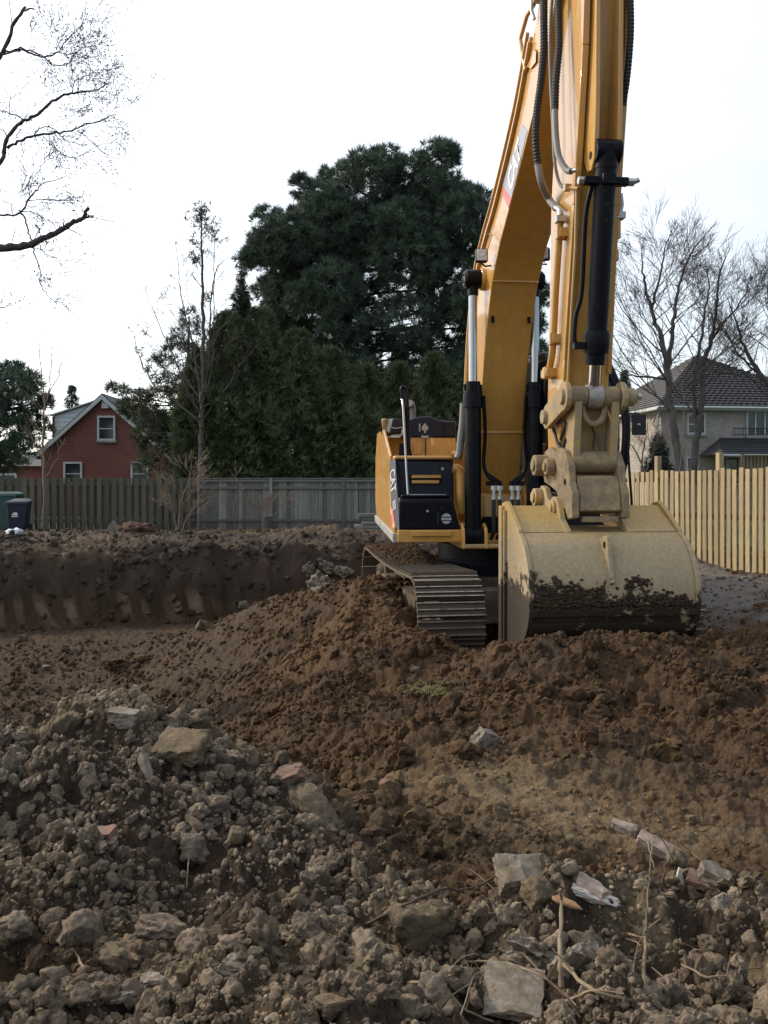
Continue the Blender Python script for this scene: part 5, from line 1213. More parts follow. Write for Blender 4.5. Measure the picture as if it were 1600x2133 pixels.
def twigs_along(tb, pts, r0, r_, n, ln, lvl=1, up=.1, tail=True, minr=.0035):
    L_ = len(pts) - 1
    for k in range(n):
        t = r_.uniform(.25, 1.0) * L_; i = min(L_ - 1, int(t)); q = pts[i].lerp(pts[i + 1], t - i)
        ax_ = (pts[i + 1] - pts[i]).normalized(); side = Matrix.Rotation(r_.uniform(0, 6.283), 3, ax_) @ ax_.orthogonal().normalized()
        grow(tb, q, (ax_ * .8 + side * r_.uniform(.5, 1.1) + Vector((0, 0, up))).normalized(), ln * r_.uniform(.4, 1.1), max(minr, r0 * .3), lvl, r_, .7, .16, .6, .02, (2, 3), minr)

# old bare tree whose limbs reach in from the left
r_ = random.Random(21)
DT = 13.0
lt = empty('bare_tree', (pxd(-420, 1000, 13.4).x, 13.4, gz(pxd(-420, 1000, 13.4).x, 13.4)), 0, 'old bare tree with broken limbs reaching in at the upper left', 'tree')
lo = lt.location
tb = TB(); tr_ = TB()
def lp_(u, v, d=DT): return pxd(u, v, d) - lo
tp = spline([Vector((0, 0, -.3)), Vector((0, 0, 1.5)), lp_(-400, 700, 13.4), lp_(-330, 450, 13.4), lp_(-250, 150, 13.3), lp_(-180, -200, 13.3)], 5)
tr_.tube(tp, [.42 - .26 * i / (len(tp) - 1) for i in range(len(tp))], 12)
limbs = [
 ([(-280, 420, 13.3), (-160, 330), (-60, 190), (0, 116), (35, 45), (52, 12)], .085, .038, 3, .5),
 ([(50, 22), (58, 18), (71, 15)], .03, .02, 0, .1),
 ([(-2, 112), (22, 105), (45, 102), (72, 115), (95, 118), (118, 108), (135, 86), (158, 65), (170, 55)], .035, .010, 16, .55),
 ([(0, 114), (35, 106), (60, 106), (90, 118), (105, 132), (125, 135), (150, 130)], .03, .010, 14, .5),
 ([(95, 118), (118, 110), (140, 114), (165, 112), (190, 120)], .018, .008, 18, .5),
 ([(-330, 470, 13.3), (-180, 470), (-60, 420), (0, 335), (14, 295), (45, 257), (80, 240), (110, 213), (150, 195), (175, 189), (200, 190), (228, 172)], .08, .014, 24, .6),
 ([(150, 195), (156, 172), (178, 158), (195, 150)], .018, .008, 14, .5),
 ([(45, 257), (43, 245), (20, 237), (0, 230), (-30, 220)], .022, .012, 8, .4),
 ([(12, 288), (8, 272), (-10, 268)], .018, .012, 3, .4),
 ([(14, 308), (40, 292), (70, 283), (105, 277), (130, 274), (160, 270), (180, 257), (215, 250), (240, 238)], .042, .010, 24, .6),
 ([(70, 283), (85, 268), (110, 268), (130, 288), (145, 295), (175, 305)], .018, .006, 14, .5),
 ([(90, 284), (105, 300), (125, 318), (145, 328), (165, 335)], .014, .006, 10, .4),
 ([(160, 272), (185, 290), (205, 308), (222, 322)], .012, .006, 8, .4),
 ([(-340, 560, 13.3), (-200, 530), (-60, 517), (0, 517), (50, 512), (85, 500), (120, 482), (150, 465), (170, 455), (188, 432)], .15, .045, 10, .35),
 ([(160, 458), (178, 452), (196, 450)], .045, .018, 0, .2),
 ([(83, 485), (78, 473), (70, 467)], .03, .014, 1, .2), ([(133, 472), (133, 455)], .02, .012, 0, .1),
 ([(-160, 470), (-60, 448), (0, 449), (40, 445), (58, 420), (75, 397), (88, 382), (112, 376), (138, 366)], .04, .008, 24, .55),
 ([(36, 446), (52, 450), (58, 475), (66, 500), (70, 520), (80, 548), (84, 570), (82, 588), (95, 608), (108, 625), (130, 632)], .028, .006, 14, .4),
 ([(82, 508), (90, 524), (105, 534), (125, 542)], .016, .006, 8, .3),
 ([(62, 408), (62, 390), (60, 375), (72, 358)], .014, .006, 6, .3), ([(60, 418), (90, 415), (130, 418), (155, 417)], .014, .005, 8, .4),
 ([(40, 440), (70, 443), (95, 458), (118, 470)], .014, .005, 8, .35),
 ([(-120, 700), (-60, 660), (-20, 645), (10, 640), (25, 630)], .03, .006, 10, .35),
 ([(20, 245), (18, 225), (22, 200)], .012, .006, 8, .3), ([(25, 445), (20, 425), (5, 418)], .012, .006, 6, .35),
]
for pl, ra, rb, nt_, ln in limbs:
    ra, rb = ra * .52, max(.004, rb * .52)
    P = spline([lp_(*q) + Vector((0, r_.uniform(-.03, .03), 0)) for q in pl], 5); k = len(P) - 1
    jit = [p + Vector((r_.gauss(0, .006), r_.gauss(0, .01), r_.gauss(0, .006))) for p in P]; jit[0] = P[0]
    tb.tube(jit, [(ra + (rb - ra) * i / k) * (1 + .12 * math.sin(i * 2.3)) for i in range(k + 1)], 8 if ra > .05 else 5)
    twigs_along(tb, jit, rb * 1.2, r_, int(nt_ * .62 + .5), ln, 2 if nt_ > 12 else 1, .05, True, .0028)
tr_.build('trunk', M['bark_dark'], lt); tb.build('branches', M['bark_dark'], lt)
bud = MB()
for t in tb.tips:
    if r_.random() < .75:
        for k in range(r_.randint(1, 4)):
            c = t + Vector((r_.gauss(0, .05), r_.gauss(0, .05), r_.gauss(0, .05))); a = Vector((r_.gauss(0, 1), r_.gauss(0, 1), r_.gauss(0, 1))).normalized() * .017; b = a.orthogonal().normalized() * .009
            bud.add([c - a, c + b, c + a, c - b], [(0, 1, 2, 3)])
bo = bud.build('buds', M['bark_dark'], lt); bo['kind'] = 'stuff'

# bare trees in front of the buff house
def bare_tree(label, u, vbase, d, stems, seed, lvl=5, name='bare_tree', mt='bark', group=None, minr=.0045):
    r_ = random.Random(seed); b = pxd(u, vbase, d); b.z = .02
    root = empty(name, b, 0, label, 'tree', group); tk = TB(); br = TB()
    for path, ra, rb, n, ln, lv in stems:
        P = spline([pxd(*q) - b if len(q) == 3 else pxd(q[0], q[1], d) - b for q in path], 5); k = len(P) - 1
        P = [p + Vector((r_.gauss(0, .015), r_.gauss(0, .05), r_.gauss(0, .015))) for p in P]
        tk.tube(P, [ra + (rb - ra) * i / k for i in range(k + 1)], 9 if ra > .06 else 6)
        for q in range(n):
            t = (q + r_.random()) / n * .78 + .22; i = min(k - 1, int(t * k)); p = P[i].lerp(P[i + 1], t * k - i); ax_ = (P[i + 1] - P[i]).normalized()
            side = Vector((r_.choice((-1, 1)) * r_.uniform(.35, 1), r_.uniform(-.8, .8), 0)).normalized()
            grow(br, p, (ax_ * .7 + side * .9 + Vector((0, 0, .25))).normalized(), ln * (1.12 - .80 * t) * r_.uniform(.7, 1.15), max(minr, (ra + (rb - ra) * t) * .32), lv, r_, .55, .08, .68, .03, (2, 4), minr)
        grow(br, P[-1], (P[-1] - P[-2]).normalized(), ln * .26, rb, lv - 1, r_, .5, .08, .7, .02, (3, 4), minr)
    tk.build('trunk', M[mt], root); br.build('branches', M[mt], root); return root
bare_tree('bare tree with a leaning forked trunk nearest the bucket, before the buff house', 1418, 985, 30, [
    ([(1418, 990), (1412, 930), (1400, 870), (1393, 800), (1386, 750), (1372, 690), (1358, 650), (1345, 600), (1338, 560)], .145, .03, 19, 2.6, 3),
    ([(1392, 765), (1398, 720), (1402, 670), (1410, 620), (1425, 560), (1445, 520)], .085, .025, 11, 2.1, 3),
    ([(1358, 650), (1365, 610), (1378, 560), (1385, 510)], .06, .02, 7, 1.9, 3),
    ([(1386, 790), (1350, 785), (1310, 780), (1270, 765)], .05, .012, 8, 1.5, 2),
    ([(1395, 820), (1420, 790), (1440, 760)], .04, .012, 4, 1.3, 2)], 5)
bare_tree('bare tree with a two-stemmed upright trunk in front of the buff house', 1445, 985, 31, [
    ([(1443, 990), (1450, 930), (1458, 870), (1463, 800), (1468, 750), (1485, 700), (1492, 640), (1500, 570)], .14, .03, 12, 2.2, 3),
    ([(1452, 900), (1446, 830), (1448, 780), (1462, 700), (1470, 640), (1478, 590)], .075, .025, 9, 1.9, 3),
    ([(1485, 705), (1510, 670), (1535, 640), (1560, 600)], .05, .018, 7, 1.7, 3)], 8)
bare_tree('bare tree with long arching limbs at the right edge beside the buff house', 1680, 985, 31, [
    ([(1690, 995), (1668, 900), (1620, 830), (1575, 765), (1550, 720), (1530, 670)], .14, .03, 12, 2.2, 3),
    ([(1640, 850), (1600, 800), (1540, 740), (1510, 690)], .06, .018, 8, 1.8, 3),
    ([(1620, 830), (1610, 740), (1605, 660), (1600, 590)], .08, .025, 10, 2.0, 3),
    ([(1575, 765), (1540, 780), (1500, 775), (1480, 762)], .045, .012, 6, 1.3, 2)], 13)
sap = bare_tree('thin reddish saplings between the two bare trees', 1428, 985, 29, [([(1428, 990), (1426, 930), (1424, 860), (1423, 790)], .022, .008, 8, .7, 1), ([(1415, 990), (1420, 930), (1432, 870)], .02, .008, 6, .7, 1)], 17, name='sapling', mt='twig', minr=.004)
bare_tree('tangled bare bush against the pale side wall of the buff house', 1340, 985, 34, [([(1335, 990), (1338, 950), (1345, 910), (1350, 880)], .04, .012, 9, 1.2, 2), ([(1345, 990), (1325, 940), (1305, 915), (1300, 890)], .035, .012, 8, 1.1, 2), ([(1340, 990), (1360, 950), (1370, 910)], .03, .01, 8, 1.0, 2)], 19, name='bare_bush', mt='twig', minr=.005)

# foliage builders ---------------------------------------------------------------
def leaf_mesh(name, V, F, mt, parent):
    me = np_mesh(name, V, F, None, mt, smooth=False); o = bpy.data.objects.new(name, me); COL.objects.link(o); o.parent = parent; return o

def tufts(centers, dirs, n, ln, wd, rs, droop=.0, spreadv=1.0):
    """needle tufts: n thin blades fanning from each centre, biased along dirs"""
    N = len(centers); c = np.repeat(np.asarray(centers), n, 0); dd = np.repeat(np.asarray(dirs), n, 0)
    v = rs.normal(size=(N * n, 3)); v /= np.linalg.norm(v, axis=1, keepdims=True); v = v * spreadv + dd * .8; v[:, 2] -= droop
    v /= np.linalg.norm(v, axis=1, keepdims=True)
    l = ln * rs.uniform(.6, 1.15, (N * n, 1)); s = rs.normal(size=(N * n, 3)); s -= v * (s * v).sum(1, keepdims=True); s /= np.linalg.norm(s, axis=1, keepdims=True)
    b = c + v * l * .1 + rs.normal(size=c.shape) * ln * .12
    A = b - s * wd / 2; B = b + s * wd / 2; C = b + v * l
    V = np.stack([A, B, C], 1).reshape(-1, 3); F = np.arange(len(V)).reshape(-1, 3); return V, F

def lobed_pine(label, base, d, lobes, trunk_path, trunk_r, per=60, ln=.34, wd=.035, n=30, seed=1, yspread=.9, mt='needle', name='pine_tree', cat='tree', limb_r=.05):
    rs = np.random.RandomState(seed); r_ = random.Random(seed); b = Vector(base)
    root = empty(name, b, 0, label, cat); sc = d / FPX
    tk = TB(); P = spline([pxd(u, v, d) - b for u, v in trunk_path], 5); k = len(P) - 1
    tk.tube(P, [trunk_r * (1 - .75 * i / k) for i in range(k + 1)], 10)
    cs, ds = [], []
    for (u, v, rp) in lobes:
        rp = rp * 1.06
        r0 = rp * sc; c = pxd(u, v, d) - b; c.y += r_.uniform(-1, 1) * yspread * 2.4
        # limb from the trunk
        bi = min(range(k + 1), key=lambda i: abs(P[i].z - (c.z - r0 * .8)) + .0); 
        lw = [P[bi], P[bi].lerp(c, .5) + Vector((0, 0, -.15 * r0)), c]; tk.tube(spline(lw, 3), [limb_r * 1.3, limb_r * 1.2, limb_r, limb_r, limb_r * .8, limb_r * .6, limb_r * .4][:len(spline(lw, 3))], 5)
        m_ = int(per * (rp / 60.0) ** 2) + 10
        v3 = rs.normal(size=(m_, 3)); v3 /= np.linalg.norm(v3, axis=1, keepdims=True)
        rad = r0 * rs.uniform(.35, 1.0, (m_, 1)) ** .6
        q = v3 * rad * np.array([1.0, 1.15, .8]); dd = v3.copy(); dd[:, 2] += .75; dd /= np.linalg.norm(dd, axis=1, keepdims=True)
        cs.append(q + np.array(c)); ds.append(dd)
    cs, ds = np.concatenate(cs), np.concatenate(ds)
    V, F = tufts(cs, ds, n, ln, wd, rs, spreadv=.9)
    tk.build('trunk', M['bark_dark'], root); cr = leaf_mesh('crown', V, F, M[mt], root); return root

lob = [(905,352,42),(925,352,24),(850,376,52),(800,372,42),(770,392,52),(715,380,44),(685,408,46),(655,445,44),(612,452,42),(640,410,28),(572,492,38),(560,470,26),(562,524,36),(620,520,62),(700,480,74),(780,450,80),(870,440,84),(940,400,58),(985,392,34),(960,480,76),(1020,500,70),(1060,560,64),(1100,610,54),(1118,660,34),
       (555,590,42),(530,556,24),(605,610,60),(680,590,70),(760,560,74),(850,560,84),(940,580,84),(1000,640,74),(600,680,46),(665,690,52),(745,660,52),(850,680,74),(940,690,76),(1020,720,66),(700,765,36),(790,790,46),(880,790,70),(960,790,76),(1030,800,60),(740,720,30),(640,640,40),(720,620,44),(900,510,70),(830,500,60),(1090,760,40),(1080,700,40),(860,880,70),(950,880,70),(1040,880,55),(660,770,50),(640,720,46),(720,690,50),(770,840,60),(690,830,50),(810,730,50),(740,780,50),(990,860,60),(590,650,40),(590,540,46),(640,560,58),(612,500,42),(565,560,40),(700,620,60),(680,440,46),(740,470,60),(820,440,60),(905,420,60),(720,530,60)]
lobed_pine('huge dark green pine rising above the grey fence behind the excavator', (pxd(775, 1015, 38).x, 38, 0), 38, lob, [(775, 1030), (772, 900), (735, 760), (725, 640), (760, 520), (800, 420), (820, 380)], .34, per=175, n=40, ln=.32, wd=.030, seed=4)
lob2 = [(18,765,22),(0,790,40),(40,800,34),(72,800,26),(80,820,16),(0,850,50),(45,850,40),(85,840,20),(20,905,50),(65,890,34),(-40,860,60),(-60,800,50),(0,950,40),(50,935,30),(92,835,14),(-30,940,50)]
lobed_pine('dark pine at the left edge beside the red brick house', (pxd(-10, 1015, 42).x, 42, 0), 42, lob2, [(-10, 1030), (-8, 900), (5, 800), (15, 770)], .2, per=90, n=26, ln=.38, wd=.045, seed=6, yspread=.5)

def spruce(label, u, vtop, d, half_px, seed, droop=.5, dens=1.0, vbase=1015, mt='needle2', name='spruce_tree', tiers=16, gap=0.0, ln=.26):
    rs = np.random.RandomState(seed); r_ = random.Random(seed); sc = d / FPX
    b = Vector((pxd(u, 0, d).x, d, 0)); top = pxd(u, vtop, d).z; bot = max(.6, pxd(u, vbase, d).z); root = empty(name, b, 0, label, 'tree')
    tk = TB(); tk.tube([Vector((0, 0, 0)), Vector((0, 0, top * .5)), Vector((0, 0, top))], [.02 * top, .012 * top, .02], 8)
    cs, ds = [], []
    for t in range(tiers):
        f = (t + .4) / tiers; z = top - (top - bot) * f; rad = half_px * sc * f ** .85
        for k in range(int(5 + 4 * f)):
            if r_.random() < gap: continue
            a = r_.uniform(0, 6.283); rr = rad * r_.uniform(.65, 1.1); dv = Vector((math.cos(a), math.sin(a), 0))
            pts = [Vector((0, 0, z)) + dv * rr * q + Vector((0, 0, -droop * rr * q * q + .05 * rr * q)) for q in (0, .33, .66, 1)]
            tk.tube(pts, [.022, .016, .010, .005], 3)
            m_ = int(max(4, 12 * rr * dens))
            for q in range(m_):
                w_ = r_.uniform(.15, 1); i = min(2, int(w_ * 3)); p = pts[i].lerp(pts[i + 1], w_ * 3 - i)
                cs.append(p + Vector((r_.gauss(0, .08), r_.gauss(0, .08), r_.gauss(-.10, .08)))); ds.append(dv * .6 + Vector((0, 0, -.4)))
    V, F = tufts(cs, ds, 16, ln, .035, rs, .2)
    tk.build('trunk', M['bark_dark'], root); leaf_mesh('crown', V, F, M[mt], root); return root
spruce('drooping dark spruce between the bare-stemmed conifer and the huge pine', 503, 545, 40, 52, 31, droop=.8, gap=.12, vbase=760, dens=2.2)
spruce('narrow drooping spruce close against the left side of the huge pine', 577, 600, 41, 44, 33, droop=.8, gap=.1, vbase=770, dens=2.2)
spruce('small blue-green spruce peeking above the roof of the red house', 150, 800, 60, 34, 35, droop=.25, vbase=880, dens=.6, tiers=9)
spruce('small dark conifer top showing left of the buff house roof', 1300, 770, 62, 30, 36, droop=.2, gap=.1, vbase=850)
spruce('little green conifer beside the pale side wall of the buff house', 1372, 905, 36, 40, 37, droop=.2, ln=.2, vbase=985)

def cedar(label, u, vtop, d, half_px, seed, n=3800, group=None):
    rs = np.random.RandomState(seed); sc = d / FPX; x = pxd(u, 0, d).x; top = pxd(u, vtop, d).z; b = Vector((x, d, 0)); root = empty('cedar_tree', b, 0, label, 'tree', group)
    rad = half_px * sc
    h = rs.uniform(0, 1, n) ** .85
    prof = np.where(h < .55, 1 - .12 * (.55 - h), np.clip((1 - h) / .45, 0, 1) ** .5)
    a = rs.uniform(0, 2 * np.pi, n); lobe = 1 + .42 * np.sin(3 * a + 9 * h + seed) * np.sin(7 * h + 2 * a + seed) + .25 * np.sin(7 * a + 17 * h + 2 * seed)
    rr = 1.22 * rad * prof * lobe * rs.uniform(.25, 1.05, n) ** .45
    c = np.stack([np.cos(a) * rr, np.sin(a) * rr, h * top * (1 + .10 * np.sin(5 * a + seed))], 1)
    dirs = np.stack([np.cos(a), np.sin(a), np.full(n, .9)], 1); dirs /= np.linalg.norm(dirs, axis=1, keepdims=True)
    V, F = tufts(c, dirs, 14, .27, .045, rs, .0, .6)
    tk = TB(); tk.tube([Vector((0, 0, 0)), Vector((.05, 0, top * .5)), Vector((0, 0, top * .95))], [.13, .09, .02], 8); tk.build('trunk', M['bark_dark'], root)
    leaf_mesh('crown', V, F, M['cedar'], root); return root
for k, (u, vt_, hp_, d, lb) in enumerate([(415, 770, 42, 34.5, 'leftmost cedar of the row, behind the bare multi-stemmed tree'), (475, 700, 52, 34.2, 'second cedar from the left in the row behind the grey fence'), (545, 690, 55, 34.6, 'cedar in front of the narrow drooping spruce'), (620, 735, 55, 34.1, 'cedar below the left limbs of the huge pine'), (690, 770, 52, 34.4, 'cedar just left of the huge pine trunk'), (760, 800, 52, 34.0, 'cedar standing before the huge pine trunk'), (830, 800, 55, 34.5, 'cedar directly behind the excavator handrail'), (905, 780, 55, 34.2, 'cedar behind the excavator engine hood'), (985, 790, 55, 34.6, 'cedar behind the left boom cylinder'), (1060, 810, 52, 34.2, 'rightmost cedar of the row, seen behind the boom')]):
    cedar('dark green ' + lb, u, vt_ - 8, d, hp_, 50 + k, group='cedars in a row behind the grey fence')
# loose juniper-like foliage left of the cedar row, partly hiding the brick house
lob3 = [(390, 700, 34), (380, 740, 40), (345, 770, 30), (400, 790, 40), (300, 850, 30), (340, 830, 34), (385, 850, 40), (330, 880, 34), (370, 910, 44), (320, 930, 30), (350, 960, 36), (400, 930, 40), (290, 825, 18), (255, 815, 14), (225, 806, 9), (410, 970, 40), (310, 970, 24), (275, 850, 16), (395, 660, 20), (265, 838, 15), (285, 866, 20), (312, 885, 28), (296, 908, 18), (335, 800, 26), (350, 890, 30)]
lobed_pine('loose grey-green juniper half hiding the right gable of the red house', (pxd(385, 1015, 36).x, 36, 0), 36, lob3, [(385, 1030), (388, 900), (392, 760), (394, 660)], .12, per=85, n=20, ln=.34, wd=.030, seed=9, yspread=.4, mt='juniper', name='juniper_tree', limb_r=.03)
# tall mostly bare conifer with a leafy tip
mb_ = bare_tree('tall nearly bare multi-stemmed tree with one dark leafy tip, left of the cedars', 421, 1010, 33, [
    ([(421, 1020), (420, 930), (421, 850), (423, 780), (423, 700), (422, 600), (420, 520), (418, 455)], .13, .02, 30, 1.1, 1),
    ([(421, 850), (412, 780), (402, 720), (385, 650), (374, 590), (368, 520)], .05, .012, 14, 1.1, 2),
    ([(421, 850), (432, 780), (437, 700), (440, 620), (452, 560), (470, 540)], .05, .012, 14, 1.1, 2),
    ([(421, 840), (440, 780), (445, 690), (446, 560), (448, 470)], .035, .008, 10, .8, 2),
    ([(418, 865), (395, 820), (360, 740), (330, 670), (310, 620)], .04, .01, 10, 1.1, 2),
    ([(418, 880), (370, 840), (320, 800), (290, 740), (275, 690)], .04, .01, 10, 1.0, 2),
    ([(422, 850), (465, 820), (500, 760), (530, 730)], .035, .01, 8, 1.0, 2)], 41, minr=.005)
rs_ = np.random.RandomState(77); cs = []
for (u, v, rp, n_) in ((420, 440, 14, 26), (410, 455, 14, 18), (432, 458, 16, 22), (445, 485, 14, 16), (455, 500, 12, 10), (405, 500, 10, 12), (418, 475, 14, 14), (407, 535, 8, 12), (404, 543, 6, 8), (412, 520, 10, 8), (300, 692, 5, 6), (292, 733, 5, 6), (430, 620, 8, 8)):
    for k in range(n_): cs.append(pxd(u + rs_.normal() * rp * .85, v + rs_.normal() * rp * .8, 33) - mb_.location + Vector((0, rs_.normal() * .2, 0)))
V, F = tufts(cs, np.tile([0, 0, .3], (len(cs), 1)), 9, .20, .030, rs_, 0, 1.0); leaf_mesh('crown', V, F, M['needle2'], mb_)
# thin saplings and brush before the fences
bare_tree('tall thin bare sapling before the mossy fence, left of the red house windows', 92, 1100, 30.5, [([(92, 1105), (92, 1000), (90, 900), (92, 830), (85, 760), (83, 700)], .05, .006, 26, 1.0, 1), ([(92, 850), (105, 800), (108, 740), (107, 715)], .02, .006, 8, .5, 1), ([(91, 840), (118, 790), (132, 750), (134, 735)], .02, .006, 8, .5, 1), ([(92, 960), (70, 920), (55, 880)], .02, .006, 8, .7, 1), ([(92, 1000), (115, 960), (130, 920)], .02, .006, 8, .6, 1)], 61, name='sapling', mt='twig', minr=.004)
bare_tree('tangled leafless bush at the joint of the mossy and grey fences', 375, 1100, 30.3, [([(372, 1105), (375, 1050), (395, 1000), (400, 960)], .03, .008, 14, .9, 2), ([(368, 1105), (360, 1060), (352, 1020)], .02, .006, 10, .7, 2), ([(378, 1105), (395, 1070), (420, 1040)], .02, .006, 10, .7, 2)], 63, name='bare_bush', mt='twig', minr=.006)
bare_tree('thin leafless shrub in front of the grey fence left of the stump', 490, 1105, 30.6, [([(490, 1105), (488, 1060), (492, 1010), (486, 970)], .012, .004, 12, .6, 1)], 65, name='bare_bush', mt='twig', minr=.005)
bare_tree('low leafless shrub around the stump before the grey fence', 560, 1100, 30.6, [([(560, 1100), (575, 1070), (590, 1040)], .02, .006, 10, .6, 2), ([(556, 1100), (545, 1070), (540, 1040)], .015, .005, 9, .6, 2)], 67, name='bare_bush', mt='twig', minr=.005)

# ------------------------------------------------------------------ clods and rubble
def clod_variants(sub, k, amp, seed):
    out = []
    for i in range(k):
        r_ = random.Random(seed + i)
        out.append(rough_mesh('clod', sub, amp * (.62 if i % 3 == 0 else 1), seed + i * 1.7, (1, r_.uniform(.6, 1), r_.uniform(.5, .85)), r_.uniform(1.0, 1.9), 5, None, 0, r_.randint(2, 6) if i % 3 == 0 else 0))
    return out
def me_arrays(me):
    V = np.empty(len(me.vertices) * 3, np.float32); me.vertices.foreach_get('co', V); F = np.empty(len(me.polygons) * 3, np.int32); me.polygons.foreach_get('vertices', F)
    return V.reshape(-1, 3), F.reshape(-1, 3)

def clod_collection(name, variants):
    c = bpy.data.collections.new(name)
    for me in variants:
        me.materials.clear(); me.materials.append(M['clod']); o = bpy.data.objects.new('clod_shape', me); c.objects.link(o)
    return c

def scatter(name, pts, sizes, coll, nvar, sink=.25, seed=0, tj=.25, lighten=1.0, flat=1.0):
    """crumbs of soil lying on the ground: one object, instanced on its points"""
    rs = np.random.RandomState(seed); n = len(pts); sizes = np.asarray(sizes)
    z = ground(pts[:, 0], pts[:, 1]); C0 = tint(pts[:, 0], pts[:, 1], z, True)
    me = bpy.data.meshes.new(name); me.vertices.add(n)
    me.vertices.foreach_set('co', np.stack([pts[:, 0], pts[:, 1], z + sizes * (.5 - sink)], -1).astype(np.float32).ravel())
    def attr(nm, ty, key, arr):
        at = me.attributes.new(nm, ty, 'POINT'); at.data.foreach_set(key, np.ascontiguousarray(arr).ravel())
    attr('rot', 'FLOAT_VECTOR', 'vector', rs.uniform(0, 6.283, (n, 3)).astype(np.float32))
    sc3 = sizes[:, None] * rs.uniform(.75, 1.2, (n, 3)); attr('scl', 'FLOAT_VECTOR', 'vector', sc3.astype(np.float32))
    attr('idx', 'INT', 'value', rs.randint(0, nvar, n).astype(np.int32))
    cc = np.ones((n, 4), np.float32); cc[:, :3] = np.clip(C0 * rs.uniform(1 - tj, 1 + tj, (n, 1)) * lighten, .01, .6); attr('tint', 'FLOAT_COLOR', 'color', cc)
    o = bpy.data.objects.new(name, me); COL.objects.link(o); o['kind'] = 'stuff'
    g = bpy.data.node_groups.new(name + '_nodes', 'GeometryNodeTree')
    g.interface.new_socket('Geometry', in_out='INPUT', socket_type='NodeSocketGeometry'); g.interface.new_socket('Geometry', in_out='OUTPUT', socket_type='NodeSocketGeometry')
    N = g.nodes.new; Lk = g.links.new
    gi, go = N('NodeGroupInput'), N('NodeGroupOutput'); ip = N('GeometryNodeInstanceOnPoints'); ci = N('GeometryNodeCollectionInfo')
    ci.inputs['Collection'].default_value = coll; ci.inputs['Separate Children'].default_value = True; ci.inputs['Reset Children'].default_value = True
    ip.inputs['Pick Instance'].default_value = True
    def na(nm, ty):
        q = N('GeometryNodeInputNamedAttribute'); q.data_type = ty; q.inputs['Name'].default_value = nm; return q.outputs['Attribute']
    Lk(gi.outputs[0], ip.inputs['Points']); Lk(ci.outputs[0], ip.inputs['Instance']); Lk(na('idx', 'INT'), ip.inputs['Instance Index'])
    er = N('FunctionNodeEulerToRotation'); Lk(na('rot', 'FLOAT_VECTOR'), er.inputs[0]); Lk(er.outputs[0], ip.inputs['Rotation'])
    Lk(na('scl', 'FLOAT_VECTOR'), ip.inputs['Scale']); Lk(ip.outputs[0], go.inputs[0])
    md = o.modifiers.new('scatter', 'NODES'); md.node_group = g
    return o

VAR3 = clod_variants(4, 10, .42, 3)
VAR2 = clod_variants(2, 12, .40, 40)
VAR2B = clod_variants(3, 12, .44, 80)
for me in VAR2 + VAR2B: me.set_sharp_from_angle(angle=R(32))
CC2 = clod_collection('crumb_shapes', VAR2); CC3 = clod_collection('clod_shapes', VAR2B)
def sample(n, seed, fn, y0=1.9, y1=13, half=.5):
    rs = np.random.RandomState(seed); out = []
    while sum(len(a) for a in out) < n:
        d = np.exp(rs.uniform(math.log(y0), math.log(y1), 6000)); x = d * rs.uniform(-half, half, 6000)
        w_ = fn(x, d, masks(x, d)); keep = rs.uniform(0, 1, 6000) < w_; out.append(np.stack([x[keep], d[keep]], 1))
    return np.concatenate(out)[:n]
rsz = np.random.RandomState(5)
clump = lambda x, y: np.clip(.35 + 1.9 * vnoise(x / .6, y / .6, 301) + .6 * vnoise(x / .21, y / .21, 302), .02, 1)
p = sample(8200, 1, lambda x, y, k: (np.clip(k['rub'] + .22 * k['heap'] + .08 * k['pit'], 0, 1)) * (1 - .9 * k['tan']) * clump(x, y), y1=13)
scatter('soil_clods', p, (.009 + .046 * rsz.uniform(0, 1, len(p)) ** 2.6) * np.clip(p[:, 1] / 4.5, .75, 1.6), CC3, 12, seed=2, sink=.36, tj=.38)
p = sample(34000, 3, lambda x, y, k: np.clip(1.2 * k['rub'] + .8 * k['heap'] + .4 * k['pit'] + .3, 0, 1) * (1 - .6 * k['tan']) * clump(x + 5, y), y1=17)
scatter('soil_crumbs', p, (.004 + .018 * rsz.uniform(0, 1, len(p)) ** 2.2) * np.clip(p[:, 1] / 4, .7, 2.4), CC2, 12, seed=4, sink=.40, lighten=1.15)
p = sample(8200, 15, lambda x, y, k: np.clip(k['heap'] + .4 * k['pit'], 0, 1) * (clump(x * .7 + 9, y * .7) > .38), y0=5, y1=17)
scatter('soil_crumbs', p, (.010 + .030 * rsz.uniform(0, 1, len(p)) ** 2) * np.clip(p[:, 1] / 6.5, .8, 2.0), CC3, 12, seed=24, sink=.60, tj=.2, lighten=1.2)
p = sample(1600, 5, lambda x, y, k: np.clip(k['pl'] * (y < 31), 0, 1) * (x < 2.5) * clump(x * .4, y * .4), y0=19, y1=30)
scatter('soil_clods', p, .03 + .11 * rsz.uniform(0, 1, len(p)) ** 2.4, CC3, 12, seed=6, sink=.55)
p = sample(420, 25, lambda x, y, k: ((k['dw'] > -.8) & (k['dw'] < .7) & (x < 0)).astype(float), y0=17, y1=23)
scatter('soil_clods', p, .03 + .08 * rsz.uniform(0, 1, len(p)) ** 2, CC3, 12, seed=26, sink=.5, lighten=.9)
p = sample(220, 7, lambda x, y, k: k['grey'] * 1.0 + 0 * x, y0=8, y1=17)
scatter('soil_crumbs', p, .012 + .05 * rsz.uniform(0, 1, len(p)) ** 3, CC3, 12, seed=8, lighten=.7, sink=.4)
p = sample(900, 27, lambda x, y, k: np.clip(k['tan'] + .15, 0, 1), y0=2, y1=6)
scatter('pale_grit', p, .003 + .008 * rsz.uniform(0, 1, len(p)) ** 3, CC2, 12, seed=28, lighten=1.9, sink=.3)

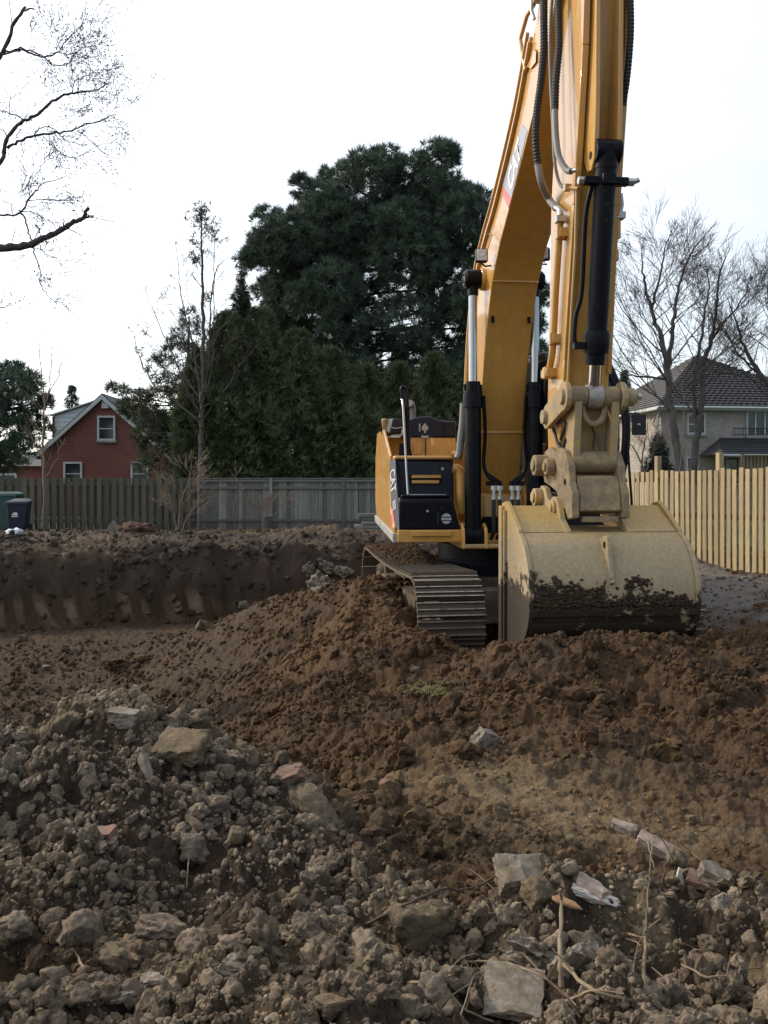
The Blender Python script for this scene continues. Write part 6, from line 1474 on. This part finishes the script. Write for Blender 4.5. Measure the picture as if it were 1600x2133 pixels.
p = sample(650, 31, lambda x, y, k: hollow(x, y) * 1.2, y0=3.4, y1=6.2)
scatter('soil_clods', p, (.012 + .075 * rsz.uniform(0, 1, len(p)) ** 3.0), CC3, 12, seed=32, sink=.35, lighten=1.05)
p = sample(260, 33, lambda x, y, k: gauss(x, y, 1.05, 3.45, .75, .35), y0=2.4, y1=4.4)
scatter('pale_chips', p, (.005 + .026 * rsz.uniform(0, 1, len(p)) ** 3.0), CC3, 12, seed=34, sink=.2, lighten=1.7)
p = sample(500, 35, lambda x, y, k: (k['heap'] * (np.abs(x) < 3)), y0=5.2, y1=9)
scatter('pale_grit', p, (.004 + .014 * rsz.uniform(0, 1, len(p)) ** 3.0), CC3, 12, seed=36, sink=.2, lighten=2.0)

# single clods one could lift out
for me in VAR3: me.materials.append(M['clay'])
VAR3B = []
for me in VAR3:
    c = me.copy(); c.materials.clear(); c.materials.append(M['brown_clod']); VAR3B.append(c)
p = sample(190, 11, lambda x, y, k: k['rub'] * clump(x, y) * (np.abs(x) < y * .46), y0=2.2, y1=5.4)
rr_ = random.Random(2)
for x, y in p:
    s_ = (.028 + .052 * rr_.random() ** 2.0) * (.8 if y < 2.8 else 1)
    o = inst('clod', VAR3[rr_.randrange(10)], None, (x, y, gz(x, y) + s_ * .28), (rr_.uniform(0, 6), rr_.uniform(0, 6), rr_.uniform(0, 6)), (s_, s_, s_))
    tag(o, 'rough lump of grey-brown clay in the rubble of the foreground', 'clod', 'lumps of clay in the foreground rubble')
p = sample(70, 13, lambda x, y, k: k['heap'] * clump(x, y) * (np.abs(x) < y * .44), y0=5.0, y1=11)
for x, y in p:
    s_ = .035 + .075 * rr_.random() ** 1.8
    o = inst('clod', VAR3B[rr_.randrange(10)], None, (x, y, gz(x, y) + s_ * .22), (rr_.uniform(0, 6), rr_.uniform(0, 6), rr_.uniform(0, 6)), (s_, s_, s_))
    tag(o, 'dark brown lump of earth on the heap before the excavator', 'clod', 'lumps of earth on the heap')

# ------------------------------------------------------------------ single stones, bricks, slabs
def chunk(name, size, seed, cuts=7, rough=.03, sub=3, mt='concrete'):
    """angular broken piece: a block with its corners struck off, faces slightly rough"""
    r_ = random.Random(seed); bm = bmesh.new(); bmesh.ops.create_cube(bm, size=2.0)
    for k in range(cuts):
        n = Vector((r_.gauss(0, 1), r_.gauss(0, 1), r_.gauss(0, 1))).normalized(); dd = r_.uniform(.80, 1.12)
        g = bmesh.ops.bisect_plane(bm, geom=bm.verts[:] + bm.edges[:] + bm.faces[:], plane_co=n * dd, plane_no=n, clear_outer=True)
        ed = [e for e in g['geom_cut'] if isinstance(e, bmesh.types.BMEdge)]
        if ed: bmesh.ops.edgeloop_fill(bm, edges=ed)
    bmesh.ops.triangulate(bm, faces=bm.faces)
    soft = mt in ('tan_clay', 'clay', 'brown_clod'); size = [q * (.80 if soft else .76) for q in size]; fine = .15 if soft else .2
    for k in range(5):
        ee = [e for e in bm.edges if e.calc_length() > fine * 1.4]
        if not ee: break
        bmesh.ops.subdivide_edges(bm, edges=ee, cuts=1, use_grid_fill=False); bmesh.ops.triangulate(bm, faces=bm.faces)
    if soft:
        for k in range(4): bmesh.ops.smooth_vert(bm, verts=bm.verts, factor=.5, use_axis_x=True, use_axis_y=True, use_axis_z=True)
    bmesh.ops.triangulate(bm, faces=bm.faces)
    off = Vector((seed, seed * 2.1, 0)); bm.normal_update()
    for v in bm.verts:
        s_ = mnoise.noise(v.co * 2.5 + off) + .5 * mnoise.noise(v.co * 6 + off) + .25 * mnoise.noise(v.co * 14 + off)
        if soft: s_ = s_ * 2.2 + 2.2 * (.45 - mnoise.voronoi(v.co * 2.0 + off)[0][0]) + 1.3 * (.4 - mnoise.voronoi(v.co * 4.5 + off)[0][0])
        else: s_ = s_ * 1.6 + .5 * mnoise.noise(v.co * 25 + off)
        v.co += v.normal * s_ * rough * 1.5
        v.co.x *= size[0] / 2; v.co.y *= size[1] / 2; v.co.z *= size[2] / 2
    me = bpy.data.meshes.new(name); bm.to_mesh(me); bm.free(); me.shade_smooth(); me.set_sharp_from_angle(angle=R(48 if soft else 30)); me.materials.append(M[mt]); return me

def put(name, u, v, size, rot, label, cat, mt='concrete', seed=1, cuts=6, rough=.03, lift=.3, group=None, d=None):
    rough = rough if mt in ('tan_clay', 'clay', 'brown_clod') else rough * 1.7 + .01; lift = lift * .55 - .05
    p = hit(u, v) if d is None else pxd(u, v, d)
    o = inst(name, chunk(name, size, seed, cuts, rough, 3, mt), None, (p.x, p.y, p.z + size[2] * lift * .5), tuple(R(a) for a in rot)); return tag(o, label, cat, group)
put('concrete_block', 1008, 1560, (.17, .13, .19), (20, 25, 30), 'pale block of concrete standing on the brown soil below the bucket', 'stone', seed=3, lift=.7)
put('brick', 806, 1648, (.12, .09, .08), (10, 10, -25), 'broken brick with a pinkish face in the dark hollow mid-ground', 'brick', 'brick', 5, 4, .02, .7)
put('brick', 608, 1628, (.16, .12, .12), (15, -15, 20), 'dusty pinkish broken brick at the top right of the clay heap', 'brick', 'brick', 6, 5, .03, .6)
put('brick', 217, 1752, (.105, .085, .055), (10, -8, -12), 'flat-topped pinkish brick in the middle of the clay heap', 'brick', 'brick', 7, 2, .015, .9)
put('clay_slab', 388, 1580, (.30, .26, .15), (28, -12, -25), 'large pale tilted slab of clay on top of the left heap', 'slab', 'tan_clay', 8, 6, .04, .5)
put('stone', 137, 1525, (.15, .12, .16), (10, 20, 15), 'rounded tan stone on the crest of the left heap', 'stone', 'tan_clay', 9, 8, .04, .7)
put('stone', 262, 1502, (.19, .15, .10), (5, 5, 0), 'pointed pale stone at the crest of the left heap', 'stone', 'concrete', 10, 8, .03, .6)
put('stone_shard', 305, 1615, (.05, .20, .05), (50, 0, 35), 'narrow grey shard of stone leaning on the left heap', 'stone', 'concrete', 11, 5, .02, .9)
put('boulder', 404, 1788, (.16, .13, .15), (5, 10, 30), 'big reddish-grey lump sitting in the middle of the left heap', 'stone', 'clay', 12, 9, .05, .6)
put('stone', 493, 1757, (.085, .075, .075), (20, 5, 10), 'smooth tan stone right of the big reddish lump', 'stone', 'tan_clay', 13, 7, .03, .8)
put('clay_slab', 655, 1700, (.32, .16, .14), (10, 35, -40), 'long smooth tan slab of clay sloping down right of the left heap', 'slab', 'tan_clay', 14, 6, .05, .5)
put('clod', 840, 1600, (.20, .20, .24), (0, 10, 20), 'tall dark brown lump of earth left of the pale concrete block', 'clod', 'brown_clod', 15, 12, .09, .7)
put('clod', 1225, 1545, (.14, .12, .17), (0, 5, 0), 'rounded brown lump of earth below the centre of the bucket', 'clod', 'brown_clod', 16, 12, .06, .5)
put('clod', 1230, 1462, (.26, .22, .18), (0, 5, 10), 'broad lump of earth on the slope straight below the bucket', 'clod', 'brown_clod', 17, 12, .08, .5)
put('clod', 880, 1960, (.24, .20, .24), (8, -6, 15), 'big smooth tan clod of clay crossed by a dark root', 'clod', 'tan_clay', 18, 10, .05, .6)
put('brick', 1372, 1782, (.235, .095, .085), (14, 22, -28), 'long pale brick lying tilted on top of the right rubble', 'brick', 'pale_brick', 19, 2, .015, 1.0)
put('brick', 1300, 1732, (.14, .08, .05), (5, 14, -18), 'flat brown piece of brick behind the long pale brick', 'brick', 'pale_brick', 20, 4, .02, .8)
put('concrete_block', 1090, 1835, (.24, .18, .14), (30, 8, 12), 'pale grey broken concrete slab at the top of the right rubble', 'concrete', 'concrete', 21, 5, .03, .6)
put('stone', 1128, 1872, (.15, .12, .10), (25, 10, 30), 'tan angular stone below the pale concrete slab', 'stone', 'tan_clay', 22, 7, .04, .8)
put('brick', 1235, 1862, (.15, .09, .06), (10, 15, -22), 'pinkish mortar-caked brick beside the white splintered wood', 'brick', 'pale_brick', 23, 4, .03, .9)
put('brick', 1453, 1857, (.10, .07, .055), (8, 14, -26), 'small bright red brick end right of the upright stick', 'brick', 'brick', 24, 2, .02, .9)
put('concrete_block', 1485, 1838, (.14, .10, .09), (10, 25, -40), 'grey concrete lump beside the small red brick', 'stone', 'concrete', 25, 6, .03, .7)
put('stone', 1508, 1898, (.10, .085, .10), (0, 10, 20), 'pale grey angular stone at the right end of the rubble', 'stone', 'concrete', 26, 7, .03, .8)
put('concrete_block', 1068, 2075, (.21, .21, .06), (8, 4, -14), 'flat square concrete slab lying at the bottom of the picture', 'slab', 'concrete', 27, 3, .015, .8)
put('stone', 705, 1915, (.075, .06, .06), (5, 12, 10), 'small grey stone left of the tan clod with the root', 'stone', 'concrete', 28, 7, .03, .8)
put('stone', 640, 1955, (.12, .11, .10), (5, 12, 10), 'crumbly grey stone in the lower middle of the left rubble', 'stone', 'clay', 29, 9, .06, .7)
put('clod', 245, 2015, (.17, .15, .12), (0, 6, 10), 'large tan clod near the bottom left above the flat stones', 'clod', 'tan_clay', 30, 10, .06, .6)
put('clod', 335, 1955, (.20, .15, .11), (0, 6, 20), 'wide brown clod above the tan clod at the bottom left', 'clod', 'clay', 31, 10, .07, .6)
put('stone', 497, 2022, (.13, .09, .06), (0, 5, -10), 'flat pale grey stone at the bottom left of the rubble', 'stone', 'concrete', 32, 8, .05, .7)
put('stone', 325, 2058, (.11, .08, .05), (0, 5, 8), 'flat grey stone below the tan clod at the bottom left', 'stone', 'concrete', 33, 8, .05, .7)
put('stone', 250, 2085, (.09, .07, .04), (0, 5, 30), 'whitish flat stone lowest at the bottom left', 'stone', 'concrete', 34, 8, .04, .7)
put('stone', 690, 2110, (.12, .09, .06), (0, 5, 30), 'pale flat stone at the bottom edge left of the square slab', 'stone', 'tan_clay', 35, 8, .04, .7)
put('stone', 1200, 2020, (.14, .09, .14), (20, 20, 20), 'grey lime-crusted stone behind the sticks in the right rubble', 'stone', 'concrete', 36, 7, .06, .5)
put('concrete_block', 1115, 1990, (.20, .12, .10), (0, 20, 10), 'white lime-crusted rubble piece above the square slab', 'stone', 'concrete', 37, 12, .12, .1)
put('stone', 1480, 1985, (.075, .07, .07), (0, 0, 20), 'dull brown stone low on the right side of the rubble', 'stone', 'tan_clay', 38, 9, .05, .8)
put('stone', 424, 1312, (.28, .10, .24), (25, 20, 30), 'pale slab of stone standing on the floor of the pit', 'stone', 'concrete', 40, 6, .03, .8)
put('stone', 371, 1340, (.17, .10, .15), (20, 20, 30), 'small tan stone left of the standing slab on the pit floor', 'stone', 'tan_clay', 41, 6, .03, .8)
put('stone', 135, 1358, (.17, .10, .16), (10, 20, 30), 'small pale stone on the pit floor near the left wall', 'stone', 'concrete', 42, 6, .03, .8)
put('stone', 97, 1395, (.15, .08, .09), (10, 0, 30), 'flat pale chip of stone on the left of the pit floor', 'stone', 'concrete', 43, 6, .03, .8)
put('stone', 48, 1336, (.22, .10, .18), (10, 0, 30), 'brownish slab at the far left of the pit floor', 'stone', 'clay', 44, 6, .03, .8)
put('stone', 505, 1270, (.26, .2, .18), (10, 0, 30), 'dark rounded boulder at the foot of the pit wall', 'stone', 'clay', 45, 9, .04, .7)
put('clod', 250, 1390, (.55, .45, .26), (0, 0, 30), 'big dark clod in the middle of the pit floor', 'clod', 'brown_clod', 46, 12, .08, .6)
put('clod', 300, 1378, (.40, .3, .15), (0, 0, 10), 'long dark clod right of the big one on the pit floor', 'clod', 'brown_clod', 47, 12, .08, .6)
for k, (u, v, s3, lb) in enumerate([(680, 1180, (.55, .4, .30), 'upper whitish concrete lump in the end of the pit wall'), (712, 1200, (.5, .4, .35), 'right whitish concrete lump in the pit wall by the track'), (668, 1212, (.45, .4, .32), 'lower left whitish concrete lump in the pit wall'), (700, 1172, (.34, .3, .16), 'topmost pale concrete slab in the pit wall by the track'), (640, 1198, (.35, .3, .35), 'leftmost grey concrete lump in the pit wall')]):
    put('concrete_lump', u, v, s3, (10 * k, 20, 30 * k), lb, 'concrete', 'concrete', 60 + k, 12, .09, -.3, 'concrete lumps in the pit wall')
put('stone', 650, 1140, (.3, .2, .14), (0, 0, 10), 'pale tan stone on the lip of the pit', 'stone', 'tan_clay', 70, 7, .03, .8)
put('stone', 1440, 1712, (.06, .05, .05), (0, 0, 10), 'small tan pebble right of the flat tan patch', 'stone', 'tan_clay', 71, 9, .03, .8)
put('stone', 865, 1399, (.10, .08, .07), (0, 0, 10), 'small pale stone on the slope left of the bucket', 'stone', 'concrete', 72, 8, .03, .8)
put('stone', 1195, 1760, (.07, .06, .06), (0, 0, 10), 'small tan stone above the right rubble', 'stone', 'tan_clay', 73, 8, .03, .8)

# white splintered board
def stick(name, pts, r, label, mt='stick', lift=.03, cat='stick', forks=(), n=6, sag=None):
    P = []
    for q in pts:
        p = hit(q[0], q[1]) if len(q) < 4 else pxd(q[0], q[1], q[2])
        if len(q) == 3: p.z += q[2]
        elif len(q) < 3: p.z += lift
        P.append(p)
    # keep neighbours at a similar distance so the stick does not leap between lumps
    o = P[0].copy(); m = MB(); S = spline([p - o for p in P], 6) if len(P) > 2 else [p - o for p in P]
    rr = random.Random(int(pts[0][0])); S = [p + Vector((rr.gauss(0, .0012), rr.gauss(0, .0012), rr.gauss(0, .0012))) for p in S]
    k = len(S) - 1; m.tube(S, [r * .62 * (1 - .5 * i / k) * (1 + .12 * math.sin(i * 1.9)) for i in range(k + 1)], n)
    for (i, du, dd, dz_, fr2) in forks:
        b = S[int(i * k)]; m.tube([b, b + Vector((du * .5, dd * .5, dz_ * .55)), b + Vector((du, dd, dz_))], [fr2 * .6, fr2 * .5, fr2 * .3], 5)
    ob = m.build(name, M[mt], None, 60, loc=o); return tag(ob, label, cat)
put('splintered_board', 1228, 1880, (.24, .055, .030), (4, 10, -16), 'white painted splintered piece of board lying in the right rubble', 'wood', 'white_wood', 80, 5, .05, 1.6)
p = hit(1180, 1915); m = MB(); m.prism([(-.05, 0, .012), (-.02, .02, .014), (.03, .004, -.004), (.052, -.012, -.02), (.02, -.018, -.012), (-.03, -.014, .004)], [(-.046, .004, .022), (-.02, .02, .020), (.03, .004, .004), (.052, -.012, -.014), (.02, -.018, -.002), (-.03, -.014, .016)]); o = m.build('wood_chip', mat('orange_wood', (.34, .18, .085), .8, .4, 25, bump=.003), None, 30, .004, loc=(p.x, p.y, p.z + .03)); tag(o, 'orange-brown broken chip of wood below the white board', 'wood')
p = hit(1415, 1850); m = MB(); m.prism([(-.018, 0, -.02), (.02, 0, -.02), (.012, 0, .045), (.0, 0, .055)], [(-.018, .02, -.02), (.02, .02, -.02), (.012, .015, .045), (.0, .012, .055)]); o = m.build('tile_shard', M['white_wood'], None, 30, .003, loc=(p.x, p.y, p.z + .02)); tag(o, 'small white shard standing beside the red brick end', 'shard')
stick('root', [(760, 1950), (800, 1945, .05), (850, 1950, .10), (890, 1945, .12), (930, 1915, .10), (955, 1895, .06), (1000, 1872, .05), (1060, 1845, .06)], .010, 'dark thin root curving across the big tan clod', 'root', cat='root')
stick('branch', [(1340, 2150, .02), (1343, 2060, .06), (1345, 1990, .05), (1346, 1975, .05)], .011, 'pale crooked upright stick rising from the bottom right', 'stick', cat='branch', forks=((.75, -.05, .02, .03, .006), (.9, .06, .04, .02, .006)))
stick('twig', [(1345, 1985, .06), (1352, 1940, .16), (1362, 1890, .22), (1378, 1868, .20), (1403, 1858, .10)], .0045, 'thin bent twig hooking over from the upright stick to the white shard', 'stick', cat='twig')
stick('branch', [(1170, 2060, .0), (1168, 2030, .05), (1169, 1985, .13), (1168, 1968, .16)], .014, 'short thick broken stick standing behind the square slab', 'stick', cat='branch')
stick('branch', [(1040, 2000, .03), (1090, 2030, .05), (1140, 2075, .04), (1180, 2105, .03), (1210, 2140, .02)], .008, 'dark slanting branch in front of the square slab', 'root', cat='branch', forks=((.3, -.02, .05, .10, .004), (.5, .06, .05, .06, .004)))
stick('branch', [(975, 2035, .03), (1040, 2060, .08), (1100, 2085, .08), (1160, 2110, .06), (1200, 2130, .04)], .006, 'thin straight twig crossing the square slab', 'stick', cat='twig')
stick('branch', [(1175, 2055, .05), (1235, 2095, .03), (1300, 2098, .02)], .010, 'brown branch running right from the broken standing stick', 'stick', cat='branch', forks=((.2, -.05, .03, .05, .005),))
stick('twig', [(1180, 2108, .02), (1240, 2102, .04), (1300, 2097, .03)], .006, 'thin level twig right of the square slab', 'stick', cat='twig')
stick('branch', [(850, 2065, .02), (910, 2095, .03), (970, 2120, .02), (1030, 2140, .0)], .008, 'brown twig running down to the bottom edge left of the square slab', 'stick', cat='branch', forks=((.5, .05, .02, .02, .004), (.7, .03, .04, .05, .004)))
stick('twig', [(960, 2133, .02), (985, 2090, .05), (1000, 2070, .05)], .004, 'thin upright twig at the bottom edge beside the square slab', 'stick', cat='twig')
stick('twig', [(1305, 2095, .0), (1325, 2040, .07), (1345, 1985, .08)], .004, 'thin straight twig leaning against the upright pale stick', 'stick', cat='twig')
stick('branch', [(1286, 2016, .03), (1330, 2018, .03), (1375, 2002, .03)], .008, 'short level branch behind the upright pale stick', 'root', cat='branch')
stick('twig', [(1400, 1795, .10), (1440, 1810, .06), (1470, 1838, .06), (1510, 1860, .03)], .003, 'hair-thin twig trailing right from the long pale brick', 'stick', cat='twig')
stick('twig', [(1338, 1768, .05), (1350, 1795, .05), (1362, 1822, .02)], .006, 'small stick leaning on the near face of the long pale brick', 'stick', cat='stick')
stick('branch', [(1270, 1900, .03), (1295, 1920, .03), (1318, 1940, .02)], .008, 'short dark stick below the white splintered board', 'root', cat='stick')
stick('branch', [(148, 2000, .03), (165, 2025, .03), (188, 2065, .03)], .009, 'short pale stick lying at the lower left', 'stick', cat='stick', forks=((.85, -.05, -.02, .0, .004),))
stick('branch', [(-20, 1953, .03), (25, 1948, .03), (55, 1940, .03)], .008, 'brown stick entering at the left edge', 'stick', cat='stick')
stick('twig', [(388, 1852, .0), (391, 1832, .04), (395, 1812, .06)], .004, 'tiny upright twig in front of the big reddish lump', 'stick', cat='twig')
stick('twig', [(-5, 1815, .02), (15, 1785, .05), (25, 1765, .05)], .004, 'thin dark twig leaning at the left edge of the heap', 'root', cat='twig')
stick('twig', [(225, 1852, .03), (270, 1845, .03), (292, 1838, .03), (330, 1858, .03)], .003, 'thin dark twig lying across the middle of the left heap', 'root', cat='twig')
stick('twig', [(260, 2070, .02), (300, 2050, .03), (325, 2040, .03)], .004, 'thin brown twig beside the flat stones at the lower left', 'stick', cat='twig')
stick('branch', [(1310, 1965, .03), (1325, 1985, .05), (1345, 1995, .05)], .008, 'short forked stick meeting the upright stick', 'stick', cat='stick')
stick('branch', [(1420, 2035, .02), (1480, 2060, .03), (1530, 2045, .03), (1585, 2030, .02)], .006, 'curved grey twig lying at the lower right edge', 'stick', cat='twig', forks=((.3, .05, -.03, .02, .004), (.6, .03, .05, .03, .003)))
stick('twig', [(1410, 1985, .02), (1440, 1995, .03), (1480, 2005, .02)], .004, 'thin twig above the curved grey twig at the lower right', 'stick', cat='twig')
# tuft of dry roots low in the rubble
r_ = random.Random(9); m = MB(); p = hit(985, 2060)
for k in range(60):
    a = Vector((r_.gauss(0, .05), r_.gauss(0, .04), r_.uniform(0, .03))); d_ = Vector((r_.gauss(0, 1), r_.gauss(0, 1), r_.uniform(0, .8))).normalized() * r_.uniform(.03, .10)
    m.tube([a, a + d_ * .5 + Vector((0, 0, .012)), a + d_], [.0016, .0013, .0008], 3)
o = m.build('root_tuft', M['stick'], None, 60, loc=p); tag(o, 'tuft of fine dry roots left of the square slab', None, None, 'stuff')
m = MB(); p = hit(915, 1445)
for k in range(120):
    a = Vector((r_.gauss(0, .12), r_.gauss(0, .10), r_.uniform(0, .03))); d_ = Vector((r_.gauss(0, 1), r_.gauss(0, 1), r_.uniform(.1, 1.0))).normalized() * r_.uniform(.05, .14)
    m.tube([a, a + d_ * .5, a + d_ - Vector((0, 0, .02))], [.003, .002, .001], 3)
o = m.build('grass_tuft', mat('dry_grass', (.20, .19, .07), .8, .3, 20), None, 60, loc=p); tag(o, 'small yellow-green tuft of turf on the heap left of the bucket', None, None, 'stuff')

# soil carried on the near track
tk_ = next(o for o in bpy.data.objects if o.name == 'track')
rs = np.random.RandomState(44); va = [me_arrays(v) for v in clod_variants(1, 5, .4, 300)]; Vs, Fs, Cs, off = [], [], [], 0
for k in range(1400):
    f = rs.uniform(.22, 1.0) ** .8; c = CF + ax * (TL * f) + up * (RT + .082 - .05 * math.sin(math.pi * f)) + lat * rs.uniform(-.38, .38)
    c = MW @ c; V, F = va[rs.randint(5)]; s_ = rs.uniform(.008, .034) * (1.2 if f > .5 else .8)
    Vs.append(V * np.array([s_ * 1.3, s_ * 1.3, s_ * .7]) + np.array(c)); Fs.append(F + off); off += len(V)
o = bpy.data.objects.new('caked_soil', np_mesh('caked_soil', np.concatenate(Vs), np.concatenate(Fs), None, M['brown_clod'])); COL.objects.link(o); o.parent = tk_; o['kind'] = 'stuff'

# mud caked on the heel of the bucket, with real thickness
bk_ = next(o for o in bpy.data.objects if o.name == 'bucket'); Vs, Fs, off = [], [], 0
cen = [(rs.uniform(-.70, .25), rs.uniform(.44, .66)) for k in range(16)] + [(rs.uniform(-.70, .70), rs.uniform(.40, .52)) for k in range(14)]
for k in range(900):
    c0_ = cen[rs.randint(len(cen))]; s0_ = c0_[0] + rs.normal() * .06; z0_ = c0_[1] + rs.normal() * .035
    if abs(s0_) > .72 or z0_ < .36: continue
    d0_ = min(so, key=lambda q: abs(q[1] - z0_) + (5 if q[0] > 8.5 else 0))[0]; V, F = va[rs.randint(5)]; s_ = rs.uniform(.008, .024)
    p = L(s0_, d0_ - .002 - (.022 if z0_ < .5 else 0), z0_)
    Vs.append(V * np.array([s_ * 1.2, s_ * .55, s_ * 1.2]) + np.array(p)); Fs.append(F + off); off += len(V)
M['mud'] = mat('dark_mud', (0.050, 0.034, 0.021), .95, .4, 30, bump=.01, bscale=60, spec=.15)
o = bpy.data.objects.new('caked_mud', np_mesh('caked_mud', np.concatenate(Vs), np.concatenate(Fs), None, M['mud'])); COL.objects.link(o); o.parent = bk_; o['kind'] = 'stuff'

# loose twigs strewn over the right rubble
rt = random.Random(31)
for k in range(16):
    u, v = rt.uniform(960, 1560), rt.uniform(1820, 2110); a = hit(u, v); an = rt.uniform(0, 3.14); ln = rt.uniform(.06, .16)
    dv = Vector((math.cos(an), math.sin(an) * .8, rt.uniform(-.1, .35))) * ln
    m = MB(); m.tube([Vector((0, 0, .012)), dv * .5 + Vector((rt.gauss(0, .008), rt.gauss(0, .008), .016)), dv + Vector((0, 0, .012))], [.0028, .0024, .0014], 5)
    o = m.build('twig', M['stick' if k % 3 else 'root'], None, 60, loc=a); tag(o, 'thin broken twig strewn on the rubble at the lower right', 'twig', 'twigs strewn over the right rubble')
